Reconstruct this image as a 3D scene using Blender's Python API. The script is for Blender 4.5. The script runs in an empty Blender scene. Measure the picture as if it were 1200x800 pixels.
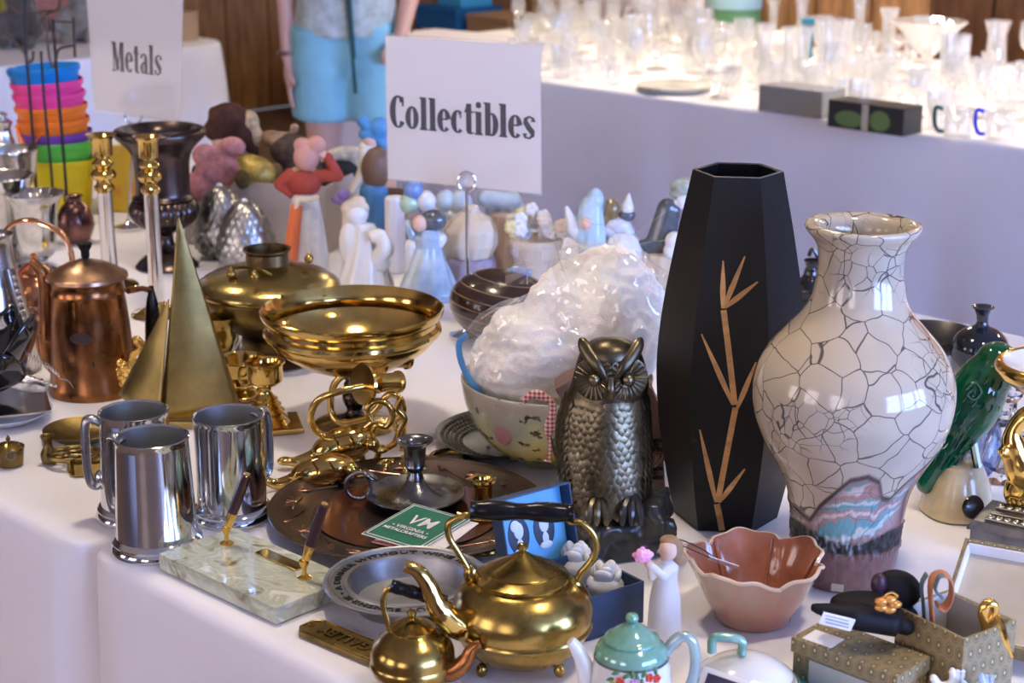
import bpy, bmesh, math, random
from mathutils import Vector, Matrix, noise
random.seed(7)
PI = math.pi
scene = bpy.context.scene
COL = scene.collection
# ---------------------------------------------------------------- camera
F = 2050.0; PITCH = math.radians(16.4); H = 1.60; T = 0.75      # focal length in px of a 1200x800 frame, eye and table height
cd = bpy.data.cameras.new('camera'); cam = bpy.data.objects.new('camera', cd); COL.objects.link(cam)
cam.location = (0, 0, H); cam.rotation_euler = (PI/2 - PITCH, 0, 0)
cd.sensor_width = 36; cd.lens = F/1200*36; cd.clip_start = .05
cd.dof.use_dof = True; cd.dof.focus_distance = 2.12; cd.dof.aperture_fstop = 7.5
scene.camera = cam
# ---------------------------------------------------------------- world, exposure
scene.view_settings.view_transform = 'Standard'; scene.view_settings.look = 'None'
scene.view_settings.gamma = 1; scene.view_settings.use_curve_mapping = False
scene.view_settings.exposure = 0.0
w = bpy.data.worlds.new('sky'); scene.world = w; w.use_nodes = True
w.node_tree.nodes['Background'].inputs[0].default_value = (.75, .82, 1, 1)
w.node_tree.nodes['Background'].inputs[1].default_value = .35
DAY = 6.2        # daylight in the window panes behind the photographer
SKYW = 25.0       # blue sky light in the panes of the side wall
BULB = 195.0      # glow of the ceiling lamp globes
SPOT = 260.0     # display spots over the glassware

# ---------------------------------------------------------------- pixel <-> world
def W(px, py, z=T):
    x = (px-600)/F; y = (400-py)/F
    d = Vector((x, math.cos(PITCH)+y*math.sin(PITCH), -math.sin(PITCH)+y*math.cos(PITCH)))
    return Vector((0, 0, H)) + d*((z-H)/d.z)
def ZAT(Y, py): return H - Y*math.tan(PITCH + math.atan((py-400)/F))
def DEP(Y, z): return Y*math.cos(PITCH) + (H-z)*math.sin(PITCH)
def XAT(Y, z, px): return (px-600)/F*DEP(Y, z)
def WY(px, py, Y):
    z = ZAT(Y, py); return Vector((XAT(Y, z, px), Y, z))
class Loc:
    """local frame of a thing standing at base point p: px/row -> metres around p"""
    def __init__(s, px, py, z=T, p=None):
        s.p = p if p is not None else W(px, py, z)
        s.s = DEP(s.p.y, s.p.z)/F
    def __call__(s, px, py, dy=0):
        return WY(px, py, s.p.y+dy) - s.p
    def prof(s, rows):
        out = []
        for row, hw in rows:
            z = ZAT(s.p.y, row); out.append((hw*DEP(s.p.y, z)/F, z-s.p.z))
        return out
R2 = math.sqrt(.5)
def UV(u, v, z=0): return Vector(((u+v+1.04)*R2, (v+1.04-u)*R2, z))    # room axes: u along the tables, v across
AXIS = -PI/4
def uv_of(p): return ((p.x-p.y)*R2, (p.x+p.y)*R2-1.04)

# ---------------------------------------------------------------- materials
MATS = {}
def nd(nt, t, **kw):
    n = nt.nodes.new(t)
    for k, v in kw.items():
        if k.startswith('i_'):
            key = k[2:]; n.inputs[int(key) if key.isdigit() else key.replace('_', ' ')].default_value = v
        else: setattr(n, k, v)
    return n
def c4(c): return (c[0], c[1], c[2], 1)
def M(name, col=(.8, .8, .8), rough=.4, metal=0., var=0., vscale=40., col2=None, bump=0., bscale=200., rvar=0.,
      coat=0., trans=0., ior=1.45, emit=None, estr=0., sheen=0., sss=0., spec=.5, stretch=None, alpha=1., iri=0.):
    if name in MATS: return MATS[name]
    m = bpy.data.materials.new(name); m.use_nodes = True; nt = m.node_tree
    b = nt.nodes['Principled BSDF']; I = b.inputs
    I['Base Color'].default_value = c4(col); I['Roughness'].default_value = rough; I['Metallic'].default_value = metal
    I['Coat Weight'].default_value = coat; I['Coat Roughness'].default_value = .05
    I['Transmission Weight'].default_value = trans; I['IOR'].default_value = ior
    I['Sheen Weight'].default_value = sheen; I['Specular IOR Level'].default_value = spec
    I['Alpha'].default_value = alpha
    if iri: I['Thin Film Thickness'].default_value = iri; I['Thin Film IOR'].default_value = 1.6
    if sss: I['Subsurface Weight'].default_value = sss; I['Subsurface Scale'].default_value = .01
    if emit: I['Emission Color'].default_value = c4(emit); I['Emission Strength'].default_value = estr
    if var or bump or rvar or col2:
        tc = nd(nt, 'ShaderNodeTexCoord'); mp = nd(nt, 'ShaderNodeMapping'); nt.links.new(tc.outputs['Object'], mp.inputs[0])
        if stretch: mp.inputs['Scale'].default_value = stretch
        if var or col2:
            n = nd(nt, 'ShaderNodeTexNoise', i_Scale=vscale, i_Detail=5., i_Roughness=.6); nt.links.new(mp.outputs[0], n.inputs['Vector'])
            r = nd(nt, 'ShaderNodeValToRGB'); r.color_ramp.elements[0].position = .35; r.color_ramp.elements[1].position = .65
            c2 = col2 if col2 else tuple(max(0, x*(1-var)) for x in col)
            c1 = col if col2 else tuple(min(1, x*(1+var*.4)) for x in col)
            r.color_ramp.elements[0].color = c4(c2); r.color_ramp.elements[1].color = c4(c1)
            nt.links.new(n.outputs['Fac'], r.inputs[0]); nt.links.new(r.outputs[0], I['Base Color'])
        if rvar:
            n = nd(nt, 'ShaderNodeTexNoise', i_Scale=vscale*.7, i_Detail=4.); nt.links.new(mp.outputs[0], n.inputs['Vector'])
            mr = nd(nt, 'ShaderNodeMapRange', i_1=.3, i_2=.7, i_3=max(.02, rough-rvar), i_4=rough+rvar)
            nt.links.new(n.outputs['Fac'], mr.inputs[0]); nt.links.new(mr.outputs[0], I['Roughness'])
        if bump:
            n = nd(nt, 'ShaderNodeTexNoise', i_Scale=bscale, i_Detail=3.); nt.links.new(mp.outputs[0], n.inputs['Vector'])
            bp = nd(nt, 'ShaderNodeBump', i_Strength=bump, i_Distance=.002); nt.links.new(n.outputs['Fac'], bp.inputs['Height'])
            nt.links.new(bp.outputs[0], I['Normal'])
    MATS[name] = m; return m
def glassy(name, col=(1, 1, 1), clear=.6, gloss=.25, rough=.05, milk=.15):
    """thin clear shell: see-through + reflections + a little white body, cheap and without black shadows"""
    if name in MATS: return MATS[name]
    m = bpy.data.materials.new(name); m.use_nodes = True; nt = m.node_tree; nt.nodes.clear()
    o = nd(nt, 'ShaderNodeOutputMaterial'); t = nd(nt, 'ShaderNodeBsdfTransparent', i_Color=c4(col))
    g = nd(nt, 'ShaderNodeBsdfGlossy', i_Color=c4((1, 1, 1)), i_Roughness=rough)
    d = nd(nt, 'ShaderNodeBsdfTranslucent', i_Color=c4(col)); d2 = nd(nt, 'ShaderNodeBsdfDiffuse', i_Color=c4(col))
    lw = nd(nt, 'ShaderNodeLayerWeight', i_Blend=.35)
    md = nd(nt, 'ShaderNodeMixShader', i_0=.5); nt.links.new(d.outputs[0], md.inputs[1]); nt.links.new(d2.outputs[0], md.inputs[2])
    m1 = nd(nt, 'ShaderNodeMixShader', i_0=milk); nt.links.new(t.outputs[0], m1.inputs[1]); nt.links.new(md.outputs[0], m1.inputs[2])
    mr = nd(nt, 'ShaderNodeMapRange', i_1=0., i_2=1., i_3=gloss*.3, i_4=min(1, gloss*2.4)); nt.links.new(lw.outputs['Facing'], mr.inputs[0])
    m2 = nd(nt, 'ShaderNodeMixShader'); nt.links.new(mr.outputs[0], m2.inputs[0]); nt.links.new(m1.outputs[0], m2.inputs[1]); nt.links.new(g.outputs[0], m2.inputs[2])
    nt.links.new(m2.outputs[0], o.inputs[0]); MATS[name] = m; return m

BRASS = M('polished_brass', (.70, .48, .15), .14, 1, var=.25, vscale=25, rvar=.06)
BRASS2 = M('worn_brass', (.43, .295, .085), .24, 1, var=.35, vscale=30, rvar=.08)
BRASSD = M('dull_brass', (.22, .155, .055), .40, 1, var=.4, vscale=40, bump=.2, bscale=120)
BRASSG = M('satin_brass', (.36, .26, .09), .36, 1, var=.3, vscale=18, rvar=.08, bump=.08, bscale=300)
GOLD = M('bright_gold', (.95, .60, .16), .16, 1, var=.15)
COPPER = M('copper', (.72, .33, .17), .2, 1, var=.3, vscale=22, rvar=.07)
COPPERD = M('aged_copper', (.40, .165, .055), .28, 1, var=.5, vscale=14, rvar=.1, col2=(.17, .075, .035))
PEWTER = M('pewter', (.40, .40, .42), .3, 1, var=.25, vscale=30, rvar=.07)
PEWTERD = M('dark_pewter', (.22, .22, .23), .27, 1, var=.3, vscale=30, rvar=.06)
SILVER = M('polished_silver', (.72, .73, .75), .10, 1, var=.1, vscale=20)
SILVERI = M('brushed_silver_inside', (.68, .69, .70), .32, 1, var=.1, vscale=20)
SILVERW = M('silver_plate', (.66, .65, .63), .16, 1, var=.3, vscale=35, rvar=.08)
BRONZE = M('dark_bronze', (.10, .075, .072), .26, 1, var=.35, vscale=25)
CHROME = M('chrome_wire', (.7, .7, .72), .12, 1)
IRON = M('black_iron_wire', (.03, .028, .028), .45, .6)
BLACKW = M('black_turned_wood', (.006, .005, .005), .24, spec=.3)
WHITEP = M('white_porcelain', (.70, .69, .67), .12, coat=.4)
CREAMP = M('cream_porcelain', (.60, .50, .38), .15, coat=.4)
BLUEP = M('pale_blue_porcelain', (.24, .36, .50), .14, coat=.4, col2=(.50, .58, .66), vscale=18)
GREYP = M('grey_porcelain', (.09, .10, .11), .12, coat=.5, var=.3)
PAPER = M('white_paper', (.80, .78, .80), .6)
INK = M('black_ink', (.012, .012, .014), .6)
SKIN = M('skin', (.62, .36, .27), .5, sss=.1)

# ---------------------------------------------------------------- mesh builder
class B:
    def __init__(s): s.bm = bmesh.new(); s.M = Matrix.Identity(4)
    def v(s, co): return s.bm.verts.new(s.M @ Vector(co))
    def f(s, vs):
        try: return s.bm.faces.new(vs)
        except ValueError: return None
    def lathe(s, prof, seg=48, mod=None, c=(0, 0, 0), a0=0.0):
        rings = []
        for i, (r, z) in enumerate(prof):
            if r < 1e-6: rings.append([s.v((c[0], c[1], c[2]+z))]); continue
            ring = []
            for k in range(seg):
                a = a0+2*PI*k/seg; rr = r; zz = z
                if mod: rr, zz = mod(a, i, r, z)
                ring.append(s.v((c[0]+rr*math.cos(a), c[1]+rr*math.sin(a), c[2]+zz)))
            rings.append(ring)
        for A, Bq in zip(rings, rings[1:]):
            if len(A) == 1 and len(Bq) == 1: continue
            for k in range(seg):
                k2 = (k+1) % seg
                if len(A) == 1: s.f((A[0], Bq[k2], Bq[k]))
                elif len(Bq) == 1: s.f((A[k], A[k2], Bq[0]))
                else: s.f((A[k], A[k2], Bq[k2], Bq[k]))
        return s
    def tube(s, path, r, seg=10, closed=False, flat=1.0, cap=True):
        P = [Vector(p) for p in path]; n = len(P)
        rs = list(r) if isinstance(r, (list, tuple)) else [r]*n
        if isinstance(r, (list, tuple)) and n > 12:
            for _ in range(4): rs = [rs[0]]+[(rs[i-1]+rs[i]*2+rs[i+1])/4 for i in range(1, n-1)]+[rs[-1]]
        T0 = []
        for i in range(n):
            a = P[i-1] if (i > 0 or closed) else P[i]; b = P[(i+1) % n] if (i < n-1 or closed) else P[i]
            d = b-a; T0.append(d.normalized() if d.length > 1e-9 else Vector((0, 0, 1)))
        up = Vector((0, 0, 1)) if abs(T0[0].z) < .9 else Vector((1, 0, 0))
        N = (up - T0[0]*up.dot(T0[0])).normalized(); rings = []
        for i in range(n):
            N = N - T0[i]*N.dot(T0[i])
            if N.length < 1e-6: N = T0[i].orthogonal()
            N.normalize(); Bn = T0[i].cross(N)
            rings.append([s.v(P[i] + (N*math.cos(2*PI*k/seg) + Bn*math.sin(2*PI*k/seg)*flat)*rs[i]) for k in range(seg)])
        for i in range(n if closed else n-1):
            A = rings[i]; C = rings[(i+1) % n]
            for k in range(seg): s.f((A[k], A[(k+1) % seg], C[(k+1) % seg], C[k]))
        if cap and not closed: s.f(rings[0][::-1]); s.f(rings[-1])
        return s
    def box(s, c, size, rz=0.0, taper=1.0, rot=None):
        x, y, z = [q/2 for q in size]; vs = []
        m = rot if rot is not None else Matrix.Rotation(rz, 3, 'Z')
        for dz, t in ((-z, 1), (z, taper)):
            for dx, dy in ((-x, -y), (x, -y), (x, y), (-x, y)):
                vs.append(s.v(Vector(c) + m @ Vector((dx*t, dy*t, dz))))
        for q in ((3, 2, 1, 0), (4, 5, 6, 7), (0, 1, 5, 4), (1, 2, 6, 5), (2, 3, 7, 6), (3, 0, 4, 7)): s.f([vs[k] for k in q])
        return s
    def ell(s, c, r, rot=None, u=20, v=12):
        m = rot if rot is not None else Matrix.Identity(3); c = Vector(c); rings = []
        if not isinstance(r, (tuple, list, Vector)): r = (r, r, r)
        for j in range(v+1):
            t = PI*j/v
            if j in (0, v): rings.append([s.v(c + m @ Vector((0, 0, r[2]*math.cos(t))))]); continue
            rings.append([s.v(c + m @ Vector((r[0]*math.sin(t)*math.cos(2*PI*k/u), r[1]*math.sin(t)*math.sin(2*PI*k/u), r[2]*math.cos(t)))) for k in range(u)])
        for A, C in zip(rings, rings[1:]):
            for k in range(u):
                k2 = (k+1) % u
                if len(A) == 1: s.f((A[0], C[k], C[k2]))
                elif len(C) == 1: s.f((A[k], C[0], A[k2]))
                else: s.f((A[k], C[k], C[k2], A[k2]))
        return s
    def cap(s, p0, p1, r0, r1, seg=14):
        p0 = Vector(p0); p1 = Vector(p1); s.tube([p0, p1], [r0, r1], seg); s.ell(p0, r0, u=seg, v=8); s.ell(p1, r1, u=seg, v=8); return s
    def prism(s, poly, z0, z1, inset=0.0):
        a = [s.v((x, y, z0)) for x, y in poly]
        cx = sum(p[0] for p in poly)/len(poly); cy = sum(p[1] for p in poly)/len(poly)
        b = [s.v((cx+(x-cx)*(1-inset), cy+(y-cy)*(1-inset), z1)) for x, y in poly]; n = len(poly)
        s.f(a[::-1]); s.f(b)
        for k in range(n): s.f((a[k], a[(k+1) % n], b[(k+1) % n], b[k]))
        return s
    def grid(s, fn, nu, nv, closeu=False):
        g = [[s.v(fn(i/(nu if closeu else nu-1), j/(nv-1))) for i in range(nu)] for j in range(nv)]
        for j in range(nv-1):
            for i in range(nu if closeu else nu-1):
                s.f((g[j][i], g[j][(i+1) % nu], g[j+1][(i+1) % nu], g[j+1][i]))
        return s
    def ribbon(s, pts, y=0.0):
        """flat stroke in the x/z plane: pts of (x, z, width)"""
        n = len(pts); L = []; Rr = []
        for i, (x, z, wd) in enumerate(pts):
            a = pts[max(0, i-1)]; b = pts[min(n-1, i+1)]; dx, dz = b[0]-a[0], b[1]-a[1]; q = math.hypot(dx, dz) or 1
            nx, nz = -dz/q*wd/2, dx/q*wd/2
            L.append(s.v((x+nx, y, z+nz))); Rr.append(s.v((x-nx, y, z-nz)))
        for i in range(n-1): s.f((L[i], Rr[i], Rr[i+1], L[i+1]))
        return s
    def mesh(s, name):
        me = bpy.data.meshes.new(name); s.bm.normal_update(); bmesh.ops.recalc_face_normals(s.bm, faces=s.bm.faces)
        s.bm.to_mesh(me); s.bm.free(); return me
    def done(s, name, mat, parent=None, smooth=True, ang=38, bevel=0, voxel=0, smo=0, subd=0, solid=0, label=None, loc=None, rot=None):
        me = s.mesh(name)
        if mat: me.materials.append(mat)
        if smooth:
            me.shade_smooth()
            if not voxel and ang < 180: me.set_sharp_from_angle(angle=math.radians(ang))
        o = bpy.data.objects.new(name, me); COL.objects.link(o)
        if loc is not None: o.location = loc
        if rot is not None: o.rotation_euler = rot
        if parent: o.parent = parent
        if solid: md = o.modifiers.new('thick', 'SOLIDIFY'); md.thickness = solid; md.offset = 0
        if bevel: md = o.modifiers.new('bevel', 'BEVEL'); md.width = bevel; md.segments = 2; md.limit_method = 'ANGLE'; md.angle_limit = .6
        if voxel:
            md = o.modifiers.new('remesh', 'REMESH'); md.mode = 'VOXEL'; md.voxel_size = voxel; md.use_smooth_shade = True
            md = o.modifiers.new('smooth', 'SMOOTH'); md.factor = .5; md.iterations = smo or 4
        elif smo: md = o.modifiers.new('smooth', 'SMOOTH'); md.factor = .5; md.iterations = smo
        if subd: md = o.modifiers.new('subd', 'SUBSURF'); md.levels = subd; md.render_levels = subd
        if label: o['label'] = label
        return o
def tag(o, label=None, cat=None, group=None, kind=None):
    if label: o['label'] = label
    if cat: o['category'] = cat
    if group: o['group'] = group
    if kind: o['kind'] = kind
    return o
def thing(name, label, cat, p, rz=0.0, group=None):
    o = bpy.data.objects.new(name, None); COL.objects.link(o); o.location = p; o.rotation_euler = (0, 0, rz); o.empty_display_size = .03
    return tag(o, label, cat, group)
def dup(root, loc, rz=0, label=None, group=None, mats=None):
    def cp(o, par):
        c = o.copy(); COL.objects.link(c); c.parent = par
        for ch in list(o.children): cp(ch, c)
        return c
    r = cp(root, None); r.location = loc; r.rotation_euler = (0, 0, rz)
    if label: r['label'] = label
    if group: r['group'] = group
    return r
def lathe_part(name, L, rows, mat, parent, seg=56, mod=None, **k):
    return B().lathe(L.prof(rows), seg, mod).done(name, mat, parent, **k)
def interp(pts, n):
    """Catmull-Rom through pts"""
    P = [Vector(p) for p in pts]; out = []
    for i in range(len(P)-1):
        a = P[max(0, i-1)]; b = P[i]; c = P[i+1]; d = P[min(len(P)-1, i+2)]
        for k in range(n):
            t = k/n; out.append(.5*((2*b)+(c-a)*t+(2*a-5*b+4*c-d)*t*t+(3*b-a-3*c+d)*t**3))
    out.append(P[-1]); return out
def lerp(a, b, t): return a+(b-a)*t
def smoothrows(rows, n=4):
    return [(p.x, max(0, p.y)) for p in interp([(r, h, 0) for r, h in rows], n)]
def text_me(txt, size, bold=.0, sx=1.0, ext=0.0, space=1.0, align='CENTER'):
    cu = bpy.data.curves.new('txt', 'FONT'); cu.body = txt; cu.size = size; cu.align_x = align; cu.align_y = 'CENTER'
    cu.offset = bold*size; cu.extrude = ext; cu.space_character = space; cu.resolution_u = 3
    o = bpy.data.objects.new('txt', cu); COL.objects.link(o); dg = bpy.context.evaluated_depsgraph_get(); dg.update()
    me = bpy.data.meshes.new_from_object(o.evaluated_get(dg)); bpy.data.objects.remove(o); bpy.data.curves.remove(cu)
    for v in me.vertices: v.co.x *= sx
    return me
def me_obj(name, me, mat, parent, loc=(0, 0, 0), rot=(0, 0, 0)):
    me.materials.clear(); me.materials.append(mat); o = bpy.data.objects.new(name, me); COL.objects.link(o); o.parent = parent; o.location = loc; o.rotation_euler = rot; return o
# ================================================================ the hall
U0, U1, V0, V1, HC = -8.3, 4.6, -4.6, 5.6, 3.5
WOOD = M('brown_panelling', (.50, .25, .10), .45, var=.45, vscale=6, stretch=(6, 6, .6))
WOODD = M('dark_brown_wood', (.13, .055, .025), .4, var=.4, vscale=8, stretch=(5, 5, .7))
PLASTER = M('tan_plaster', (.30, .23, .18), .8, var=.06, vscale=3)
CEIL = M('ceiling_beige', (.40, .36, .33), .85, var=.05, vscale=3)
FLOORM = M('brown_floor', (.24, .15, .10), .5, var=.35, vscale=4, stretch=(1, 8, 1))
CLOTH = M('white_tablecloth', (.82, .80, .845), .75, var=.03, vscale=5, bump=.10, bscale=900, sheen=.15)
def slab(name, c, size, mat, rz=AXIS, kind='structure', parent=None):
    b = B().box((0, 0, 0), size).done(name, mat, parent, smooth=False, loc=c, rot=(0, 0, rz))
    if kind and not parent: b['kind'] = kind
    return b
uc, vc = (U0+U1)/2, (V0+V1)/2; LU, LV = U1-U0, V1-V0
slab('floor', UV(uc, vc, -.05), (LU, LV, .1), FLOORM)
slab('ceiling', UV(uc, vc, HC+.05), (LU, LV, .1), CEIL)
wb = slab('wall_back', UV(uc, V1+.08, HC/2), (LU, .1, HC), WOODD)
wl = slab('wall_left', UV(U0-.08, vc, HC/2), (.1, LV, HC), WOODD)
slab('wall_right', UV(U1+.05, vc, HC/2), (.1, LV, HC), PLASTER)
slab('wall_front', UV(uc, V0-.05, HC/2), (LU, .1, HC), PLASTER)
# wall boards
bm_ = B().box((0, 0, 0), (.285, .03, HC-.02)).mesh('board'); bm_.materials.append(WOOD)
bm2 = B().box((0, 0, 0), (.285, .03, HC-.02)).mesh('board'); bm2.materials.append(WOODD)
for k in range(27):
    o = bpy.data.objects.new('board', bm2 if k in (9, 14, 15, 20) else bm_); COL.objects.link(o); o.parent = wb; o.location = (-LU/2+.15+k*.3, -.065, 0)
for k in range(14):
    o = bpy.data.objects.new('board', bm_); COL.objects.link(o); o.parent = wl; o.location = (.065, LV/2-.2-k*.3, 0); o.rotation_euler = (0, 0, PI/2)
wf = bpy.data.objects['wall_front']; wr = bpy.data.objects['wall_right']  # unseen boards added so polished metal mirrors orange and dark stripes
bm3 = B().box((0, 0, 0), (.40, .04, HC-.02)).mesh('board'); bm3.materials.append(M('orange_reflection_board', (.50, .24, .09), .45, var=.3, vscale=6, stretch=(6, 6, .6)))
for k, dx in enumerate([-6.2+.62*q for q in range(21)]):
    if k % 3 == 2: continue
    o = bpy.data.objects.new('board', bm3 if k % 3 else bm2); COL.objects.link(o); o.parent = wf; o.location = (dx, .07, 0)
for k, dy in enumerate((-4.4, -3.2, -2.2)):  # side wall boards, likewise added for the reflections
    o = bpy.data.objects.new('board', bm3 if k % 2 else bm2); COL.objects.link(o); o.parent = wr; o.location = (-.07, dy, 0); o.rotation_euler = (0, 0, PI/2)
# windows in the walls behind and to the right of the photographer
PANE = M('sunny_side_pane', (.8, .85, .9), .2, emit=(.96, .80, .78), estr=DAY)
PANEB = M('sky_side_pane', (.7, .8, .9), .2, emit=(.30, .46, 1.0), estr=SKYW)
FRAMEM = M('white_window_frame', (.7, .7, .68), .5)
def window(n, c, rz, w_, h_, pane):
    fr = B()
    for sx in (-1, 1): fr.box((sx*w_/2, 0, 0), (.08, .08, h_+.08))
    for sz in (-1, 1): fr.box((0, 0, sz*h_/2), (w_, .08, .08))
    o = fr.done('window_%d' % n, FRAMEM, None, smooth=False, loc=c, rot=(0, 0, rz)); o['kind'] = 'structure'
    for a in range(2):
        for q in range(3):
            pw, ph = w_/2-.06, h_/3-.06
            B().box(((a-.5)*w_/2, 0, (q-1)*h_/3), (pw, .012, ph)).done('pane', pane, o, smooth=False)
    B().box((0, 0, 0), (.05, .05, h_)).box((0, 0, h_/6), (w_, .05, .05)).box((0, 0, -h_/6), (w_, .05, .05)).done('muntin', FRAMEM, o, smooth=False)
n = 1
for uu in (-5.2, -2.4, .4): window(n, UV(uu, V0+.04, 1.9), AXIS, 1.5, 1.9, PANE); n += 1
for vv in (-.6, 1.2, 3.0): window(n, UV(U1-.04, vv, 1.75), AXIS+PI/2, 1.6, 2.4, PANEB); n += 1
# pendant lamps: four glass globes each, the dome added to cut side light
GLOBE = M('lit_globe', (1, .9, .75), .3, emit=(1, .84, .63), estr=BULB)
def lamp(p):
    t = thing('pendant_lamp', 'pendant lamp with four glowing globes and an added dark light-cutting dome', 'lamp', p, group='pendant lamps of the hall')
    B().lathe([(0, 0), (.07, 0), (.07, -.02), (.012, -.04), (.012, -.40), (0, -.40)], 16).done('stem', BRASS2, t)
    B().lathe([(.012, -.36), (.06, -.37), (.10, -.39), (.17, -.44), (.20, -.56), (.21, -.84)], 48).done('added_shade', M('dark_added_shade', (.05, .045, .04), .5), t, solid=.006)  # deep narrow dome added to keep lamp light off the far cloth's skirt
    for k in range(4):
        a = PI/4+k*PI/2; q = Vector((math.cos(a)*.085, math.sin(a)*.085, -.50))
        B().tube([(0, 0, -.40), (q.x, q.y, -.44)], .01, 8).done('arm', BRASS2, t)
        B().ell(q, .055, u=16, v=10).done('globe', GLOBE, t)
    return t
l0 = None
for uu, vv in ((-7.2, .6), (-5.2, .6), (-3.6, .55), (-2.0, .5), (-.4, .5), (1.2, .6), (-5.4, 4.4), (-3.8, 4.4), (-2.2, 4.4), (-.6, 4.4)):
    p = UV(uu, vv, HC)
    if l0 is None: l0 = lamp(p)
    else: dup(l0, p)
# spots over the glassware table
SPOTM = M('lit_spot_lens', (1, .9, .8), .3, emit=(1, .86, .66), estr=SPOT)
def spot(p):
    t = thing('ceiling_spotlight', 'black ceiling spotlight can above the glassware table', 'spotlight', p, group='spotlights over the glassware')
    B().lathe([(0, 0), (.04, 0), (.04, -.03), (.02, -.05), (.02, -.75), (.09, -.8), (.1, -1.02), (.09, -1.02), (.085, -.84), (0, -.82)], 20).done('can', IRON, t)
    B().lathe([(0, -.99), (.088, -.99), (.088, -1.0), (0, -1.005)], 20).done('lens', SPOTM, t)
    return t
s0 = None
for uu in (-4.5, -3.6, -2.7, -1.8, -.9):
    p = UV(uu, 4.1, HC)
    if s0 is None: s0 = spot(p)
    else: dup(s0, p)

# ================================================================ tables and cloths
def rrect(w_, d_, rc, step=.025):
    pts = []
    cs = [(w_/2-rc, -d_/2+rc, -PI/2), (w_/2-rc, d_/2-rc, 0), (-w_/2+rc, d_/2-rc, PI/2), (-w_/2+rc, -d_/2+rc, PI)]
    for k in range(4):
        cx, cy, a0 = cs[k]
        for q in range(7):
            a = a0+PI/2*q/6; pts.append((Vector((cx+rc*math.cos(a), cy+rc*math.sin(a))), Vector((math.cos(a), math.sin(a))), k, True))
        nx = cs[(k+1) % 4]; a = a0+PI/2; nrm = Vector((math.cos(a), math.sin(a)))
        p0 = Vector((cx+rc*math.cos(a), cy+rc*math.sin(a))); p1 = Vector((nx[0]+rc*math.cos(a), nx[1]+rc*math.sin(a)))
        L_ = (p1-p0).length; m = max(2, int(L_/step))
        for q in range(1, m): pts.append((p0.lerp(p1, q/m), nrm, k, False))
    return pts
def cloth(name, label, u0, u1, v0, v1, z, amp=.012, rc=.03, seed=0, tight=(), mat=CLOTH, bottom=.03):
    w_, d_ = u1-u0, v1-v0; base = UV((u0+u1)/2, (v0+v1)/2, 0); pts = rrect(w_, d_, rc); b = B(); rows = []
    hs = [z, z, z-.002, z-.007, z-.016, z-.04, z-.10, z-.2, z-.32, z-.45, z-.58, bottom+.06, bottom]
    offs = [-.03, -.012, -.004, .001, .004, .006, .008, .010, .012, .014, .016, .018, .02]
    for j, (h, of) in enumerate(zip(hs, offs)):
        ring = []; t = max(0, (z-h-.015))/(z-bottom)
        for i, (p, nrm, k, cor) in enumerate(pts):
            s_ = p.x*1.0+p.y*1.0+k*3.1+seed
            fold = math.sin(s_*13+2*noise.noise((s_*2.1, seed, 0)))*.55 + noise.noise((s_*7, t*1.3, seed))*.9
            e = (min(of, 0) if (k in tight or (k-1) % 4 in tight and cor) else of) + (0 if k in tight else amp*(t**.8)*(fold+.6)*1.6) + (.035*t if cor and not (k in tight or (k-1) % 4 in tight) else 0)
            q = p+nrm*e; ring.append(b.v((q.x, q.y, h)))
        rows.append(ring)
    b.f(rows[0]); n_ = len(pts)
    for A, C in zip(rows, rows[1:]):
        for i in range(n_): b.f((A[i], C[i], C[(i+1) % n_], A[(i+1) % n_]))
    o = b.done(name, mat, None, ang=60, loc=base, rot=(0, 0, AXIS)); return tag(o, label, 'tablecloth')
LEGM = M('grey_table_leg', (.2, .2, .21), .4, .6)
def table(label, u0, u1, v0, v1, z, top=M('laminate_top', (.42, .36, .28), .5), name='folding_table'):
    t = thing(name, label, 'table', UV((u0+u1)/2, (v0+v1)/2), AXIS); w_, d_ = u1-u0, v1-v0
    B().box((0, 0, z-.02), (w_-.012, d_-.012, .03)).done('tabletop', top, t, smooth=False, bevel=.003)
    for sx in (-1, 1):
        for sy in (-1, 1): B().tube([(sx*(w_/2-.12), sy*(d_/2-.1), 0), (sx*(w_/2-.12), sy*(d_/2-.1), z-.034)], .016, 10).done('leg', LEGM, t)
    return t
USEAM = uv_of(W(99, 640))[0]
for lab, u0, u1, tg, sd in (('holding the metalware, buckets and dolls', -4.4, USEAM-.004, (0,), 1), ('holding the vases, owl and brass teapots', USEAM+.004, -.25, (2,), 4)):
    table('long folding table %s' % lab, u0, u1, 0.005, 1.66, T-.004)
    cloth('tablecloth', 'white cloth on the table %s' % lab, u0, u1, 0, 1.665, T-.0015, .014, seed=sd, tight=tg)
VG0, VG1 = 3.36, 4.85
table('long folding table holding the clear glassware', -5.5, -.2, VG0+.005, VG1-.005, T-.004)
cloth('tablecloth', 'smooth white cloth on the far table of clear glassware', -5.5, -.2, VG0, VG1, T-.0015, .007, seed=9)
table('folding table with a round-cornered cloth by the panelled wall', -7.5, -6.05, 1.2, 3.18, T-.004)
cloth('tablecloth', 'white cloth falling over a rounded table corner by the panelled wall', -7.62, -5.93, 1.08, 3.30, T-.0015, .01, rc=.2, seed=3)
table('unseen folding table added behind the photographer for pale reflections', -4.2, -1.6, -3.6, -2.6, T-.004)  # unseen clothed table added so the tankards mirror something white
cloth('tablecloth', 'white cloth on the unseen table added for pale reflections', -4.2, -1.6, -3.605, -2.595, T-.0015, .012, seed=12)
table('low dark wooden table with boxes against the panelled wall', -7.1, -4.3, 4.98, 5.5, .60, top=WOODD, name='wooden_table')
table('tall folding table behind the glassware holding toys and bags', -2.4, -.2, 4.98, 5.5, .886)
cloth('tablecloth', 'white cloth on the tall table behind the glassware', -2.4, -.2, 4.975, 5.505, .89, .006, seed=6)
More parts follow.
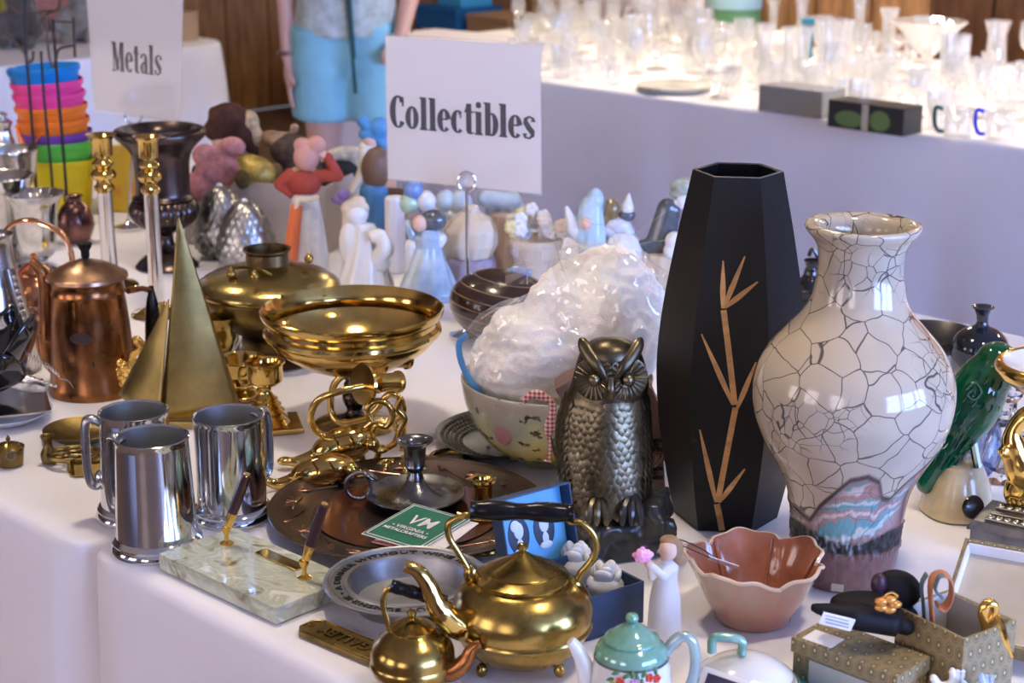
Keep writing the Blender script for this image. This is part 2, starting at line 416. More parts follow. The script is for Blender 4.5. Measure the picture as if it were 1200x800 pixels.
# ================================================================ metalware
def polar(L, pts, az):
    a = math.radians(az); return [Vector((r*math.cos(a), r*math.sin(a), z)) for r, z in L.prof([(q, h) for h, q in pts])]
# ---- three tankards
def tankard(label, bx, by, top, hwb, hwt, az, hflat=True):
    L = Loc(bx, by); t = thing('pewter_tankard', label, 'tankard', L.p, group='polished tankards'); h = by-top
    rw = lambda k: by-h*k
    b = B().lathe(L.prof([(rw(.10), hwb-6), (rw(.16), hwb-6.5), (rw(.5), lerp(hwb-6, hwt, .55)), (rw(.93), hwt), (rw(.97), hwt), (rw(.985), hwt+1.3), (rw(1.0), hwt+1.3), (rw(1.005), hwt), (rw(.99), hwt-2)]), 64)
    body = b.done('body', SILVER, t)
    lathe_part('inside', L, [(rw(.99), hwt-2), (rw(.5), lerp(hwb-6, hwt, .55)-2), (rw(.17), hwb-9), (rw(.15), 0)], SILVERI, t)
    lathe_part('foot', L, [(by, 0), (by, hwb), (by-3, hwb+.5), (by-6, hwb-1), (by-8, hwb-2.5), (by-11, hwb-1.5), (by-14, hwb-4), (rw(.125), hwb-6)], SILVER, t)
    pts = interp(polar(L, [(hwt-2, rw(.90)), (hwt+10, rw(.945)), (hwt+16, rw(.88)), (hwt+17, rw(.6)), (hwt+15, rw(.36)), (hwt+8, rw(.3)), (lerp(hwb-6, hwt, .3)-1, rw(.33))], az), 5)
    B().tube(pts, L.s*5.2, 12, flat=1.5).done('handle', PEWTER, t)
    a = math.radians(az); 
    q = polar(L, [(lerp(hwb-6, hwt, .35), rw(.36))], az)[0]
    B().ell(q, (L.s*7, L.s*7, L.s*11)).done('handle_lug', SILVER, t)
    return t
tankard('polished tankard standing against the pen stand, handle turned away', 185, 640, 511, 54, 43, 158)
tankard('polished tankard with dark grip handle facing the small brass pot', 164, 602, 481, 50, 40, 190)
tankard('polished tankard beside the charger plate, handle turned towards the brass candlestick', 273, 604, 486, 47, 41, 48)
# ---- desk pen stand and pens
A, Bq, C = W(187, 667), W(324, 732), W(397, 706); ex = (Bq-A); ln = ex.length; ang = math.atan2(ex.y, ex.x); wd = .112; hb = .021
ctr = A + ex*.5 + Vector((-math.sin(ang), math.cos(ang), 0))*wd/2
t = thing('desk_pen_stand', 'pale onyx desk pen stand with brass plaque', 'pen stand', ctr, ang)
mo = M('green_white_onyx', (.62, .64, .52), .08, coat=.5)
nt = mo.node_tree; tc = nd(nt, 'ShaderNodeTexCoord'); mp = nd(nt, 'ShaderNodeMapping'); mp.inputs['Scale'].default_value = (14, 26, 20); mp.inputs['Rotation'].default_value = (.2, .3, .5); nt.links.new(tc.outputs['Object'], mp.inputs[0])
nz = nd(nt, 'ShaderNodeTexNoise', i_Scale=1.0, i_Detail=7., i_Distortion=1.6); nt.links.new(mp.outputs[0], nz.inputs['Vector'])
rp = nd(nt, 'ShaderNodeValToRGB'); e = rp.color_ramp.elements; e[0].position = .28; e[0].color = (.16, .07, .03, 1); e[1].position = .36; e[1].color = (.34, .36, .25, 1)
for p_, c_ in ((.46, (.55, .57, .45, 1)), (.54, (.44, .47, .35, 1)), (.64, (.72, .71, .62, 1))): q = e.new(p_); q.color = c_
nt.links.new(nz.outputs['Fac'], rp.inputs[0]); nt.links.new(rp.outputs[0], nt.nodes['Principled BSDF'].inputs['Base Color'])
B().box((0, 0, hb/2), (ln, wd, hb)).done('onyx_base', mo, t, smooth=False, bevel=.0012)
B().box((.012, .030, hb+.0012), (.075, .017, .0024)).done('plaque', BRASS, t, smooth=False, bevel=.0006)
rot = Matrix.Rotation(-ang, 3, 'Z')
PENM = M('dark_red_pen_barrel', (.035, .006, .006), .08, coat=.8)
for lab, (x0, y0), (x1, y1) in (('standing in the onyx base near the tankards', (266, 637), (289, 556)), ('standing in the onyx base near the engraved bowl', (357, 677), (380, 591))):
    q = W(x0, y0, T+hb); loc = rot @ (q-ctr); loc.z = hb
    sk = B().lathe([(0, 0), (.0085, 0), (.0085, .002), (.003, .005), (.0028, .012), (.006, .018), (.006, .022), (0, .023)], 20, c=loc).done('socket', GOLD, t)
    p0 = q+Vector((0, 0, .018)); p1 = WY(x1, y1, q.y); d = p1-p0; d = d.normalized()
    pn = thing('desk_pen', 'dark red desk pen with gold collar, ' + lab, 'pen', p0)
    f_ = lambda a: d*a
    L_ = (p1-p0).length
    B().tube([f_(0), f_(.006), f_(.02), f_(.024)], [.003, .0048, .0062, .0064], 14).done('collar', GOLD, pn)
    B().tube([f_(.0241), f_(L_*.55), f_(L_-.001), f_(L_)], [.0062, .0066, .0056, .0045], 16).done('barrel', PENM, pn)
    B().tube([f_(L_+.0002), f_(L_+.0018)], .0042, 12).done('end_cap', GOLD, pn)
# ---- copper coffee pot
L = Loc(111, 455); t = thing('coffee_pot', 'aged copper coffee pot with black knob and tall spout', 'coffee pot', L.p)
lathe_part('body', L, [(457, 0), (457, 52), (452, 53), (446, 52), (440, 49.5), (425, 48.5), (370, 45), (345, 42.5), (341, 43.8), (338, 42.5), (330, 42), (327, 43), (325, 42)], COPPERD, t)
lathe_part('lid', L, [(327, 44), (325, 47.5), (321, 47), (319, 43), (315, 37), (309, 25), (305, 12), (303, 6), (302, 0)], M('lid_copper', (.45, .27, .17), .3, 1, var=.4, vscale=20), t)
lathe_part('knob', L, [(303, 3), (300, 5), (294, 5), (289, 8), (285, 9), (283, 6), (282, 0)], BLACKW, t, seg=24)
B().tube(interp([L(74, 432), L(60, 415), L(57, 380), L(54, 345), L(50, 322), L(42, 311), L(36, 307)], 6), [L.s*q for q in [14]*6+[13]*6+[10]*6+[8]*6+[6.5]*6+[5.5]*6+[4.5]], 16).done('spout', COPPERD, t)
for q_ in ([L(150, 341), L(166, 338, .04), L(177, 340, .07)], [L(152, 408), L(168, 404, .04), L(178, 402, .07)]): B().tube(q_, L.s*3.5, 8).done('bracket', COPPERD, t)
B().tube(interp([L(177, 335, .07), L(178, 350, .07), L(179, 375, .07), L(179, 398, .07), L(178, 405, .07)], 4), [L.s*q for q in [3]*4+[8]*4+[9.5]*4+[9]*4+[4]], 14).done('handle', BLACKW, t)
for x, y, w_, h_ in ((106, 384, 13, 7), (120, 401, 6, 8), (108, 414, 14, 7)):
    r_ = L.prof([(y, 46.2)])[0][0]; a_ = -math.acos((L(x, y).x)/r_); B().ell((r_*math.cos(a_), r_*math.sin(a_), L(x, y).z), (L.s*w_, .0006, L.s*h_), Matrix.Rotation(a_+PI/2, 3, 'Z')).done('dark_stain', M('brown_tarnish', (.07, .045, .04), .4, .6), t)
# ---- brass sailboat sculpture
L = Loc(206, 496); t = thing('brass_sailboat', 'plain satin brass sailboat sculpture with tall pointed sail', 'sculpture', L.p); s = L.s
def sail(name, ap, p0, p1, belly, dy):
    twist = .035 if name == 'main_sail' else -.06
    a_, q0, q1 = L(ap[0], ap[1], dy), L(p0[0], p0[1], dy), L(p1[0], p1[1], dy)
    def fn(u, v):
        p = a_.lerp(q0.lerp(q1, u), v); p = p.copy(); p.y -= belly*math.sin(PI*u)*v; p.y += twist*(u-.5)*v; return p
    return B().grid(fn, 14, 18).done(name, BRASSG, t, solid=.0025, ang=60)
sail('main_sail', (209.5, 254), (190, 488), (281, 484), .007, .0)
sail('jib_sail', (198, 350), (134, 470), (192, 486), .005, -.010)
B().tube([L(209, 257, .008), L(192, 488, .008)], s*1.4, 8).done('mast', BRASSG, t)
hp = [(x*s, y*s) for x, y in ((-72, 0), (-40, -15), (20, -20), (72, -15), (78, 0), (72, 15), (20, 20), (-40, 15))]
B().prism(hp, 0, L(206, 488).z, inset=-.06).done('hull', BRASSG, t, smooth=False, bevel=.001)
# ---- gold swan trinket
L = Loc(153, 462); t = thing('swan_ornament', 'small textured gold swan ornament between copper pot and brass sailboat', 'ornament', L.p)
b = B().ell(L(152, 440), (L.s*15, L.s*12, L.s*22), Matrix.Rotation(.35, 3, 'Y')).tube(interp([L(152, 432), L(156, 415), L(164, 410), L(165, 402), L(160, 398)], 5), L.s*5, 10)
b.ell(L(160, 399), L.s*6).lathe(L.prof([(462, 0), (462, 12), (459, 12), (452, 6)]), 20).done('body', M('hammered_gold', (.85, .55, .15), .15, 1, bump=1., bscale=260), t, voxel=.0022, smo=3)
for k in range(10):
    a = k*.6; B().ell(L(140+6*math.sin(a*2), 425+k*3.2, -.012), (L.s*4.5, L.s*2, L.s*5)).done('feather', GOLD, t)
# ---- small lidded brass pot at the table's edge
L = Loc(12, 544); t = thing('brass_pot', 'tiny lidded brass pot near the table edge', 'pot', L.p)
lathe_part('body', L, [(544, 0), (544, 14), (541, 15.5), (527, 17), (525, 17.5)], BRASSD, t)
lathe_part('lid', L, [(525, 18), (523, 18), (520, 12), (518, 5), (517, 0)], BRASS2, t)
lathe_part('knob', L, [(518, 3), (516, 2), (514, 3), (511, 1.5), (509, 0)], BRASSD, t, seg=16)
B().tube([L(13+5*math.cos(a), 533+5*math.sin(a), -.0235) for a in [2*PI*k/14 for k in range(14)]], L.s*1.3, 6, closed=True).done('ring', PEWTERD, t)
# ---- dull brass group beside it
L = Loc(96, 514); t = thing('brass_dish', 'dull brass oval dish lying behind the back tankard', 'dish', L.p)
lathe_part('dish', L, smoothrows([(514, 0), (514, 22), (511, 32), (503, 43), (501, 44), (502, 42), (508, 30), (511, 18), (511.5, 0)], 3), BRASSD, t)
L = Loc(58, 542); t = thing('brass_baluster_vase', 'tiny dull brass baluster vase beside the pierced trivet', 'vase', L.p)
lathe_part('body', L, smoothrows([(542, 0), (542, 7), (538, 9), (531, 9.5), (524, 6), (519, 4.5), (514, 7), (511, 8.5), (510, 8), (513, 5), (520, 2)], 3), BRASSD, t, seg=24)
L = Loc(88, 543); t = thing('brass_trivet', 'pierced dull brass trivet on short feet', 'trivet', L.p)
b = B(); r0 = L.s*30; zz = .014
b.tube([(r0*math.cos(a), r0*.8*math.sin(a), zz) for a in [2*PI*k/28 for k in range(28)]], .0035, 8, closed=True)
for k in range(7):
    a = 2*PI*k/7; b.tube([(r0*.62*math.cos(a)+r0*.27*math.cos(q), r0*.5*math.sin(a)+r0*.24*math.sin(q), zz) for q in [2*PI*j/12 for j in range(12)]], .0025, 6, closed=True)
b.tube([(r0*.3*math.cos(a), r0*.3*math.sin(a), zz) for a in [2*PI*k/14 for k in range(14)]], .003, 6, closed=True).done('lattice', BRASSD, t)
for k in range(3):
    a = 2*PI*k/3+.5; B().tube([(r0*.9*math.cos(a), r0*.72*math.sin(a), 0), (r0*.9*math.cos(a), r0*.72*math.sin(a), zz)], [.005, .003], 8).done('foot', BRASSD, t)
L = Loc(108, 553); t = thing('brass_scoop', 'flat brass scoop with raised sides lying by the back tankard', 'scoop', L.p, .5)
b = B(); P = [(-.03, -.005), (.025, -.028), (.025, .028), (-.03, .012)]
b.prism(P, 0, .0025).box((0, -.018, .009), (.056, .002, .018), rz=-.4).box((0, .02, .009), (.056, .002, .018), rz=.28).done('pan', BRASS2, t, smooth=False, bevel=.0006)
# ---- left edge: plate, silver tray, black leaf dish, wire
L = Loc(5, 492); t = thing('white_plate', 'pale bluish plate under the folded silver tray', 'plate', L.p)
lathe_part('plate', L, [(492, 0), (492, 30), (488, 42), (480, 56), (479, 56), (486, 40), (489, 28), (489, 0)], M('blue_white_glaze', (.62, .68, .80), .2, coat=.3), t)
t = thing('silver_tray', 'square silver tray with turned-up pleated corner on the pale plate', 'tray', L.p+Vector((0, 0, .024)), .35)
b = B().box((0, 0, .008), (.13, .12, .004), rot=Matrix.Rotation(.12, 3, 'X'))
b.done('tray', SILVER, t, smooth=False, bevel=.001)
for k in range(7): B().box((.062-.006*k, .03+.004*k, .016+.002*k), (.05, .004, .004), rz=-.7).done('pleat', SILVERW, t, smooth=False, bevel=.001)
t = thing('black_leaf_dish', 'black glossy petal shaped dish on the silver tray', 'dish', L.p+Vector((-.015, -.01, .05)))
BLKG = M('black_gloss_glaze', (.008, .008, .010), .1, coat=.7, var=.3)
for k, (az, ln_, up) in enumerate(((-20, .085, .10), (70, .07, .09), (150, .07, .11), (240, .08, .07), (300, .085, .055))):
    a = math.radians(az)
    def fn(u, v, a=a, ln_=ln_, up=up):
        s_ = (u-.5)*2; r = v*ln_; wv = .045*math.sin(PI*min(1, v*.92+.08))**.7
        x = r; y = s_*wv; z = up*v**1.5 + .025*s_*s_*v
        return (x*math.cos(a)-y*math.sin(a), x*math.sin(a)+y*math.cos(a), z)
    B().grid(fn, 11, 12).done('petal', BLKG, t, solid=.004)
L2 = Loc(45, 470); t = thing('coiled_wire', 'thin springy wire curling from the black dish', 'wire', L2.p)
pts = [L2(20+50*q, 416+4*math.sin(q*90)+8*q*q*3, .0+.006*math.cos(q*90)) for q in [k/140 for k in range(141)]]
pts += interp([pts[-1], L2(82, 448), L2(92, 470), L2(86, 481)], 6)[1:]
B().tube(pts, .0006, 5).done('wire', CHROME, t)
# ---- tall tapering silver pitcher cut by the left edge
L = Loc(0, 432); t = thing('silver_pitcher', 'worn silver pitcher with beaded strap beside the copper kettle', 'pitcher', L.p)
lathe_part('body', L, smoothrows([(432, 0), (432, 44), (426, 46), (400, 43), (350, 36), (310, 28), (285, 25), (276, 28), (275, 27), (284, 23), (320, 26), (400, 38), (420, 30)], 3), M('worn_silver', (.55, .54, .52), .22, 1, var=.45, vscale=16, bump=.3, bscale=60), t)
b = B()
for k in range(9): b.ell(L(17+k*1.8, 325+k*8, -.036-.001*k), L.s*3)
b.tube([L(13, 315, -.03), L(34, 400, -.034)], L.s*4, 8, flat=.5).done('beaded_strap', SILVERW, t)
# ---- copper kettle
L = Loc(48, 408); t = thing('copper_kettle', 'shiny copper kettle with broad strap handle behind the coffee pot', 'kettle', L.p)
lathe_part('body', L, smoothrows([(408, 0), (408, 34), (402, 37), (385, 38), (350, 36), (338, 33), (328, 26), (322, 18), (318, 17)], 3), COPPER, t)
lathe_part('band', L, [(366, 38.2), (364, 39.4), (352, 38.6), (350, 37)], M('bright_copper', (.85, .45, .25), .15, 1), t)
lathe_part('lid', L, [(319, 19), (317, 19), (312, 14), (306, 5), (303, 4), (300, 5), (297, 3), (296, 0)], COPPER, t, seg=32)
B().tube(interp([L(8, 330), L(2, 300), L(8, 268), L(30, 258), L(56, 264), L(76, 278), L(84, 300), L(83, 315)], 6), L.s*2.6, 12, flat=3.4).done('strap_handle', M('bright_copper'), t)
# ---- silver cups at the back left
def cup(label, bx, by, rows, mat, name='silver_goblet', mod=None, z=T):
    L = Loc(bx, by, z); t = thing(name, label, name.split('_')[-1], L.p); lathe_part('bowl', L, rows, mat, t, mod=mod); return L, t
fl = lambda a, i, r, z: (r*(1+.05*abs(math.sin(a*7))), z)
cup('fluted silver vase with flared rim behind the copper kettle', 47, 322, smoothrows([(322, 0), (322, 24), (318, 24), (312, 12), (304, 10), (296, 18), (276, 22), (250, 24), (236, 27), (228, 33), (226, 34), (228, 32), (240, 23), (290, 16), (298, 0)], 3), SILVERW, 'silver_vase', fl)
cup('wide silver beaker with dark interior behind the fluted vase', 6, 312, smoothrows([(312, 0), (312, 26), (306, 26), (300, 30), (250, 34), (222, 36), (208, 41), (206, 42), (208, 40), (222, 33), (290, 28), (296, 0)], 3), SILVERW, 'silver_beaker')
cup('silver bowl goblet with dark inside nearest the stacked buckets', 16, 288, smoothrows([(288, 0), (288, 22), (284, 20), (270, 8), (240, 8), (228, 20), (205, 32), (186, 35), (176, 37), (175, 36), (186, 32), (210, 26), (222, 0)], 3), SILVERW)
cup('ornate silver cruet behind the goblets', 12, 262, smoothrows([(262, 0), (262, 18), (255, 18), (240, 8), (225, 14), (200, 20), (180, 18), (165, 12), (150, 9), (143, 12), (138, 5), (134, 7), (130, 0)], 3), SILVERW, 'silver_cruet', lambda a, i, r, z: (r*(1+.08*math.sin(a*9)*(i % 2)), z))
cup('tall brass candle cup standing behind the goblets', -22, 262, smoothrows([(262, 0), (262, 20), (256, 18), (245, 6), (180, 5), (150, 8), (120, 5), (108, 8), (90, 11), (83, 13), (82, 12), (95, 8), (110, 0)], 3), BRASS2, 'candlestick')
# ---- dark copper ball vase
L = Loc(90, 284); t = thing('copper_ball_vase', 'round dark purple copper vase behind the coffee pot', 'vase', L.p)
lathe_part('body', L, smoothrows([(284, 0), (284, 10), (280, 16), (262, 22), (244, 17), (236, 9), (231, 9), (229, 11), (231, 8), (240, 5)], 3), M('purple_copper', (.22, .11, .10), .25, 1, var=.5, vscale=18), t)
# ---- nested plastic buckets
L = Loc(76, 246); hB = L.prof([(184, 1)])[0][1]
me = B().lathe([(0, 0), (L.s*30, 0), (L.s*30.5, .003), (L.s*39, hB-.014), (L.s*39.5, hB-.013), (L.s*41, hB-.012), (L.s*41.5, hB-.001), (L.s*41, hB), (L.s*40, hB), (L.s*39, hB-.004), (L.s*29.5, .005), (0, .005)], 48).mesh('bucket')
me.shade_smooth(); me.set_sharp_from_angle(angle=.6)
off = 0
for k, (nm, c_, dx, st) in enumerate((('yellow', (.85, .68, .02), 0, 0), ('green', (.12, .62, .08), -2, 20), ('purple', (.20, .06, .42), -3, 10), ('orange', (.90, .22, .02), -4, 14), ('orange', (.90, .22, .02), -5, 15), ('pink', (.85, .06, .32), -6, 14), ('pink', (.85, .06, .32), -7, 13), ('blue', (.0, .22, .62), -9, 15))):
    off += st*L.s*1.04
    m2 = me.copy(); m2.materials.append(M(nm+'_plastic', c_, .35, spec=.4)); p = L.p+Vector((dx*L.s, 0, off))
    lab = '%s plastic bucket in the nested stack' % nm if nm not in ('orange', 'pink') else '%s plastic bucket, %s of the two %s ones in the nested stack' % (nm, 'upper' if k in (4, 6) else 'lower', nm)
    if nm == 'yellow': lab = 'yellow plastic bucket at the bottom of the nested stack'
    if nm == 'blue': lab = 'blue plastic bucket on top of the nested stack'
    t = thing('plastic_bucket', lab, 'bucket', p, group='nested plastic buckets')
    t.rotation_euler = (0, math.radians(-.5*k), 0)
    me_obj('body', m2, MATS[nm+'_plastic'], t)
    if k == 3:
        B().tube(interp([(-L.s*38, -L.s*14, hB-.01), (-L.s*25, -L.s*34, hB*.55), (-L.s*3, -L.s*43, hB*.82)], 6), L.s*1.2, 8, flat=3).done('strap_handle', MATS['orange_plastic'], t)
# ---- wire rack in front of the buckets
L = Loc(62, 262); t = thing('wire_rack', 'dark wire display rack with hooks before the plastic buckets', 'rack', L.p)
B().tube(interp([L(32, -60), L(29, 30), L(33, 90), L(40, 180), L(44, 262)], 6), .0035, 8).tube(interp([L(48, 60), L(52, 120), L(60, 200), L(64, 262)], 5), .003, 8).tube(interp([L(62, 22), L(66, 80), L(76, 200), L(80, 262)], 6), .0035, 8).done('upright', IRON, t)
B().tube(interp([L(0, 30), L(14, 46), L(28, 60), L(33, 72), L(38, 70), L(39, 60)], 5), .0035, 8).tube(interp([L(54, 20), L(57, 62), L(62, 78), L(66, 68), L(70, 57), L(88, 53)], 6), .003, 8).tube(interp([L(40, 0), L(46, 26), L(56, 16), L(68, 10), L(70, -6)], 6), .003, 8).tube(interp([L(12, 8), L(30, 15), L(62, 12)], 6), .0028, 8).tube([L(86, 20), L(87, 50), L(88, 67)], .003, 8).tube(interp([L(60, 25), L(88, 26)], 4), .002, 8).done('hook', M('brown_wire', (.10, .07, .06), .4, .7), t)
B().tube([(L.s*34*math.cos(a), L.s*26*math.sin(a), .004) for a in [2*PI*k/24 for k in range(24)]], .004, 8, closed=True).done('base_ring', IRON, t)
L = Loc(93, 268); t = thing('spring_wire', 'small loose coil of dark wire beside the ball vase', 'wire', L.p)
B().tube([(L.s*(-16+26*q), L.s*5*math.cos(q*38), L.s*(34*(1-q)+8*math.sin(q*38))+.01) for q in [k/70 for k in range(71)]], .0016, 6).done('coil', IRON, t)
# ---- brass and chrome candlesticks
def candlestick(label, bx, by, top, k):
    L = Loc(bx, by); t = thing('candlestick', label, 'candlestick', L.p, group='brass topped candlesticks')
    lathe_part('base', L, smoothrows([(by, 0), (by, 30*k), (by-3, 30*k), (by-6, 22*k), (by-12, 12*k), (by-16, 9*k)], 3), BRASS, t)
    lathe_part('column', L, [(by-16, 9*k), (top+70, 8.5*k), (top+66, 9*k)], CHROME, t, seg=32)
    r = lambda a, h_: (top+a, h_*k)
    lathe_part('candle_cup', L, [r(67, 9), r(64, 12), r(60, 12), r(57, 9), r(54, 8), r(50, 14), r(46, 15), r(42, 13), r(39, 8), r(36, 11), r(33, 13), r(29, 9), r(26, 8), r(24, 12), r(6, 12.5), r(2, 15), r(0, 18), r(-1, 18), r(0, 15), r(4, 10), r(22, 9), r(22, 0)], BRASS, t)
candlestick('tall brass topped candlestick with chrome column next to the sign rod', 130, 335, 158, 1.0)
candlestick('tall brass topped candlestick with chrome column before the dark urn', 185, 368, 160, .95)
# ---- dark bronze urn
L = Loc(196, 312); t = thing('bronze_urn', 'dark bronze trumpet urn with ribbed bulge', 'urn', L.p)
lathe_part('neck', L, smoothrows([(234, 34), (231, 36), (228, 33), (224, 32), (205, 32), (188, 33), (176, 37), (166, 46), (159, 53), (153, 54), (150, 50), (149, 44), (152, 40), (160, 34), (176, 30), (200, 28), (230, 27)], 4), BRONZE, t)
rib = lambda a, i, r, z: (r*(1+.05*abs(math.cos(a*13))), z)
lathe_part('ribbed_bulge', L, smoothrows([(272, 12), (266, 24), (258, 34), (248, 39), (240, 38), (234, 34)], 4), BRONZE, t, seg=156, mod=rib)
lathe_part('foot', L, smoothrows([(312, 0), (312, 34), (307, 34), (300, 26), (288, 12), (276, 9), (272, 12)], 3), BRONZE, t)
# ---- yellow bowl-shaped pail behind the candlesticks
L = Loc(152, 244); t = thing('yellow_pail', 'yellow plastic pail behind the brass candlesticks', 'pail', L.p)
lathe_part('body', L, [(244, 0), (244, 22), (240, 24), (200, 27), (178, 29), (176, 31), (174, 31), (175, 28), (238, 22)], M('dark_yellow_plastic', (.72, .46, .03), .35), t)
b = B()
for k in range(5): b.ell(L(140+7*k, 222-8*math.sin(k*1.3), -.047), (L.s*5, L.s*2, L.s*8))
b.done('embossed_leaf', M('orange_print', (.75, .30, .03), .4), t)
L = Loc(118, 215, T); 
# ---- silver pinecones
def pinecone(label, bx, by, hw, top):
    L = Loc(bx, by); t = thing('silver_pinecone', label, 'ornament', L.p, group='silver pinecones')
    h = by-top; rows = smoothrows([(by, 0), (by-1, hw*.45), (by-h*.12, hw*.82), (by-h*.3, hw), (by-h*.55, hw*.88), (by-h*.8, hw*.64), (by-h*.94, hw*.36), (top, 0)], 6)
    PCM = M('matt_silver', (.52, .51, .49), .34, 1, var=.4, vscale=30)
    lathe_part('core', L, [(r, q*.97) for r, q in rows], PCM, t, seg=40)
    pr = L.prof(rows); NR = 12; m = 15
    def at(q):
        x = q*(len(pr)-1); k = min(int(x), len(pr)-2); f_ = x-k; return lerp(pr[k][0], pr[k+1][0], f_), lerp(pr[k][1], pr[k+1][1], f_)
    for j in range(NR):
        q = .10+.82*j/(NR-1); r, z = at(q); (ra, za), (rb, zb) = at(q-.055), at(q+.055)
        for k in range(m):
            a = 2*PI*(k+.5*(j % 2))/m; da = PI/m*.98
            P = lambda rr, zz, aa: Vector((rr*math.cos(aa), rr*math.sin(aa), zz))
            b = B(); vs = [b.v(P(r, z, a-da)), b.v(P(ra*1.0, za, a)), b.v(P(r, z, a+da)), b.v(P(rb, zb, a))]; tp = b.v(P(r*1.05+L.s*2.0, z-L.s*1.6, a))
            for i in range(4): b.f((vs[i], vs[(i+1) % 4], tp))
            b.done('scale', PCM, t, ang=180)
    B().ell((0, 0, L.prof([(top+1, 1)])[0][1]), (L.s*4, L.s*4, L.s*3)).done('tip', WHITEP, t)
pinecone('silver pinecone ornament leaning close to the doll box, farther of the pair', 261, 300, 33, 216)
pinecone('silver pinecone ornament in front of its twin by the brass warming pot', 290, 318, 34, 234)
# ---- brass covered pot on a stand
L = Loc(318, 420); t = thing('brass_warming_pot', 'broad brass covered pot on a flared dark foot', 'pot', L.p)
lathe_part('bowl', L, smoothrows([(404, 34), (392, 36), (380, 52), (368, 68), (355, 78), (343, 81), (340, 80)], 4), BRASSD, t)
lathe_part('foot', L, smoothrows([(420, 0), (420, 52), (416, 52), (412, 44), (408, 36), (404, 34)], 3), M('brown_bronze', (.12, .065, .03), .3, 1, var=.4), t)
lathe_part('lid', L, smoothrows([(341, 80), (338, 84), (333, 84), (327, 79), (320, 66), (314, 46), (310, 32), (308, 26)], 4), M('pale_brass', (.46, .35, .12), .24, 1, var=.35, vscale=14, rvar=.08), t)
lathe_part('collar', L, [(309, 26), (296, 25), (293, 28), (291, 28), (292, 24), (307, 23), (308, 0)], M('dark_brass', (.16, .11, .05), .35, 1), t)
z1 = Vector((0, 0, 0))
B().tube(interp([L(268, 322, -.03), L(270, 316, -.05), L(285, 313, -.07), L(305, 316, -.09), L(318, 322, -.085)], 5), L.s*1.8, 8).done('wire_handle', BRASS2, t)
for x, y, d in ((271, 321, -.055), (298, 324, -.1), (362, 303, 0.0)):
    B().ell(L(x, y, d), L.s*5.5).ell(L(x, y-6, d), L.s*2.5).done('knob', BRASS2, t)
# ---- brass pedestal bowl
L = Loc(416, 497); t = thing('brass_pedestal_bowl', 'large polished brass bowl on a dark stem', 'bowl', L.p)
lathe_part('bowl', L, [(442, 10), (438, 24), (434, 32), (424, 58), (410, 82), (402, 92), (396, 97), (393, 98), (391, 102), (387, 104.5), (383, 104), (379, 99.5), (375, 99.5), (372, 103), (368, 106.5), (364, 108), (361, 108), (360, 106), (363, 104), (368, 102), (375, 97), (380, 97), (386, 101), (392, 98), (402, 89), (412, 76), (424, 52), (432, 26), (435, 0)], BRASS, t, seg=96)
lathe_part('stem', L, smoothrows([(488, 24), (484, 12), (478, 9), (470, 13), (462, 14), (456, 9), (450, 12), (444, 9), (442, 12)], 3), M('dark_bronze'), t)
lathe_part('foot', L, smoothrows([(497, 0), (497, 46), (494, 46), (491, 36), (488, 24), (487, 12)], 3), BRASS2, t)
# ---- bell shaped brass candlestick and cups
L = Loc(313, 500); t = thing('candlestick', 'short brass candlestick with beehive stem on a square foot', 'candlestick', L.p)
B().box((L.s*6, 0, .004), (L.s*68, L.s*64, .008), rz=.25).done('foot', BRASS, t, smooth=False, bevel=.002)
lathe_part('stem', L, [(497, 26), (494, 27), (490, 23), (487, 25), (483, 20), (480, 22), (476, 17), (473, 18), (469, 13), (466, 14), (462, 9), (456, 7), (452, 8)], BRASS, t)
lathe_part('candle_cup', L, [(453, 8), (450, 14), (446, 20), (443, 21), (427, 21), (425, 24), (423, 24), (423, 21), (426, 19), (444, 18), (446, 0)], BRASS, t)
L = Loc(262, 440); t = thing('brass_goblet', 'narrow brass goblet with flat rim beside the warming pot', 'goblet', L.p)
lathe_part('bowl', L, smoothrows([(440, 0), (440, 20), (437, 20), (428, 6), (415, 5), (408, 12), (396, 14), (382, 13), (373, 18), (371, 19), (373, 15), (384, 10), (405, 8)], 3), BRASS2, t)
L = Loc(284, 462); t = thing('brass_cup', 'squat brass cup with ring handle behind the brass candlestick', 'cup', L.p)
lathe_part('body', L, smoothrows([(462, 0), (462, 30), (458, 30), (452, 18), (446, 18), (436, 26), (424, 29), (420, 30), (420, 28), (434, 22), (446, 14), (450, 0)], 3), BRASS, t)
B().tube([L(287+7*math.cos(a), 440+10*math.sin(a), -.042) for a in [2*PI*k/16 for k in range(16)]], L.s*2, 8, closed=True).done('handle', BRASS2, t)
L = Loc(280, 432); t = thing('silver_ladle', 'curved silver ladle propped beside the warming pot', 'ladle', L.p)
B().tube(interp([L(262, 425), L(272, 408), L(277, 392), L(270, 382), L(264, 384)], 5), [L.s*q for q in [6]*5+[7]*5+[6]*5+[8]*5+[9]], 10, flat=.35).done('handle', SILVERW, t)
B().ell((-L.s*16, 0, .012), (.022, .018, .012)).done('bowl', SILVERW, t)
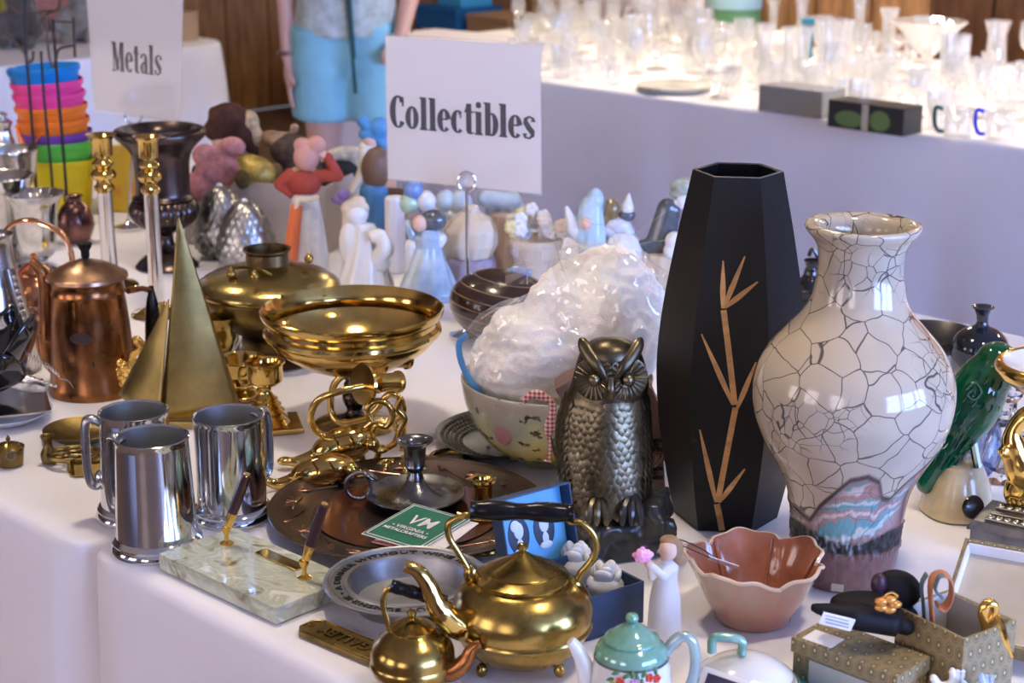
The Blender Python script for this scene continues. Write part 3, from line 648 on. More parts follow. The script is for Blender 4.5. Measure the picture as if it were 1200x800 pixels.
# ================================================================ brass sconces and dolphins
def disc(b, c, nrm, r, th, seg=28, prof=None):
    q = Vector(nrm).to_track_quat('Z', 'Y').to_matrix().to_4x4(); old = b.M; b.M = Matrix.Translation(c) @ q
    b.lathe(prof or [(0, -th), (r*.95, -th), (r, 0), (r*.9, th*.6), (r*.4, th*.3), (0, th*.3)], seg); b.M = old; return b
def sconce(label, bx, by, arm, pan, cupend, scroll):
    L = Loc(bx, by); t = thing('brass_sconce', label, 'sconce', L.p, group='brass wall sconces'); s = L.s
    B().tube(interp([L(*q) for q in arm], 7), s*4.2, 12).done('arm', BRASS, t)
    c = L(*pan); d = (L(*cupend)-c).normalized()
    disc(B(), c, d, s*25, s*3).done('drip_pan', BRASS, t)
    b = B(); q = d.to_track_quat('Z', 'Y').to_matrix().to_4x4(); b.M = Matrix.Translation(c) @ q; ln = (L(*cupend)-c).length
    b.lathe([(0, 0), (s*6, 0), (s*5, ln*.25), (s*12, ln*.35), (s*12, ln*.4), (s*11, ln*.42), (s*11, ln*.9), (s*13, ln*.93), (s*13, ln), (s*10, ln), (s*9, ln*.5), (0, ln*.48)], 28).done('candle_cup', BRASS, t)
    for pts in scroll:
        B().tube(interp([L(*q) for q in pts], 6), s*4, 10).done('scroll', BRASS, t)
    return t
sconce('brass wall sconce with drip pan lying on top of the brass heap', 440, 548, [(428, 452, -.02), (400, 458, -.03), (374, 468, -.03), (364, 488, -.02), (372, 506, 0), (394, 513, 0), (420, 505, 0), (436, 494, 0)], (427, 450, -.02), (468, 447, .018),
    [[(436, 494), (430, 480), (440, 470), (455, 474), (460, 488), (452, 500), (440, 498), (436, 512), (446, 526), (462, 520), (468, 504)], [(446, 526), (440, 540), (428, 546), (424, 534)], [(468, 504), (474, 490), (466, 478), (470, 466)]])
sconce('brass wall sconce half hidden under the pedestal bowl', 452, 528, [(440, 424, .05), (415, 432, .05), (392, 450, .06), (388, 480, .06), (400, 495, .05), (430, 490, .05)], (442, 421, .05), (478, 420, .082),
    [[(430, 490, .05), (442, 478, .05), (456, 462, .05), (470, 468, .05), (472, 484, .05), (460, 494, .05)], [(460, 494, .05), (470, 508, .05), (474, 498, .05), (472, 528, .0)]])
DOL = M('polished_brass')
def dolphin(label, bx, by, ctr, rx, rz, tilt, tail):
    L = Loc(bx, by); t = thing('brass_mount', label, 'ornament', L.p, group='curled brass mounts'); s = L.s
    b = B().ell(L(*ctr), (s*rx, s*rz*1.1, s*rz), Matrix.Rotation(tilt, 3, 'Y'))
    pts = interp([L(*q) for q in tail], 5); n = len(pts)
    b.tube(pts, [s*lerp(rz*.62, 4, k/(n-1)) for k in range(n)], 12); b.ell(pts[-1], (s*10, s*9, s*5))
    b.done('body', BRASS, t, voxel=.0022, smo=5)
    for k in range(2):
        B().tube(interp([L(ctr[0]-rx*.3+k*rx*.5, ctr[1]-rz*.55, -.028), L(ctr[0]-rx*.15+k*rx*.5, ctr[1], -rz*s*1.06), L(ctr[0]-rx*.2+k*rx*.5, ctr[1]+rz*.6, -.02)], 5), s*1.2, 8).done('fin_ridge', BRASS, t)
    B().ell(L(ctr[0]+rx*.85, ctr[1]-2, -.02), (s*9, s*9, s*8)).ell(L(ctr[0]+rx*1.1, ctr[1]+4, -.015), (s*10, s*10, s*5)).done('snout', BRASS, t, voxel=.002, smo=3)
    return t
dolphin('curled shell-like brass mount lying against the charger rim', 378, 573, (378, 551), 40, 19, -.22, [(355, 560), (338, 565), (322, 567), (306, 560)])
dolphin('curled shell-like brass mount behind the first, under the sconces', 405, 549, (402, 522), 40, 22, -.35, [(382, 532), (364, 538), (348, 541), (334, 540)])
L = Loc(470, 556); t = thing('brass_leaf_cluster', 'small cluster of brass leaves beside the charger plate', 'ornament', L.p)
for k in range(12):
    a = k*2.4; r = L.s*(6+k*1.6)
    B().ell((r*math.cos(a)*1.2-L.s*6, r*math.sin(a)*.6, L.s*(8+6*math.sin(k*1.9))), (L.s*9, L.s*4, L.s*6), Matrix.Rotation(a, 3, 'Z') @ Matrix.Rotation(.5, 3, 'Y'), 10, 8).done('leaf', BRASS, t)
B().ell((0, 0, L.s*3), (L.s*16, L.s*10, L.s*4)).done('stem', BRASS, t)
L = Loc(526, 540); t = thing('brass_ring', 'plain brass ring lying by the hammered tray', 'ring', L.p)
B().tube([(L.s*20*math.cos(a), L.s*20*math.sin(a), L.s*4.5) for a in [2*PI*k/36 for k in range(36)]], L.s*4.5, 12, closed=True).done('ring', BRASS2, t)
L = Loc(496, 545); t = thing('brass_buckle', 'small brass scroll buckle by the brass ring', 'buckle', L.p)
B().tube([(L.s*(16*math.cos(a)), L.s*(12*math.sin(a)), L.s*(4+2*math.sin(3*a))) for a in [2*PI*k/30 for k in range(30)]], L.s*3.4, 10, closed=True).tube(interp([(-L.s*10, 0, L.s*6), (0, L.s*4, L.s*10), (L.s*10, 0, L.s*6)], 5), L.s*3, 8).done('frame', BRASS, t)
# ================================================================ charger plate with embossed flowers
L = Loc(478, 608); t = thing('charger_plate', 'large dark copper charger plate embossed with flowers', 'plate', L.p); s = L.s
CHG = M('dark_charger_copper', (.15, .10, .085), .34, .9, col2=(.065, .060, .062), vscale=7, rvar=.08)
z0 = .004
lathe_part_prof = [(0, 0), (s*112, 0), (s*120, .002), (s*140, .009), (s*160, .016), (s*163, .018), (s*163.5, .0195), (s*162, .0205), (s*159, .0195), (s*156, .0200), (s*153, .0185), (s*118, .0085), (s*114, .0075), (s*112, .0080), (s*110, .0068), (s*100, .0045), (0, .004)]
B().lathe(lathe_part_prof, 128).done('plate', CHG, t)
B().lathe([(s*108, .0075), (s*108, .0085), (s*60, .0048), (s*58, .0044)], 96).done('well', M('red_copper_well', (.17, .06, .045), .18, .7, var=.35, vscale=6), t)
REL = M('embossed_copper', (.26, .15, .115), .3, 1, var=.3)
for k in range(9):
    a = 2*PI*(k+.3)/9; fx, fy = s*136*math.cos(a), s*136*math.sin(a); fz = .0145
    for q in range(6):
        aa = a+PI*(q/5-.5)*1.1+ (PI if k % 2 else 0); e_ = Matrix.Rotation(aa, 3, 'Z')
        B().ell(Vector((fx, fy, fz))+e_ @ Vector((s*11, 0, 0)), (s*11, s*3.2, .0022), e_, 10, 6).done('petal', REL, t)
    B().tube(interp([(s*122*math.cos(a+.1), s*122*math.sin(a+.1), .0105), (s*128*math.cos(a+.25), s*128*math.sin(a+.25), .012), (s*138*math.cos(a+.38), s*138*math.sin(a+.38), .0145)], 5), .0012, 6).done('stem', REL, t)
    e_ = Matrix.Rotation(a+.9, 3, 'Z'); B().ell((s*140*math.cos(a+.42), s*140*math.sin(a+.42), .0155), (s*10, s*4, .0015), e_, 10, 6).done('leaf', REL, t)
# ---- pewter chamberstick
PL = T+.0045
L = Loc(487, 588, PL); t = thing('chamberstick', 'pewter chamberstick with ring handle on the charger plate', 'candlestick', L.p); s = L.s
B().lathe([(0, 0), (s*34, 0), (s*50, .006), (s*58, .013), (s*59, .014), (s*58, .0155), (s*55, .0145), (s*48, .009), (s*40, .008), (s*30, .010), (s*18, .020), (s*10, .030), (s*8, .033)], 72).done('pan', PEWTERD, t)
lathe_part('socket', L, [(562, 8), (560, 11), (556, 9), (552, 8), (549, 11), (545, 13), (543, 12), (528, 13), (522, 14), (520, 17), (516, 22), (515, 22), (515, 20), (519, 14), (524, 11), (545, 10), (546, 0)], PEWTERD, t)
B().tube([L(420+15*math.cos(a), 569+15*math.sin(a), -.01) for a in [2*PI*k/28 for k in range(28)]], s*2.4, 10, closed=True).done('ring_handle', PEWTERD, t)
B().ell(L(434, 557, -.01), (s*11, s*9, s*3), Matrix.Rotation(.6, 3, 'Y')).done('thumb_rest', PEWTERD, t)
B().tube([L(433, 577, -.01), L(440, 582, -.005)], s*2.5, 8).done('lug', PEWTERD, t)
# ---- green card
cz = T+.0225; q0, q1, q2, q3 = W(429, 622, cz), W(496, 642, cz), W(546, 608, cz), W(480, 597, cz)
cc = (q0+q1+q2+q3)/4; ax = (q1-q0).normalized(); an = math.atan2(ax.y, ax.x); wl_, hl_ = (q1-q0).length*1.0, (q2-q1).length
t = thing('leaflet', 'green and white metalcrafters leaflet lying on the charger plate', 'leaflet', cc, an)
m4 = Matrix.Rotation(.06, 4, 'X')
b = B(); b.M = m4; b.box((0, 0, 0), (wl_, hl_, .0006)).done('sheet', PAPER, t, smooth=False)
gm = M('dark_green_print', (.02, .16, .10), .45)
b = B(); b.M = m4; b.box((0, .0, .0005), (wl_*.97, hl_*.97, .0003)).done('green_panel', gm, t, smooth=False)
b = B(); b.M = Matrix.Translation((0, 0, .0009)) @ m4
for sx in (-1, 1): b.box((sx*wl_*.45, 0, 0), (.0012, hl_*.90, .0002))
for sy in (-1, 1): b.box((0, sy*hl_*.45, 0), (wl_*.90, .0012, .0002))
b.done('border_line', PAPER, t, smooth=False)
me = text_me('VM', .034, .012, .85); me_obj('lettering', me, PAPER, t, (0, .012, .0016), (.06, 0, 0))
me = text_me('\u2022 VIRGINIA \u2022', .0105, .02); me_obj('lettering', me, PAPER, t, (0, -.012, .0011), (.06, 0, 0))
me = text_me('METALCRAFTERS', .0088, .03); me_obj('lettering', me, PAPER, t, (0, -.0225, .0008), (.06, 0, 0))
p2 = W(515, 640, cz-.003); t = thing('leaflet', 'white folded leaflet with red edge under the green one', 'leaflet', cc+Vector((.012, -.012, -.0028)), an+.12)
b = B(); b.M = Matrix.Rotation(.05, 4, 'X'); b.box((0, 0, 0), (wl_*1.0, hl_*1.0, .0008)).done('sheet', PAPER, t, smooth=False)
b = B(); b.M = Matrix.Rotation(.05, 4, 'X'); b.box((0, -hl_*.47, .0006), (wl_, .006, .0003)).done('edge_print', M('dark_red_print', (.22, .03, .03), .5), t, smooth=False)
# ---- brass candle bracket on the charger
L = Loc(566, 606, PL+.001); t = thing('brass_bracket', 'brass candle bracket with hinged arm lying on the charger plate', 'bracket', L.p); s = L.s
lathe_part('candle_cup', L, [(606, 0), (606, 20), (602, 22), (598, 12), (594, 11), (570, 11), (566, 13), (563, 16), (560, 16), (561, 12), (567, 9), (590, 8), (592, 0)], BRASS, t)
B().tube(interp([L(535, 604, -.01), L(555, 608, -.015), L(585, 607, -.015), L(610, 612, -.005), L(630, 606, 0)], 6), [s*5]*6+[s*7]*6+[s*8]*6+[s*6]*6+[s*3], 10, flat=.6).done('leaf_plate', BRASS, t)
B().tube([L(602, 610, -.02), L(585, 626, -.05), L(572, 638, -.09)], [s*4, s*6, s*6], 10, flat=.4).done('arm', BRASS2, t)
B().tube([L(566+15*math.cos(a), 644+5*math.sin(a), -.103-.012*math.sin(a)) for a in [2*PI*k/22 for k in range(22)]], s*3.2, 8, closed=True).done('ring', BRASS2, t)
B().lathe([(0, 0), (s*26, 0), (s*28, .004), (s*24, .012), (s*10, .014), (0, .014)], 40, c=L(610, 628, .0)-Vector((0, 0, L(610, 628).z))+Vector((0, 0, .010))).done('dark_base', M('brown_bronze'), t)
# ================================================================ pewter bowl with lettered rim
L = Loc(478, 706); t = thing('pewter_bowl', 'grey pewter bowl with proverb lettered round its wide rim', 'bowl', L.p); s = L.s
zr = L.prof([(680, 1)])[0][1]
PB = M('cast_pewter', (.36, .365, .385), .42, 1, var=.2, vscale=26, rvar=.08)
B().lathe([(0, 0), (s*62, 0), (s*64, .002), (s*68, zr*.5), (s*71, zr-.004), (s*95, zr-.003), (s*98, zr-.001), (s*98.5, zr+.001), (s*97, zr+.003), (s*94, zr+.002), (s*93, zr+.0003), (s*90, zr+.0003), (s*89.5, zr+.0015), (s*88.5, zr+.0015), (s*88, zr), (s*75, zr), (s*74.5, zr+.0015), (s*73, zr+.0015), (s*70, zr+.002), (s*67, zr-.002), (s*65, zr*.5), (s*60, .005), (s*40, .004), (0, .004)], 96).done('bowl', PB, t)
me = text_me('A DINNER WITHOUT WINE IS LIKE A DAY WITHOUT SUNSHINE \u2022', s*10.5, .012, 1.0, .0005, 1.1); wdt = max(v.co.x for v in me.vertices)-min(v.co.x for v in me.vertices)
x0 = min(v.co.x for v in me.vertices)
for v in me.vertices:
    a = math.radians(200) - (v.co.x-x0)/wdt*2*PI*.985; r = s*81.3+v.co.y*1.05; zz = v.co.z
    v.co = Vector((r*math.cos(a), r*math.sin(a), zr+.0007+zz))
me_obj('lettering', me, M('black_pewter_letters', (.05, .05, .055), .4, .8), t)
# ---- brass plaque
q0, q1 = W(363, 738), W(440, 770); ax = q1-q0; an = math.atan2(ax.y, ax.x); ln = ax.length*1.28; wd = .040
ctr = q0+ax*.56+Vector((-math.sin(an), math.cos(an), 0))*.001
t = thing('brass_plaque', 'cast brass name plaque with raised lettering beside the teapots', 'plaque', ctr, an)
def oct_(l, w_, c): return [(-l/2, -w_/2+c), (-l/2+c, -w_/2), (l/2-c, -w_/2), (l/2, -w_/2+c), (l/2, w_/2-c), (l/2-c, w_/2), (-l/2+c, w_/2), (-l/2, w_/2-c)]
B().prism(oct_(ln, wd, .011), 0, .006).done('plate', BRASSD, t, smooth=False, bevel=.0008)
b = B(); P = [Vector((x*.94, y*.84, .0065)) for x, y in oct_(ln, wd, .011)]; b.tube(P, .0012, 6, closed=True).done('raised_border', BRASS2, t)
me = text_me('GALLEY', .0215, .02, .95, .0016, 1.05); me_obj('lettering', me, BRASS2, t, (0, 0, .0068), (0, 0, PI))
B().lathe([(.0022, 0), (.0042, 0), (.0042, .0012), (.0022, .0012)], 14, c=(-ln/2+.010, 0, .0061)).done('screw_hole', BRASS2, t)
# ================================================================ teapots
def grip(b, p0, p1, r, knots):
    p0 = Vector(p0); p1 = Vector(p1); n = 40; rs = []
    for k in range(n+1):
        x = k/n; g = .58+.42*math.sin(PI*((x*knots) % 1))**.7
        if min(abs((x*knots) % 1), abs(1-(x*knots) % 1)) < .05: g = .98
        rs.append(r*g)
    return b.tube([p0.lerp(p1, k/n) for k in range(n+1)], rs, 18)
# big one
L = Loc(612, 778); t = thing('brass_teapot', 'large squat brass teapot with black turned bail handle', 'teapot', L.p); s = L.s
lathe_part('body', L, smoothrows([(768, 0), (767, 36), (762, 55), (750, 70), (738, 77), (734, 79)], 4)+[(732, 81.5), (729, 83), (726, 82)]+smoothrows([(725, 81), (715, 83), (705, 82), (692, 75), (682, 63), (678, 54), (676, 52)], 4), BRASS2, t, seg=80)
lathe_part('lid', L, [(678, 52), (676, 55), (673, 55), (671, 50), (667, 42), (666, 43), (664, 40), (658, 26), (652, 14), (648, 8), (646, 4), (645, 0)], BRASS2, t, seg=64)
lathe_part('knob', L, [(648, 3), (645, 3), (643, 6), (640, 7), (637, 5), (635, 0)], BRASS2, t, seg=24)
for x, y, d in ((565, 772, -.03), (655, 772, -.03), (610, 772, .05)):
    B().ell((L(x, 762).x, d, .0085), (s*7, s*7, s*9)).done('foot', BRASS2, t)
B().tube(interp([L(552, 672), L(545, 660), L(536, 645), L(526, 628), L(527, 612), L(545, 604), L(556, 604), L(557, 597)], 6), s*4, 10).done('bail', BRASS2, t)
B().tube(interp([L(673, 688), L(680, 672), L(694, 655), L(699, 638), L(693, 622), L(680, 612), L(668, 611), L(667, 600)], 6), s*4, 10).done('bail', BRASS2, t)
B().ell(L(673, 689, -.0), (s*9, s*6, s*13)).done('bail_mount', BRASS2, t)
B().ell(L(552, 674, -.0), (s*9, s*6, s*13)).done('bail_mount', BRASS2, t)
b = B(); grip(b, L(551, 597), L(672, 601), s*12, 2).done('grip', BLACKW, t)
b = B(); b.tube(interp([L(552, 738, -.03), L(530, 728, -.04), L(512, 708, -.045), L(500, 682, -.045), L(488, 668, -.045), L(474, 663, -.045)], 7), [s*q for q in [17]*7+[15]*7+[11]*7+[9]*7+[7.5]*7+[7]], 16).done('spout', BRASS, t)
# small one
L = Loc(484, 800); t = thing('brass_teapot', 'small brass teapot with black beaded bail handle and copper spout', 'teapot', L.p); s = L.s
lathe_part('body', L, smoothrows([(800, 0), (800, 26), (796, 36), (786, 46), (778, 49)], 4)+[(777, 50.5), (774, 51), (772, 50)]+smoothrows([(771, 49.5), (760, 49), (750, 43), (742, 33), (738, 27), (736, 25)], 4), BRASS2, t, seg=72)
lathe_part('lid', L, [(738, 25), (736, 27), (734, 27), (732, 22), (727, 14), (724, 7), (722, 0)], BRASS2, t)
lathe_part('knob', L, [(724, 3), (721, 5), (718, 6), (715, 4), (714, 0)], BRASS2, t, seg=20)
B().tube(interp([L(459, 744), L(453, 725), L(449, 706), L(453, 692), L(461, 688)], 6), s*3.6, 10, flat=.5).done('bail', BRASS2, t)
B().tube(interp([L(522, 745), L(527, 730), L(524, 715), L(519, 706)], 6), s*3.6, 10, flat=.5).done('bail', BRASS2, t)
b = B(); grip(b, L(458, 686), L(523, 705), s*8.5, 4).done('grip', BLACKW, t)
b = B(); b.tube(interp([L(520, 787, -.01), L(535, 784, -.02), L(547, 772, -.022), L(553, 760, -.022), L(563, 754, -.022)], 6), [s*q for q in [13]*6+[10]*6+[8]*6+[6]*6+[5]], 14).done('spout', COPPERD, t)
# ================================================================ blue gift box
BLUE = M('dark_blue_card', (.022, .045, .10), .5, var=.15); SKY = M('sky_blue_card', (.10, .36, .66), .45)
fl_, fr_ = W(671, 757), W(754, 729); ex = fr_-fl_; an = math.atan2(ex.y, ex.x); ln = ex.length; hb = .050
nv = Vector((-math.sin(an), math.cos(an), 0)); bk_ = W(680, 645, T+hb); dp = max(.08, min(.14, (bk_-fr_).dot(nv))); ctr = fl_+ex*.5+nv*dp/2
t = thing('gift_box', 'open dark blue gift box with cameo print inside its lid', 'box', ctr, an)
b = B().box((0, 0, .001), (ln, dp, .002))
for sy in (-1, 1): b.box((0, sy*(dp/2-.0015), hb/2), (ln, .003, hb))
for sx in (-1, 1): b.box((sx*(ln/2-.0015), 0, hb/2), (.003, dp-.006, hb))
b.box((0, .0, hb*.36), (ln-.006, .002, hb*.7)).done('tray', BLUE, t, smooth=False, bevel=.0006)
# lid stands up, hinged on the far long side
rl = Matrix.Translation((-.004, dp/2+.010, hb*.72)) @ Matrix.Rotation(math.radians(-14), 4, 'X')
lw_, lh_ = ln*1.0, .092
b = B(); b.M = rl
b.box((0, .009, lh_/2), (lw_, .002, lh_))
for sx in (-1, 1): b.box((sx*(lw_/2-.001), -.001, lh_/2), (.002, .02, lh_))
for z_ in (.001, lh_-.001): b.box((0, -.001, z_), (lw_-.004, .02, .002))
lid = b.done('lid', BLUE, t, smooth=False, bevel=.0005)
b = B(); b.M = rl; b.box((0, .0072, lh_/2), (lw_-.006, .001, lh_-.006)).done('lid_print', SKY, lid, smooth=False)
DK = M('dark_oval_print', (.02, .03, .06), .5); WH = M('white_cameo', (.62, .68, .72), .6)
for k, x in enumerate((-.019, .017)):
    b = B(); b.M = rl; b.ell((x, .0064, lh_*.47), (.0150, .0012, .022)).done('cameo_oval', DK, lid)
    b = B(); b.M = rl; b.ell((x, .0055, lh_*.53), (.0068, .0012, .0098)).ell((x, .0055, lh_*.53-.016), (.0045, .0011, .007)).ell((x, .0055, lh_*.53-.024), (.0088, .0011, .0045)).ell((x+(.004 if k else -.004), .0055, lh_*.53+.006), (.0066, .0013, .0068)).done('cameo_head', WH, lid)
me = text_me('two cameos', .006, .01); o = me_obj('caption', me, DK, lid); o.matrix_local = rl @ Matrix.Translation((0, .0064, lh_*.82)) @ Matrix.Rotation(PI/2, 4, 'X')
for lab, off in (('nearer the brass teapot', -ln*.24), ('nearer the standing girl figurine', ln*.22)):
    q = W(*((674, 690) if off < 0 else (709, 714)), T+.0025)
    o = thing('porcelain_rose', 'white porcelain rose in the blue box compartment ' + lab, 'ornament', q)
    B().lathe([(0, 0), (.014, 0), (.02, .012), (.022, .03), (.021, .036), (.017, .04), (0, .04)], 24).done('cup', WHITEP, o)
    for k in range(9):
        a = k*2.2; r = .021-.0016*k
        B().ell((r*.6*math.cos(a), r*.6*math.sin(a), .042+.0012*k), (.0135-.0008*k, .005, .0095), Matrix.Rotation(a+PI/2, 3, 'Z') @ Matrix.Rotation(.35, 3, 'X'), 12, 8).done('petal', WHITEP, o)
# ================================================================ owl
L = Loc(718, 640); s = L.s
t = thing('owl_statue', 'cast bronze horned owl statue perched on a dark rock', 'statue', L.p)
OWL = M('owl_bronze', (.13, .105, .066), .36, 1, col2=(.05, .043, .032), vscale=22, rvar=.08)
OWLH = M('owl_bronze_high', (.19, .155, .095), .36, 1, var=.5, vscale=30)
ROCK = M('black_rock', (.07, .07, .066), .30, .6, var=.4, bump=.9, bscale=45)
b = B(); P = []
random.seed(3)
b.box(L(732, 618), (s*106, s*95, s*42), rz=.3, taper=.86).box(L(754, 596), (s*62, s*80, s*40), rz=-.25, taper=.82).box(L(700, 600, .0), (s*50, s*70, s*36), rz=.5, taper=.7)
ro = b.done('rock', ROCK, t, voxel=.004, smo=2)
tx = bpy.data.textures.new('rock_noise', 'CLOUDS'); tx.noise_scale = .022; tx.noise_depth = 3
md = ro.modifiers.new('rough', 'DISPLACE'); md.texture = tx; md.strength = .016; md.mid_level = .5
# body profile: rows with left/right px
prof = [(590, 676, 753), (575, 668, 757), (550, 661, 759), (520, 656, 760), (490, 657, 759), (465, 663, 757), (450, 669, 759), (435, 674, 757), (420, 678, 753), (408, 684, 747), (400, 693, 738), (397, 705, 727)]
def owl_ring(i):
    r_, xl, xr = prof[i]; cz = L((xl+xr)/2, r_); return cz, (xr-xl)/2*s
bo = B(); rings = []; sm = interp([(r_, xl, xr) for r_, xl, xr in prof], 4)
for q in sm:
    cz = L((q.y+q.z)/2, q.x); hw = (q.z-q.y)/2*s
    rings.append((cz, hw))
n = 40; rr = [[bo.v((c.x+h_*math.cos(2*PI*k/n), h_*.86*math.sin(2*PI*k/n), c.z)) for k in range(n)] for c, h_ in rings]
for A_, C_ in zip(rr, rr[1:]):
    for k in range(n): bo.f((A_[k], A_[(k+1) % n], C_[(k+1) % n], C_[k]))
bo.f(rr[0][::-1]); bo.f(rr[-1]); bo.done('body', OWL, t, ang=80)
def osurf(ang, row):
    """point and normal on the owl's trunk, ang 0 = towards the viewer, positive = right"""
    k = min(range(len(sm)), key=lambda i: abs(sm[i].x-row)); c, h_ = rings[k]; a = -PI/2+ang
    p = Vector((c.x+h_*math.cos(a), h_*.86*math.sin(a), L(700, row).z)); return p, Vector((math.cos(a)*.86, math.sin(a), .12)).normalized()
fm = B()
def feather(b, p, nrm, wd_, ln_, th=.0025, lean=0.0):
    dn = Vector((lean, 0, -1)); dn = (dn-nrm*dn.dot(nrm)).normalized(); sd = nrm.cross(dn)
    pts = [(0, -.6, -.4), (.75, -.3, -.1), (1, .2, .25), (.66, .7, .7), (0, 1.05, 1.0), (-.66, .7, .7), (-1, .2, .25), (-.75, -.3, -.1)]
    vs = [b.v(p+sd*x*wd_/2+dn*y*ln_*.6+nrm*th*z) for x, y, z in pts]; c_ = b.v(p+dn*ln_*.1+nrm*th*1.05); c2 = b.v(p+dn*ln_*.55+nrm*th*1.25)
    for q in ((0, 1), (1, 2), (6, 7), (7, 0)): b.f((vs[q[0]], vs[q[1]], c_))
    for q in ((2, 3), (3, 4), (4, 5), (5, 6)): b.f((vs[q[0]], vs[q[1]], c2))
    b.f((vs[2], c2, c_)); b.f((vs[6], c_, c2))
random.seed(8)
rowk = 584; j = 0
while rowk > 462:
    big = (rowk-460)/124; m = 13
    for k in range(m):
        a = (k-(m-1)/2+(j % 2)*.5)*.165+random.uniform(-.03, .03); p, nr = osurf(a, rowk+random.uniform(-2, 2)); feather(fm, p, nr, s*random.uniform(10.5, 13), s*lerp(13, 22, big), .0016, random.uniform(-.12, .12)+a*.15)
    rowk -= lerp(6.0, 9.0, big); j += 1
fm.done('breast_feathers', OWLH, t, ang=35)['kind'] = 'stuff'
wm = B()
for sd in (-1, 1):
    for j, row in enumerate(range(585, 462, -8)):
        for k in range(6):
            a = sd*(1.02+k*.17); p, nr = osurf(a, row); feather(wm, p+nr*.0015, nr, s*random.uniform(9, 11), s*(26-j*.8), .002, -sd*.18)
wm.done('wing_feathers', OWL, t, ang=35)['kind'] = 'stuff'
for sd, cx in ((-1, 697), (1, 735)):
    c = L(cx, 444, -s*37)
    disc(B(), c, (sd*.32, -1, .05), s*25, s*5, 28, [(0, -s*5), (s*24, -s*4), (s*25, 0), (s*16, s*1.5), (s*9, -s*1), (0, -s*1)]).done('facial_disc', OWL, t)
    b = B()
    for k in range(22):
        a = 2*PI*k/22; q = Vector((sd*.32, -1, .05)).to_track_quat('Z', 'Y').to_matrix()
        b.tube([c+q @ Vector((s*9*math.cos(a), s*9*math.sin(a), s*1.5)), c+q @ Vector((s*23*math.cos(a), s*23*math.sin(a), s*2))], [s*.8, s*1.5], 5)
    b.done('disc_rays', OWLH, t)['kind'] = 'stuff'
    b = B(); b.ell(c+Vector((sd*s*1, -s*3, 0)), s*7.5).done('eye', OWLH, t)
    # brow and ear tuft
    B().tube(interp([L(716, 452, -s*42), L(716+sd*14, 432, -s*40), L(716+sd*27, 414, -s*30), L(716+sd*36, 396, -s*18)], 5), [s*q for q in [3]*5+[8]*5+[7.5]*5+[2]], 10, flat=.55).done('brow_tuft', OWL, t)
B().tube(interp([L(716, 443, -s*42), L(716, 455, -s*47), L(715, 467, -s*42)], 4), [s*4]*4+[s*5]*4+[s*1], 10).done('beak', OWLH, t)
B().ell(L(715, 418, -s*16), (s*30, s*25, s*22)).done('crown', OWL, t)
for cx in (700, 740):
    for k in (-1, 0, 1):
        B().tube(interp([L(cx, 578, -s*26), L(cx+k*7, 590, -s*42), L(cx+k*10, 602, -s*50), L(cx+k*11, 616, -s*52)], 4), [s*6]*4+[s*5]*4+[s*4.5]*4+[s*1.5], 8).done('talon', OWLH if cx == 700 else ROCK, t)
# ================================================================ hammered tray, glass bowl, bag
L = Loc(604, 520); t = thing('hammered_tray', 'round hammered silver tray with studded rim under the glass bowl', 'tray', L.p); s = L.s
HAM = M('tarnished_silver', (.10, .097, .093), .36, 1, var=.4, vscale=40)
B().lathe([(0, 0), (s*58, 0), (s*62, .002), (s*88, .014), (s*93, .017), (s*94, .019), (s*92, .019), (s*87, .016), (s*62, .005), (s*58, .003), (0, .003)], 80).done('dish', HAM, t)
b = B()
for j, r in enumerate((64, 69.5, 75, 80.5, 86)):
    m = int(r*.95)
    for k in range(m):
        a = 2*PI*(k+.5*(j % 2))/m; b.ell((s*r*math.cos(a), s*r*math.sin(a), .0045+(r-62)/26*.0115), (s*2.7, s*2.7, s*2.6), u=8, v=5)
b.done('studs', HAM, t)['kind'] = 'stuff'
L = Loc(652, 532, T+.0035); t = thing('glass_bowl', 'painted glass bowl with yellow and green patches holding the bagged stuffing', 'bowl', L.p); s = L.s
bg = bpy.data.materials.new('painted_glass'); bg.use_nodes = True; nt = bg.node_tree; I = nt.nodes['Principled BSDF'].inputs
tc = nd(nt, 'ShaderNodeTexCoord'); n1 = nd(nt, 'ShaderNodeTexNoise', i_Scale=14., i_Detail=2.); nt.links.new(tc.outputs['Object'], n1.inputs['Vector'])
sx = nd(nt, 'ShaderNodeSeparateXYZ'); nt.links.new(tc.outputs['Object'], sx.inputs[0])
ma = nd(nt, 'ShaderNodeMath', operation='MULTIPLY_ADD', i_1=5.5, i_2=-.36); nt.links.new(sx.outputs['Z'], ma.inputs[0])
ad = nd(nt, 'ShaderNodeMath', operation='ADD'); nt.links.new(ma.outputs[0], ad.inputs[0]); nt.links.new(n1.outputs['Fac'], ad.inputs[1])
rp = nd(nt, 'ShaderNodeValToRGB'); e = rp.color_ramp.elements; e[0].position = .12; e[0].color = (.10, .12, .04, 1); e[1].position = .95; e[1].color = (.60, .66, .52, 1)
for p_, c_ in ((.25, (.62, .48, .10, 1)), (.42, (.58, .52, .26, 1)), (.60, (.40, .44, .30, 1)), (.78, (.52, .44, .36, 1))): q = e.new(p_); q.color = c_
nt.links.new(ad.outputs[0], rp.inputs[0])
n2 = nd(nt, 'ShaderNodeTexNoise', i_Scale=60., i_Detail=2.); nt.links.new(tc.outputs['Object'], n2.inputs['Vector'])
r2 = nd(nt, 'ShaderNodeValToRGB'); r2.color_ramp.elements[0].position = .33; r2.color_ramp.elements[0].color = (.10, .11, .08, 1); r2.color_ramp.elements[1].position = .38; r2.color_ramp.elements[1].color = (1, 1, 1, 1)
nt.links.new(n2.outputs['Fac'], r2.inputs[0])
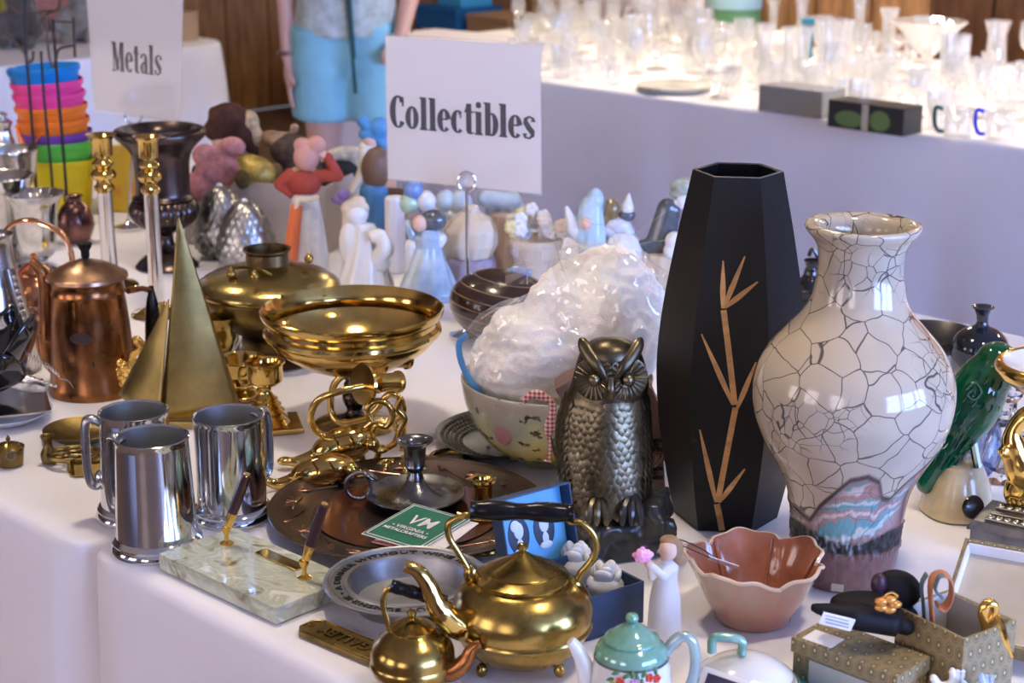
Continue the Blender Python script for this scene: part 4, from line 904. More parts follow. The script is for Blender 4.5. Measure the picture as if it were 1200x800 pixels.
mx = nd(nt, 'ShaderNodeMix', data_type='RGBA', blend_type='MULTIPLY'); mx.inputs[0].default_value = 1; nt.links.new(rp.outputs[0], mx.inputs[6]); nt.links.new(r2.outputs[0], mx.inputs[7])
nt.links.new(mx.outputs[2], I['Base Color']); I['Roughness'].default_value = .08; I['Coat Weight'].default_value = .5; I['Alpha'].default_value = .8
lathe_part('bowl', L, smoothrows([(532, 0), (532, 46), (528, 56), (515, 78), (495, 96), (470, 107), (448, 112), (440, 113), (440, 111), (448, 109), (470, 104), (495, 93), (515, 74), (524, 50), (526, 0)], 3), bg, t, seg=72)
b = B()
for k in range(26):
    a = -PI/2+random.uniform(-1.2, 1.2); row = random.uniform(462, 515); hw = 106-((row-460)/60)**2*26
    r, z = L.prof([(row, hw)])[0]; b.ell((r*math.cos(a), r*math.sin(a), z), (s*3.5, s*2, s*1.8), Matrix.Rotation(a+PI/2, 3, 'Z'), 8, 6)
b.done('painted_leaf', M('olive_paint', (.10, .12, .05), .3), t)['kind'] = 'stuff'
q = L.prof([(478, 102)])[0]; a = math.radians(-128)
B().ell((q[0]*math.cos(a), q[0]*math.sin(a), q[1]), (s*13, s*4, s*17), Matrix.Rotation(a+PI/2, 3, 'Z')).done('painted_flower', M('dusty_rose_paint', (.42, .20, .20), .3), t)
BAGC = L(690, 395); base_bowl = L.p
t = thing('plastic_bag', 'crumpled clear zip bag with blue seal stuffed into the glass bowl', 'bag', L.p+Vector((0, 0, .03)))
FILM = glassy('clear_film', (1, 1, 1), gloss=.15, rough=.08, milk=.03)
def lump(c, r, amp, fq, seed, u=110, v=70, zmin=None, crease=1.0, fine=1.0, b=None):
    b = b or B(); c = Vector(c)
    def fn(uu, vv):
        th = vv*PI; ph = uu*2*PI; d = Vector((math.sin(th)*math.cos(ph), math.sin(th)*math.sin(ph), math.cos(th)))
        k = noise.noise(d*1.3+Vector((seed, 0, 0)))*amp
        w1 = noise.noise(d*fq+Vector((0, seed, 3))); w2 = noise.noise(d*fq*2.3+Vector((seed, 3, 0)))
        w3 = noise.noise(d*fq*4.5+Vector((3, 1, seed)))
        k += (.5-abs(w1)**.6)*amp*.42*crease + (.4-abs(w2)**.6)*amp*.22*crease + (.4-abs(w3)**.7)*amp*.08*crease*fine
        p = c+Vector((d.x*r[0], d.y*r[1], d.z*r[2]))*(1+k)
        if zmin is not None and p.z < zmin: p.z = zmin
        return p
    b.grid(fn, u, v, closeu=True); return b
o3 = Vector((0, 0, -.03))
lump(L(704, 368, .0)+o3, (s*84, s*72, s*88), .26, 2.2, 2.0, zmin=.01, fine=.2, crease=.75).done('bag_film', FILM, t, ang=24)
lump(L(640, 412, -.02)+o3, (s*88, s*66, s*70), .24, 2.4, 7.0, zmin=.01, fine=.2, crease=.75).done('bag_film', FILM, t, ang=24)
b = B()
random.seed(5)
for k in range(26):
    x = random.uniform(600, 775); y = random.uniform(292, 440); pts = [L(x, y, -.058-.012*random.random())]
    dx, dz = random.uniform(-.02, .02), random.uniform(-.018, .018)
    for q in range(3): pts.append(pts[-1]+Vector((dx+random.uniform(-.008, .008), random.uniform(-.004, .004), dz+random.uniform(-.008, .008))))
    b.tube(interp(pts, 4), [.0002]+[.0009]*11+[.0002], 4)
b.done('crease', FILM, t)['kind'] = 'stuff'
def sheet(fn, nu, nv, **k): return B().grid(fn, nu, nv).done('loose_flap', FILM, t, ang=12, **k)
def flap1(u, v):
    a = L(592+180*u, 282-8*math.sin(u*4)+20*u+(55-30*u)*v+10*noise.noise((u*6, v*3, 1)), -.02+.03*noise.noise((u*5, v*4, 4))); return a+o3
sheet(flap1, 22, 8)
def flap2(u, v):
    x0, y0 = lerp(540, 580, u), lerp(395, 472, u**1.2); x1, y1 = lerp(600, 640, u), lerp(385, 440, u)
    return L(lerp(x0, x1, v), lerp(y0, y1, v)+8*noise.noise((u*5, v*5, 2)), -.035+.02*noise.noise((u*4, v*4, 8)))+o3
sheet(flap2, 18, 9)
ZIP = M('blue_zip_strip', (.10, .34, .72), .3, trans=.2)
B().tube(interp([L(548, 392, -.03)+o3, L(538, 402, -.035)+o3, L(541, 425, -.04)+o3, L(553, 448, -.045)+o3, L(568, 466, -.05)+o3, L(578, 474, -.05)+o3], 6), s*4, 8, flat=.4).done('zip_seal', ZIP, t)
B().tube(interp([L(716, 425, -.02)+o3, L(735, 412, -.02)+o3, L(752, 400, -.02)+o3, L(762, 394, -.02)+o3], 6), s*3.6, 8, flat=.4).done('zip_seal', ZIP, t)
B().box(L(574, 472, -.054)+o3, (s*11, s*4, s*9), rot=Matrix.Rotation(-.7, 3, 'Y')).done('zip_slider', M('pale_blue_plastic', (.55, .72, .9), .3), t, smooth=False, bevel=.001)
b = B(); o4 = Vector((0, 0, -.035))
lump(L(700, 376)+o4, (s*78, s*66, s*82), .24, 4.5, 11., zmin=.01, crease=.9, b=b); lump(L(638, 418, -.015)+o4, (s*80, s*58, s*64), .24, 4.5, 15., zmin=.01, crease=.9, b=b)
tag(b.done('stuffing', M('white_fluff', (.86, .83, .80), .95, var=.06, vscale=30, sss=.3, bump=.5, bscale=300), None, voxel=.0028, smo=1, loc=L.p+Vector((0, 0, .035))), 'white fluffy stuffing filling the clear zip bag', 'stuffing')
# ================================================================ wooden house sign with gingham ties
L = Loc(717, 588); L.p = W(717, 575); L = Loc(0, 0, p=W(722, 582)); s = L.s
t = thing('wooden_house', 'brown wooden house block with gingham ties behind the owl', 'ornament', L.p)
BRW = M('brown_painted_wood', (.17, .095, .075), .6, var=.25, vscale=20)
pl = [L(x, y) for x, y in ((664, 582), (664, 478), (650, 456), (712, 420), (764, 456), (775, 482), (780, 582))]
b = B(); b.M = Matrix.Rotation(PI/2, 4, 'X'); b.prism([(p.x, p.z) for p in pl], -.045, 0.0).done('block', BRW, t, smooth=False, bevel=.001)
GING = bpy.data.materials.new('red_gingham'); GING.use_nodes = True; nt = GING.node_tree; I = nt.nodes['Principled BSDF'].inputs; I['Roughness'].default_value = .9
tc = nd(nt, 'ShaderNodeTexCoord'); cks = []
for ax_ in ('X', 'Z'):
    sx = nd(nt, 'ShaderNodeSeparateXYZ'); nt.links.new(tc.outputs['Object'], sx.inputs[0]); mm = nd(nt, 'ShaderNodeMath', operation='PINGPONG', i_1=.0028); nt.links.new(sx.outputs[ax_], mm.inputs[0])
    gt = nd(nt, 'ShaderNodeMath', operation='GREATER_THAN', i_1=.0014); nt.links.new(mm.outputs[0], gt.inputs[0]); cks.append(gt)
ad = nd(nt, 'ShaderNodeMath', operation='ADD'); nt.links.new(cks[0].outputs[0], ad.inputs[0]); nt.links.new(cks[1].outputs[0], ad.inputs[1])
dv = nd(nt, 'ShaderNodeMath', operation='MULTIPLY', i_1=.5); nt.links.new(ad.outputs[0], dv.inputs[0]); rp = nd(nt, 'ShaderNodeValToRGB'); rp.color_ramp.interpolation = 'CONSTANT'
e = rp.color_ramp.elements; e[0].color = (.70, .60, .57, 1); e[1].position = .75; e[1].color = (.36, .04, .05, 1); q = e.new(.35); q.color = (.56, .28, .27, 1)
nt.links.new(dv.outputs[0], rp.inputs[0]); nt.links.new(rp.outputs[0], I['Base Color'])
B().tube(interp([L(612, 470, -.06), L(625, 462, -.062), L(640, 466, -.064), L(648, 476, -.064), L(645, 495, -.064), L(643, 510, -.063)], 5), [s*q for q in [4]*5+[6]*5+[4]*5+[4]*5+[7]*5+[3]], 10, flat=.6).tube(interp([L(643, 512, -.063), L(645, 526, -.062), L(642, 540, -.06)], 5), [s*2]*5+[s*2.5]*5+[s*5], 8, flat=.5).done('gingham_tie', GING, t)
B().tube(interp([L(770, 464, -.012), L(776, 476, -.03), L(782, 492, -.05), L(784, 506, -.05)], 5), [s*q for q in [3]*5+[6]*5+[7]*5+[4]], 10, flat=.6).done('gingham_tie', GING, t)
TW = M('brown_twig', (.09, .04, .028), .7)
B().tube(interp([L(784, 506, -.05), L(780, 530, -.035), L(770, 545, -.02), L(755, 550, -.015), L(742, 556, -.015)], 6), s*2, 7).done('twig_handle', TW, t)
B().tube(interp([L(644, 510, -.06), L(650, 530, -.05), L(660, 545, -.03)], 6), s*2, 7).done('twig_handle', TW, t)
b = B()
for k in range(10): b.tube([L(742+4*k, 553-k*2.2, -.016), L(744+4*k+3*math.sin(k*2.1), 546-k*2.2+7*math.cos(k*1.7), -.018)], s*.9, 5)
b.done('twig_bristle', TW, t)
b = B()
for y0 in (516, 527, 549, 560):
    b.box(L(770, y0, -.002), (s*13, .002, s*3.4)); 
b.box(L(767, 522, -.002), (s*3.4, .002, s*15)).box(L(767, 554, -.002), (s*3.4, .002, s*15)).done('painted_letter', INK, t, smooth=False)
B().ell(L(772, 536, -.003), (s*9, .002, s*6)).done('rosette', BRW, t)
# ================================================================ striped dark wooden bowl
L = Loc(588, 402); s = L.s; t = thing('wooden_gourd', 'dark turned wooden gourd ringed with pale inlay lines', 'gourd', L.p)
GW = M('dark_walnut', (.045, .022, .014), .22, coat=.5, var=.5, vscale=9)
m3 = Matrix.Rotation(math.radians(10), 3, 'Y')
B().ell(L(590, 358), (s*64, s*56, s*43), m3, 56, 32).done('body', GW, t)
for k in range(-3, 4):
    h_ = k*.26; r = math.sqrt(1-h_*h_)*1.001
    B().tube([L(590, 358)+m3 @ Vector((s*64*r*math.cos(a), s*56*r*math.sin(a), s*43*h_)) for a in [2*PI*q/64 for q in range(64)]], s*.4, 5, closed=True).done('inlay_line', M('pale_inlay', (.40, .26, .14), .4), t)
B().tube(interp([L(585, 326), L(598, 320), L(612, 318), L(622, 322)], 5), [s*q for q in [5]*5+[7]*5+[6]*5+[3]], 10, flat=.5).done('cap', M('steel_blue_glaze', (.18, .24, .32), .15, coat=.5), t)
# ================================================================ black six-sided vase
L = Loc(850, 603); s = L.s; t = thing('hexagonal_vase', 'tall matt black six-sided vase with gold bamboo inlay', 'vase', L.p)
BLK = M('matt_black_lacquer', (.007, .007, .008), .40, var=.15, spec=.32)
rows = smoothrows([(603, 60), (560, 70), (500, 81), (430, 87), (360, 82), (280, 69), (225, 58), (200, 53)], 4)
pr = L.prof(rows); HEXA = math.radians(-8)
inn = [(r-.006, z) for r, z in pr[::-1]]; inn[-1] = (inn[-1][0], .006)
B().lathe([(0, 0)]+pr+[(pr[-1][0]-.003, pr[-1][1]+.001)]+inn+[(0, .006)], 6, a0=HEXA).done('body', BLK, t, ang=30)
b = B(); tp = pr[-1]
b.tube([((tp[0]-.002)*math.cos(HEXA+k*PI/3), (tp[0]-.002)*math.sin(HEXA+k*PI/3), tp[1]) for k in range(6)], .0016, 6, closed=True).done('rim', M('worn_black_edge', (.10, .10, .105), .4), t)
def onface(px, py):
    """point of pixel (px,py) on the vase side that faces the viewer"""
    hn = Vector((math.cos(HEXA-PI/2), math.sin(HEXA-PI/2), 0)); d = .08
    o_ = Vector((0, 0, H))
    x = (px-600)/F; y = (400-py)/F
    rd = Vector((x, math.cos(PITCH)+y*math.sin(PITCH), -math.sin(PITCH)+y*math.cos(PITCH)))
    for _ in range(6):
        k = ((L.p+hn*d-o_).dot(hn))/rd.dot(hn); q = o_+rd*k-L.p
        zz = q.z; j = min(range(len(pr)-1), key=lambda i: abs(pr[i][1]-zz)); j = max(0, min(len(pr)-2, j if pr[j][1] <= zz else j-1))
        f_ = (zz-pr[j][1])/(pr[j+1][1]-pr[j][1]); d = (pr[j][0]+(pr[j+1][0]-pr[j][0])*f_)*math.cos(PI/6)
    return q+hn*.0006
GI = M('gold_inlay', (.62, .34, .14), .35, .55, var=.3, vscale=60)
def inlay(name, pts, w0):
    P = []; n = 14; Q = interp([(a, b_, c_) for a, b_, c_ in pts], 8)
    b = B(); hn = Vector((math.cos(HEXA-PI/2), math.sin(HEXA-PI/2), 0)); La, Ra = [], []
    pos = [onface(q.x, q.y) for q in Q]
    for i, p in enumerate(pos):
        d = pos[min(i+1, len(pos)-1)]-pos[max(i-1, 0)]; sd = d.cross(hn).normalized()*Q[i].z*s/2*w0
        La.append((b.v(p+sd+hn*.0006), b.v(p+sd-hn*.001))); Ra.append((b.v(p-sd+hn*.0006), b.v(p-sd-hn*.001)))
    for i in range(len(pos)-1):
        b.f((La[i][0], La[i+1][0], Ra[i+1][0], Ra[i][0])); b.f((La[i][1], La[i+1][1], La[i+1][0], La[i][0])); b.f((Ra[i][0], Ra[i+1][0], Ra[i+1][1], Ra[i][1]))
    b.done(name, GI, t, smooth=False)
inlay('bamboo_stem', [(846, 621, 7), (843, 604, 7), (840, 590, 7)], 1); inlay('bamboo_stem', [(841, 588, 6.5), (850, 540, 6.5), (862, 477, 6.5)], 1); inlay('bamboo_stem', [(861, 474, 6.5), (855, 420, 6.5), (848, 363, 6.5)], 1)
for a, c in (((847, 361), (847.5, 305)), ((848, 361), (873, 300)), ((850, 360), (888, 330)), ((859, 474), (822, 391)), ((864, 478), (886, 424)), ((839, 588), (820, 503)), ((843, 588), (873, 549))):
    m = ((a[0]*.6+c[0]*.4), (a[1]*.6+c[1]*.4)); inlay('bamboo_leaf', [(a[0], a[1], 3), (m[0], m[1], 6), (c[0], c[1], 1.5)], 1)
# ================================================================ crackle glazed vase
L = Loc(988, 672); s = L.s; t = thing('crackle_vase', 'large cream crackle glazed vase with raku mountain band', 'vase', L.p)
rows = smoothrows([(672, 56), (650, 60), (630, 63), (600, 66), (570, 72), (545, 84), (515, 102), (485, 114), (455, 117.5), (430, 113), (408, 101), (388, 84), (368, 66), (350, 56), (328, 51.5), (305, 50), (290, 52), (280, 57), (272, 64)], 13)
NS = 280; me_b = B(); pr = L.prof(rows)
def ridge(a):   # row of the lower edge of the cream glaze, a: 0 facing viewer, positive to the right
    x = math.sin(a)*100 if abs(a) < PI/2 else math.copysign(100, a)*(2-abs(math.sin(a)))
    pts = [(-200, 560), (-75, 592), (-60, 572), (-38, 552), (-18, 530), (2, 524), (18, 533), (30, 556), (44, 560), (60, 538), (84, 512), (110, 495), (200, 560)]
    for (x0, y0), (x1, y1) in zip(pts, pts[1:]):
        if x0 <= x <= x1: return lerp(y0, y1, (x-x0)/(x1-x0))
    return 560
def moded(a, i, r, z):
    aa = (a+PI/2+PI) % (2*PI)-PI; row = rows[min(i, len(rows)-1)][0]
    if i < len(rows):
        d = row-ridge(aa)
        if abs(d) < 5 and row < 615: return r+.0014*(1-abs(d)/5), z
        if 604 < row < 632: return r+.003*noise.noise((aa*14, row*.12, 5)), z
    return r, z
rim = L.prof([(268, 67), (265, 68), (262, 67), (261, 63), (264, 52), (270, 47), (290, 45), (340, 46), (400, 80), (460, 100), (560, 66), (650, 50)])
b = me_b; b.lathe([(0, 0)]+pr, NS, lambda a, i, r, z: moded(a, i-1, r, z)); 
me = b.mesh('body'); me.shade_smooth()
ca = me.color_attributes.new('glaze', 'FLOAT_COLOR', 'POINT')
zr = [(z, rows[i][0]) for i, (r, z) in enumerate(pr)]
def row_at(z):
    for (z0, r0), (z1, r1) in zip(zr, zr[1:]):
        if z0 <= z <= z1: return lerp(r0, r1, (z-z0)/(z1-z0))
    return zr[0][1] if z < zr[0][0] else zr[-1][1]
for v in me.vertices:
    a = math.atan2(v.co.y, v.co.x); aa = (a+PI/2+PI) % (2*PI)-PI; row = row_at(v.co.z); d = row-ridge(aa)
    nq = noise.noise((aa*3, row*.03, 1)); n2 = noise.noise((aa*9, row*.09, 4)); n4 = noise.noise((aa*30, row*.25, 2))
    ss = lambda a_, b_, x_: max(0., min(1., (x_-a_)/(b_-a_)))
    cream = Vector((.45, .38, .29))*(1+.06*nq)
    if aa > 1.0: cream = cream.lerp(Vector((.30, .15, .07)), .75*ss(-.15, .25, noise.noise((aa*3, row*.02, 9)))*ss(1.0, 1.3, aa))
    ph = row*.085+nq*1.6+aa*1.4+n2*.5; w_ = .5+.5*math.sin(ph*2.2); w2 = .5+.5*math.sin(ph*3.7+1.3)
    land = Vector((.13, .30, .31)).lerp(Vector((.36, .21, .19)), ss(.35, .65, w_)).lerp(Vector((.58, .53, .47)), .8*ss(.72, .9, w2))*(1+.25*n4)
    land = land.lerp(Vector((.22, .125, .12)), ss(18, 4, d)*.8 if d > 0 else 0)
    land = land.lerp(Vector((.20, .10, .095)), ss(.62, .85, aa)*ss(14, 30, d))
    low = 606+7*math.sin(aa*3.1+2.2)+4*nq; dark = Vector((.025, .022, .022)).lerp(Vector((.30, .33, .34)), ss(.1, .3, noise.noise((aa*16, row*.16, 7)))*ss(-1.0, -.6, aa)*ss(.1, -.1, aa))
    basec = Vector((.21, .115, .11))*(1+.3*n2+.25*n4)
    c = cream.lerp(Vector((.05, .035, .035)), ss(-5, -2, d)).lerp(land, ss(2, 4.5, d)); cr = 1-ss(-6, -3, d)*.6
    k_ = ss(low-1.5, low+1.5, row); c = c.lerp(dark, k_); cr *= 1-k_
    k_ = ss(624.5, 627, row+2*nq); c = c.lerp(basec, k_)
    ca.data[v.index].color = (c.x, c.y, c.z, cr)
vm = bpy.data.materials.new('crackle_glaze'); vm.use_nodes = True; nt = vm.node_tree; I = nt.nodes['Principled BSDF'].inputs
at = nd(nt, 'ShaderNodeAttribute', attribute_name='glaze'); tc = nd(nt, 'ShaderNodeTexCoord')
n1 = nd(nt, 'ShaderNodeTexNoise', i_Scale=18., i_Detail=2.); nt.links.new(tc.outputs['Object'], n1.inputs['Vector'])
vs = nd(nt, 'ShaderNodeVectorMath', operation='SCALE'); vs.inputs['Scale'].default_value = .028; nt.links.new(n1.outputs['Color'], vs.inputs[0])
va = nd(nt, 'ShaderNodeVectorMath', operation='ADD'); nt.links.new(tc.outputs['Object'], va.inputs[0]); nt.links.new(vs.outputs[0], va.inputs[1])
def crack(scale, w0, w1):
    vo = nd(nt, 'ShaderNodeTexVoronoi', feature='DISTANCE_TO_EDGE', i_Scale=scale); nt.links.new(va.outputs[0], vo.inputs['Vector'])
    mr = nd(nt, 'ShaderNodeMapRange', i_1=w0, i_2=w1, i_3=1., i_4=0.); nt.links.new(vo.outputs['Distance'], mr.inputs[0]); return mr
c1 = crack(27., .009, .022); c2 = crack(52., .010, .026)
n3 = nd(nt, 'ShaderNodeTexNoise', i_Scale=9., i_Detail=1.); nt.links.new(tc.outputs['Object'], n3.inputs['Vector'])
g3 = nd(nt, 'ShaderNodeMapRange', i_1=.52, i_2=.6); nt.links.new(n3.outputs['Fac'], g3.inputs[0])
m1 = nd(nt, 'ShaderNodeMath', operation='MULTIPLY'); nt.links.new(c2.outputs[0], m1.inputs[0]); nt.links.new(g3.outputs[0], m1.inputs[1])
mx = nd(nt, 'ShaderNodeMath', operation='MAXIMUM'); nt.links.new(c1.outputs[0], mx.inputs[0]); nt.links.new(m1.outputs[0], mx.inputs[1])
m2 = nd(nt, 'ShaderNodeMath', operation='MULTIPLY'); nt.links.new(mx.outputs[0], m2.inputs[0]); nt.links.new(at.outputs['Alpha'], m2.inputs[1])
m3_ = nd(nt, 'ShaderNodeMath', operation='MULTIPLY', i_1=.9); nt.links.new(m2.outputs[0], m3_.inputs[0])
mc = nd(nt, 'ShaderNodeMix', data_type='RGBA'); mc.inputs[7].default_value = (.045, .042, .04, 1); nt.links.new(m3_.outputs[0], mc.inputs[0]); nt.links.new(at.outputs['Color'], mc.inputs[6]); nt.links.new(mc.outputs[2], I['Base Color'])
I['Roughness'].default_value = .14; I['Coat Weight'].default_value = .3; I['Coat Roughness'].default_value = .04
mr = nd(nt, 'ShaderNodeMapRange', i_1=0., i_2=.5, i_3=.42, i_4=.12); nt.links.new(at.outputs['Alpha'], mr.inputs[0]); nt.links.new(mr.outputs[0], I['Roughness'])
mi = nd(nt, 'ShaderNodeMapRange', i_1=0., i_2=.5, i_3=0., i_4=.3); nt.links.new(at.outputs['Alpha'], mi.inputs[0]); nt.links.new(mi.outputs[0], I['Coat Weight'])
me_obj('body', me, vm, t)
b = B().lathe([pr[-1]]+rim, 96); me = b.mesh('rim'); me.shade_smooth(); ca = me.color_attributes.new('glaze', 'FLOAT_COLOR', 'POINT')
for v in me.vertices: ca.data[v.index].color = (.45, .385, .30, 1)
me_obj('rim', me, vm, t)
a = math.radians(-107); r, z = L.prof([(665, 58.5)])[0]
B().box((r*math.cos(a), r*math.sin(a), z), (s*14, .0012, s*9), rz=a+PI/2).done('price_sticker', M('cream_sticker', (.55, .48, .36), .6), t, smooth=False)
# ================================================================ dark pieces at the far right
L = Loc(1146, 440); t = thing('bud_vase', 'small round dark blue black bud vase behind the green bird', 'vase', L.p)
lathe_part('body', L, smoothrows([(440, 0), (440, 14), (436, 18), (425, 30), (410, 34), (396, 30), (387, 20), (382, 10), (378, 7), (370, 7), (363, 10), (360, 13), (359, 12), (364, 6), (380, 4)], 4), M('midnight_glaze', (.010, .014, .022), .08, coat=.8), t)
L = Loc(1092, 418); t = thing('dark_bowl', 'shallow dark metal bowl between crackle vase and bud vase', 'bowl', L.p)
lathe_part('bowl', L, smoothrows([(418, 0), (418, 16), (414, 20), (402, 38), (391, 50), (388, 51), (390, 49), (402, 34), (412, 14), (413, 0)], 3), M('dark_grey_metal', (.09, .085, .085), .35, .9), t)
L = Loc(948, 372); t = thing('black_jug', 'glossy black ribbed jug peeking between the two tall vases', 'jug', L.p)
lathe_part('body', L, smoothrows([(372, 0), (372, 10), (366, 16), (350, 19), (334, 17), (322, 10), (312, 7), (306, 9), (304, 8), (312, 5)], 4), BLKG, t, mod=lambda a, i, r, z: (r*(1+.06*math.sin(i*1.8)), z))
B().tube(interp([L(956, 330), L(964, 318), L(958, 300), L(952, 292), L(948, 300)], 6), L.s*2.5, 8).done('handle', BLKG, t)
# ---- green bird
L = Loc(1120, 598); s = L.s; t = thing('bird_figurine', 'glossy emerald green ceramic bird on a cream stump', 'figurine', L.p)
GR = M('emerald_glaze', (.0, .085, .035), .08, coat=.8, var=.3, vscale=30)
CB = M('cream_stump_glaze', (.62, .50, .30), .2, coat=.4, var=.15)
lathe_part('stump', L, smoothrows([(598, 0), (598, 40), (592, 41), (575, 38), (558, 33), (548, 28), (541, 22), (538, 0)], 4), CB, t, mod=lambda a, i, r, z: (r*(1+.06*math.sin(a*3+1)), z))
a = -PI/2+.25; disc(B(), Vector((math.cos(a)*s*38.5, math.sin(a)*s*38.5, L.prof([(580, 1)])[0][1])), (math.cos(a), math.sin(a), .25), s*14, s*4).done('dark_disc', M('dark_brown_glaze', (.03, .018, .012), .15, coat=.5), t)
b = B(); d0 = -.0
b.ell(L(1142, 468), (s*34, s*32, s*58), Matrix.Rotation(.35, 3, 'Y'))
b.ell(L(1168, 425), (s*25, s*24, s*25)); b.ell(L(1160, 440), (s*28, s*26, s*30))
b.cap(L(1128, 505), L(1088, 562), s*22, s*13); b.cap(L(1105, 530), L(1086, 566), s*16, s*13)
b.cap(L(1190, 424), L(1202, 432), s*8, s*3)
b.done('body', GR, t, voxel=.0025, smo=6)
A0, A1 = L(1160, 432), L(1092, 556); ax_ = (A1-A0).normalized(); sd_ = Vector((ax_.z, 0, -ax_.x))
for i in range(9):
    tt = .06+.1*i; Rr = s*lerp(33, 15, max(0, (tt-.25)/.75)) if tt > .25 else s*lerp(27, 33, tt/.25)
    for w_ in (-.72, -.4, -.08, .24, .56):
        c_ = A0.lerp(A1, tt+(.03 if i % 2 else 0)); pts = []
        for q in (-.5, 0, .5): p_ = c_+sd_*Rr*(w_+.1*abs(q))+ax_*s*11*q; p_.y = -math.sqrt(max(.01, 1-(w_+.1*abs(q))**2))*Rr*.98; pts.append(p_)
        B().tube(interp(pts, 3), s*1.3, 6).done('feather_ridge', GR, t)
B().tube([L(1132+q.x, 456+q.y, -s*33) for q in interp([(0, 0, 0), (10, -8, 0), (18, 2, 0), (10, 12, 0), (2, 6, 0), (8, 0, 0)], 5)], s*2, 6).done('wing_curl', GR, t)
B().tube(interp([L(1140, 515, -.01), L(1143, 532, -.015), L(1146, 548, -.02)], 4), s*5, 8).tube(interp([L(1128, 512, .01), L(1128, 530, .01), L(1128, 545, .005)], 4), s*5, 8).done('leg', GR, t)
B().tube([L(1108, 545, .0), L(1095, 585, .012)], [s*8, s*5], 8).done('tail_tip', GR, t)
# ---- gold rimmed compote
L = Loc(1222, 628); s = L.s; t = thing('footed_dish', 'white dish with gold rim on a gold figural stem', 'dish', L.p)
lathe_part('bowl', L, smoothrows([(478, 8), (470, 22), (455, 48), (445, 62), (440, 70)], 3), GOLD, t)
lathe_part('gold_rim', L, smoothrows([(440, 70), (433, 73), (428, 72), (424, 68), (425, 63)], 4), GOLD, t)
lathe_part('inside', L, smoothrows([(425, 64), (432, 52), (440, 30), (443, 0)], 3), WHITEP, t)
b = B(); b.tube(interp([L(1222, 612), L(1210, 598), L(1196, 584), L(1200, 560), L(1192, 535), L(1186, 510), L(1196, 492), L(1215, 480)], 6), [s*q for q in [10]*6+[14]*6+[16]*6+[20]*6+[14]*6+[9]*6+[11]*6+[10]], 14)
b.ell(L(1190, 575), (s*14, s*14, s*20)).ell(L(1176, 530, -.01), (s*5, s*5, s*7)).cap(L(1190, 552), L(1172, 528), s*6, s*4).done('stem', GOLD, t, voxel=.0025, smo=3)
lathe_part('base', L, [(628, 0), (628, 30), (624, 30), (620, 24), (610, 14)], GOLD, t)
# ---- cut glass and blue jar behind
CRY = M('cut_crystal', (.95, .96, .98), .03, trans=1., ior=1.45)
fc = lambda a, i, r, z: (r*(1+.05*math.cos(a*10+(i % 2)*PI)), z)
def crystal(label, bx, by, rows):
    L = Loc(bx, by); t = thing('crystal_decanter', label, 'decanter', L.p, group='cut crystal by the green bird'); B().lathe(L.prof(rows), 40, fc).done('body', CRY, t, ang=20); return L, t
L, t = crystal('cut crystal decanter right behind the green bird', 1174, 560, [(560, 0), (560, 26), (548, 30), (530, 31), (512, 28), (500, 18), (488, 11), (470, 10), (462, 16), (459, 16), (462, 12), (480, 7), (505, 14), (540, 24), (552, 0)])
B().ell(L(1174, 448), (L.s*13, L.s*13, L.s*12), u=8, v=6).done('stopper', CRY, t, smooth=False)
crystal('cut crystal jar behind the gold stem', 1204, 560, [(560, 0), (560, 22), (540, 26), (515, 27), (500, 24), (490, 26), (486, 26), (490, 22), (515, 22), (545, 18), (550, 0)])
L = Loc(1148, 552); t = thing('blue_jar', 'small cobalt blue and white jar behind the bird stump', 'jar', L.p)
lathe_part('body', L, smoothrows([(552, 0), (552, 14), (545, 20), (525, 24), (505, 18), (498, 14), (495, 15), (494, 14), (505, 12)], 3), M('cobalt_pattern', (.03, .05, .28), .12, coat=.5, col2=(.55, .58, .68), vscale=70), t)
# ---- silver trinket box
q0 = W(1133, 648); an = math.radians(-32)
t = thing('trinket_box', 'dark silver trinket box with embossed lid beside the patterned boxes', 'box', q0+Matrix.Rotation(an, 3, 'Z') @ Vector((.05, .0425, 0)), an)
SB = M('dark_silver', (.20, .195, .19), .34, 1, var=.4, vscale=40); SBL = M('light_silver', (.55, .53, .50), .25, 1, var=.3, vscale=40)
B().box((0, 0, .016), (.10, .075, .032)).done('body', SB, t, smooth=False, bevel=.002)
b = B().box((0, 0, .0375), (.106, .091, .011), taper=.9).done('lid', SB, t, smooth=False, bevel=.0015)
for k in range(4): B().tube([(-.034+.0, -.032+k*.021, .0445), (.034, -.032+k*.021, .0445)], .0018, 6).done('ridge', SBL, t)
for k in range(7):
    for j in range(2): B().ell((-.03+k*.010, -.0215+j*.042, .0445), (.0045, .0062, .0022), u=10, v=6).done('shell', SBL, t)
# ================================================================ patterned boxes
PAT = bpy.data.materials.new('gold_fan_paper'); PAT.use_nodes = True; nt = PAT.node_tree; I = nt.nodes['Principled BSDF'].inputs; I['Roughness'].default_value = .45
tc = nd(nt, 'ShaderNodeTexCoord'); mp = nd(nt, 'ShaderNodeMapping'); nt.links.new(tc.outputs['UV'], mp.inputs[0]); 
br = nd(nt, 'ShaderNodeTexBrick', i_Scale=1.0, i_Mortar_Size=0.); 
def mth(op, a, b_=None, c_=None):
    n = nd(nt, 'ShaderNodeMath', operation=op)
    for k, q in enumerate((a, b_, c_)):
        if q is None: continue
        if isinstance(q, (int, float)): n.inputs[k].default_value = q
        else: nt.links.new(q, n.inputs[k])
    return n.outputs[0]
sx = nd(nt, 'ShaderNodeSeparateXYZ'); nt.links.new(mp.outputs[0], sx.inputs[0])
yv = mth('MULTIPLY', sx.outputs['Y'], 1/.018); rowi = mth('FLOOR', yv); sh = mth('MULTIPLY', mth('MODULO', rowi, 2.), .5)
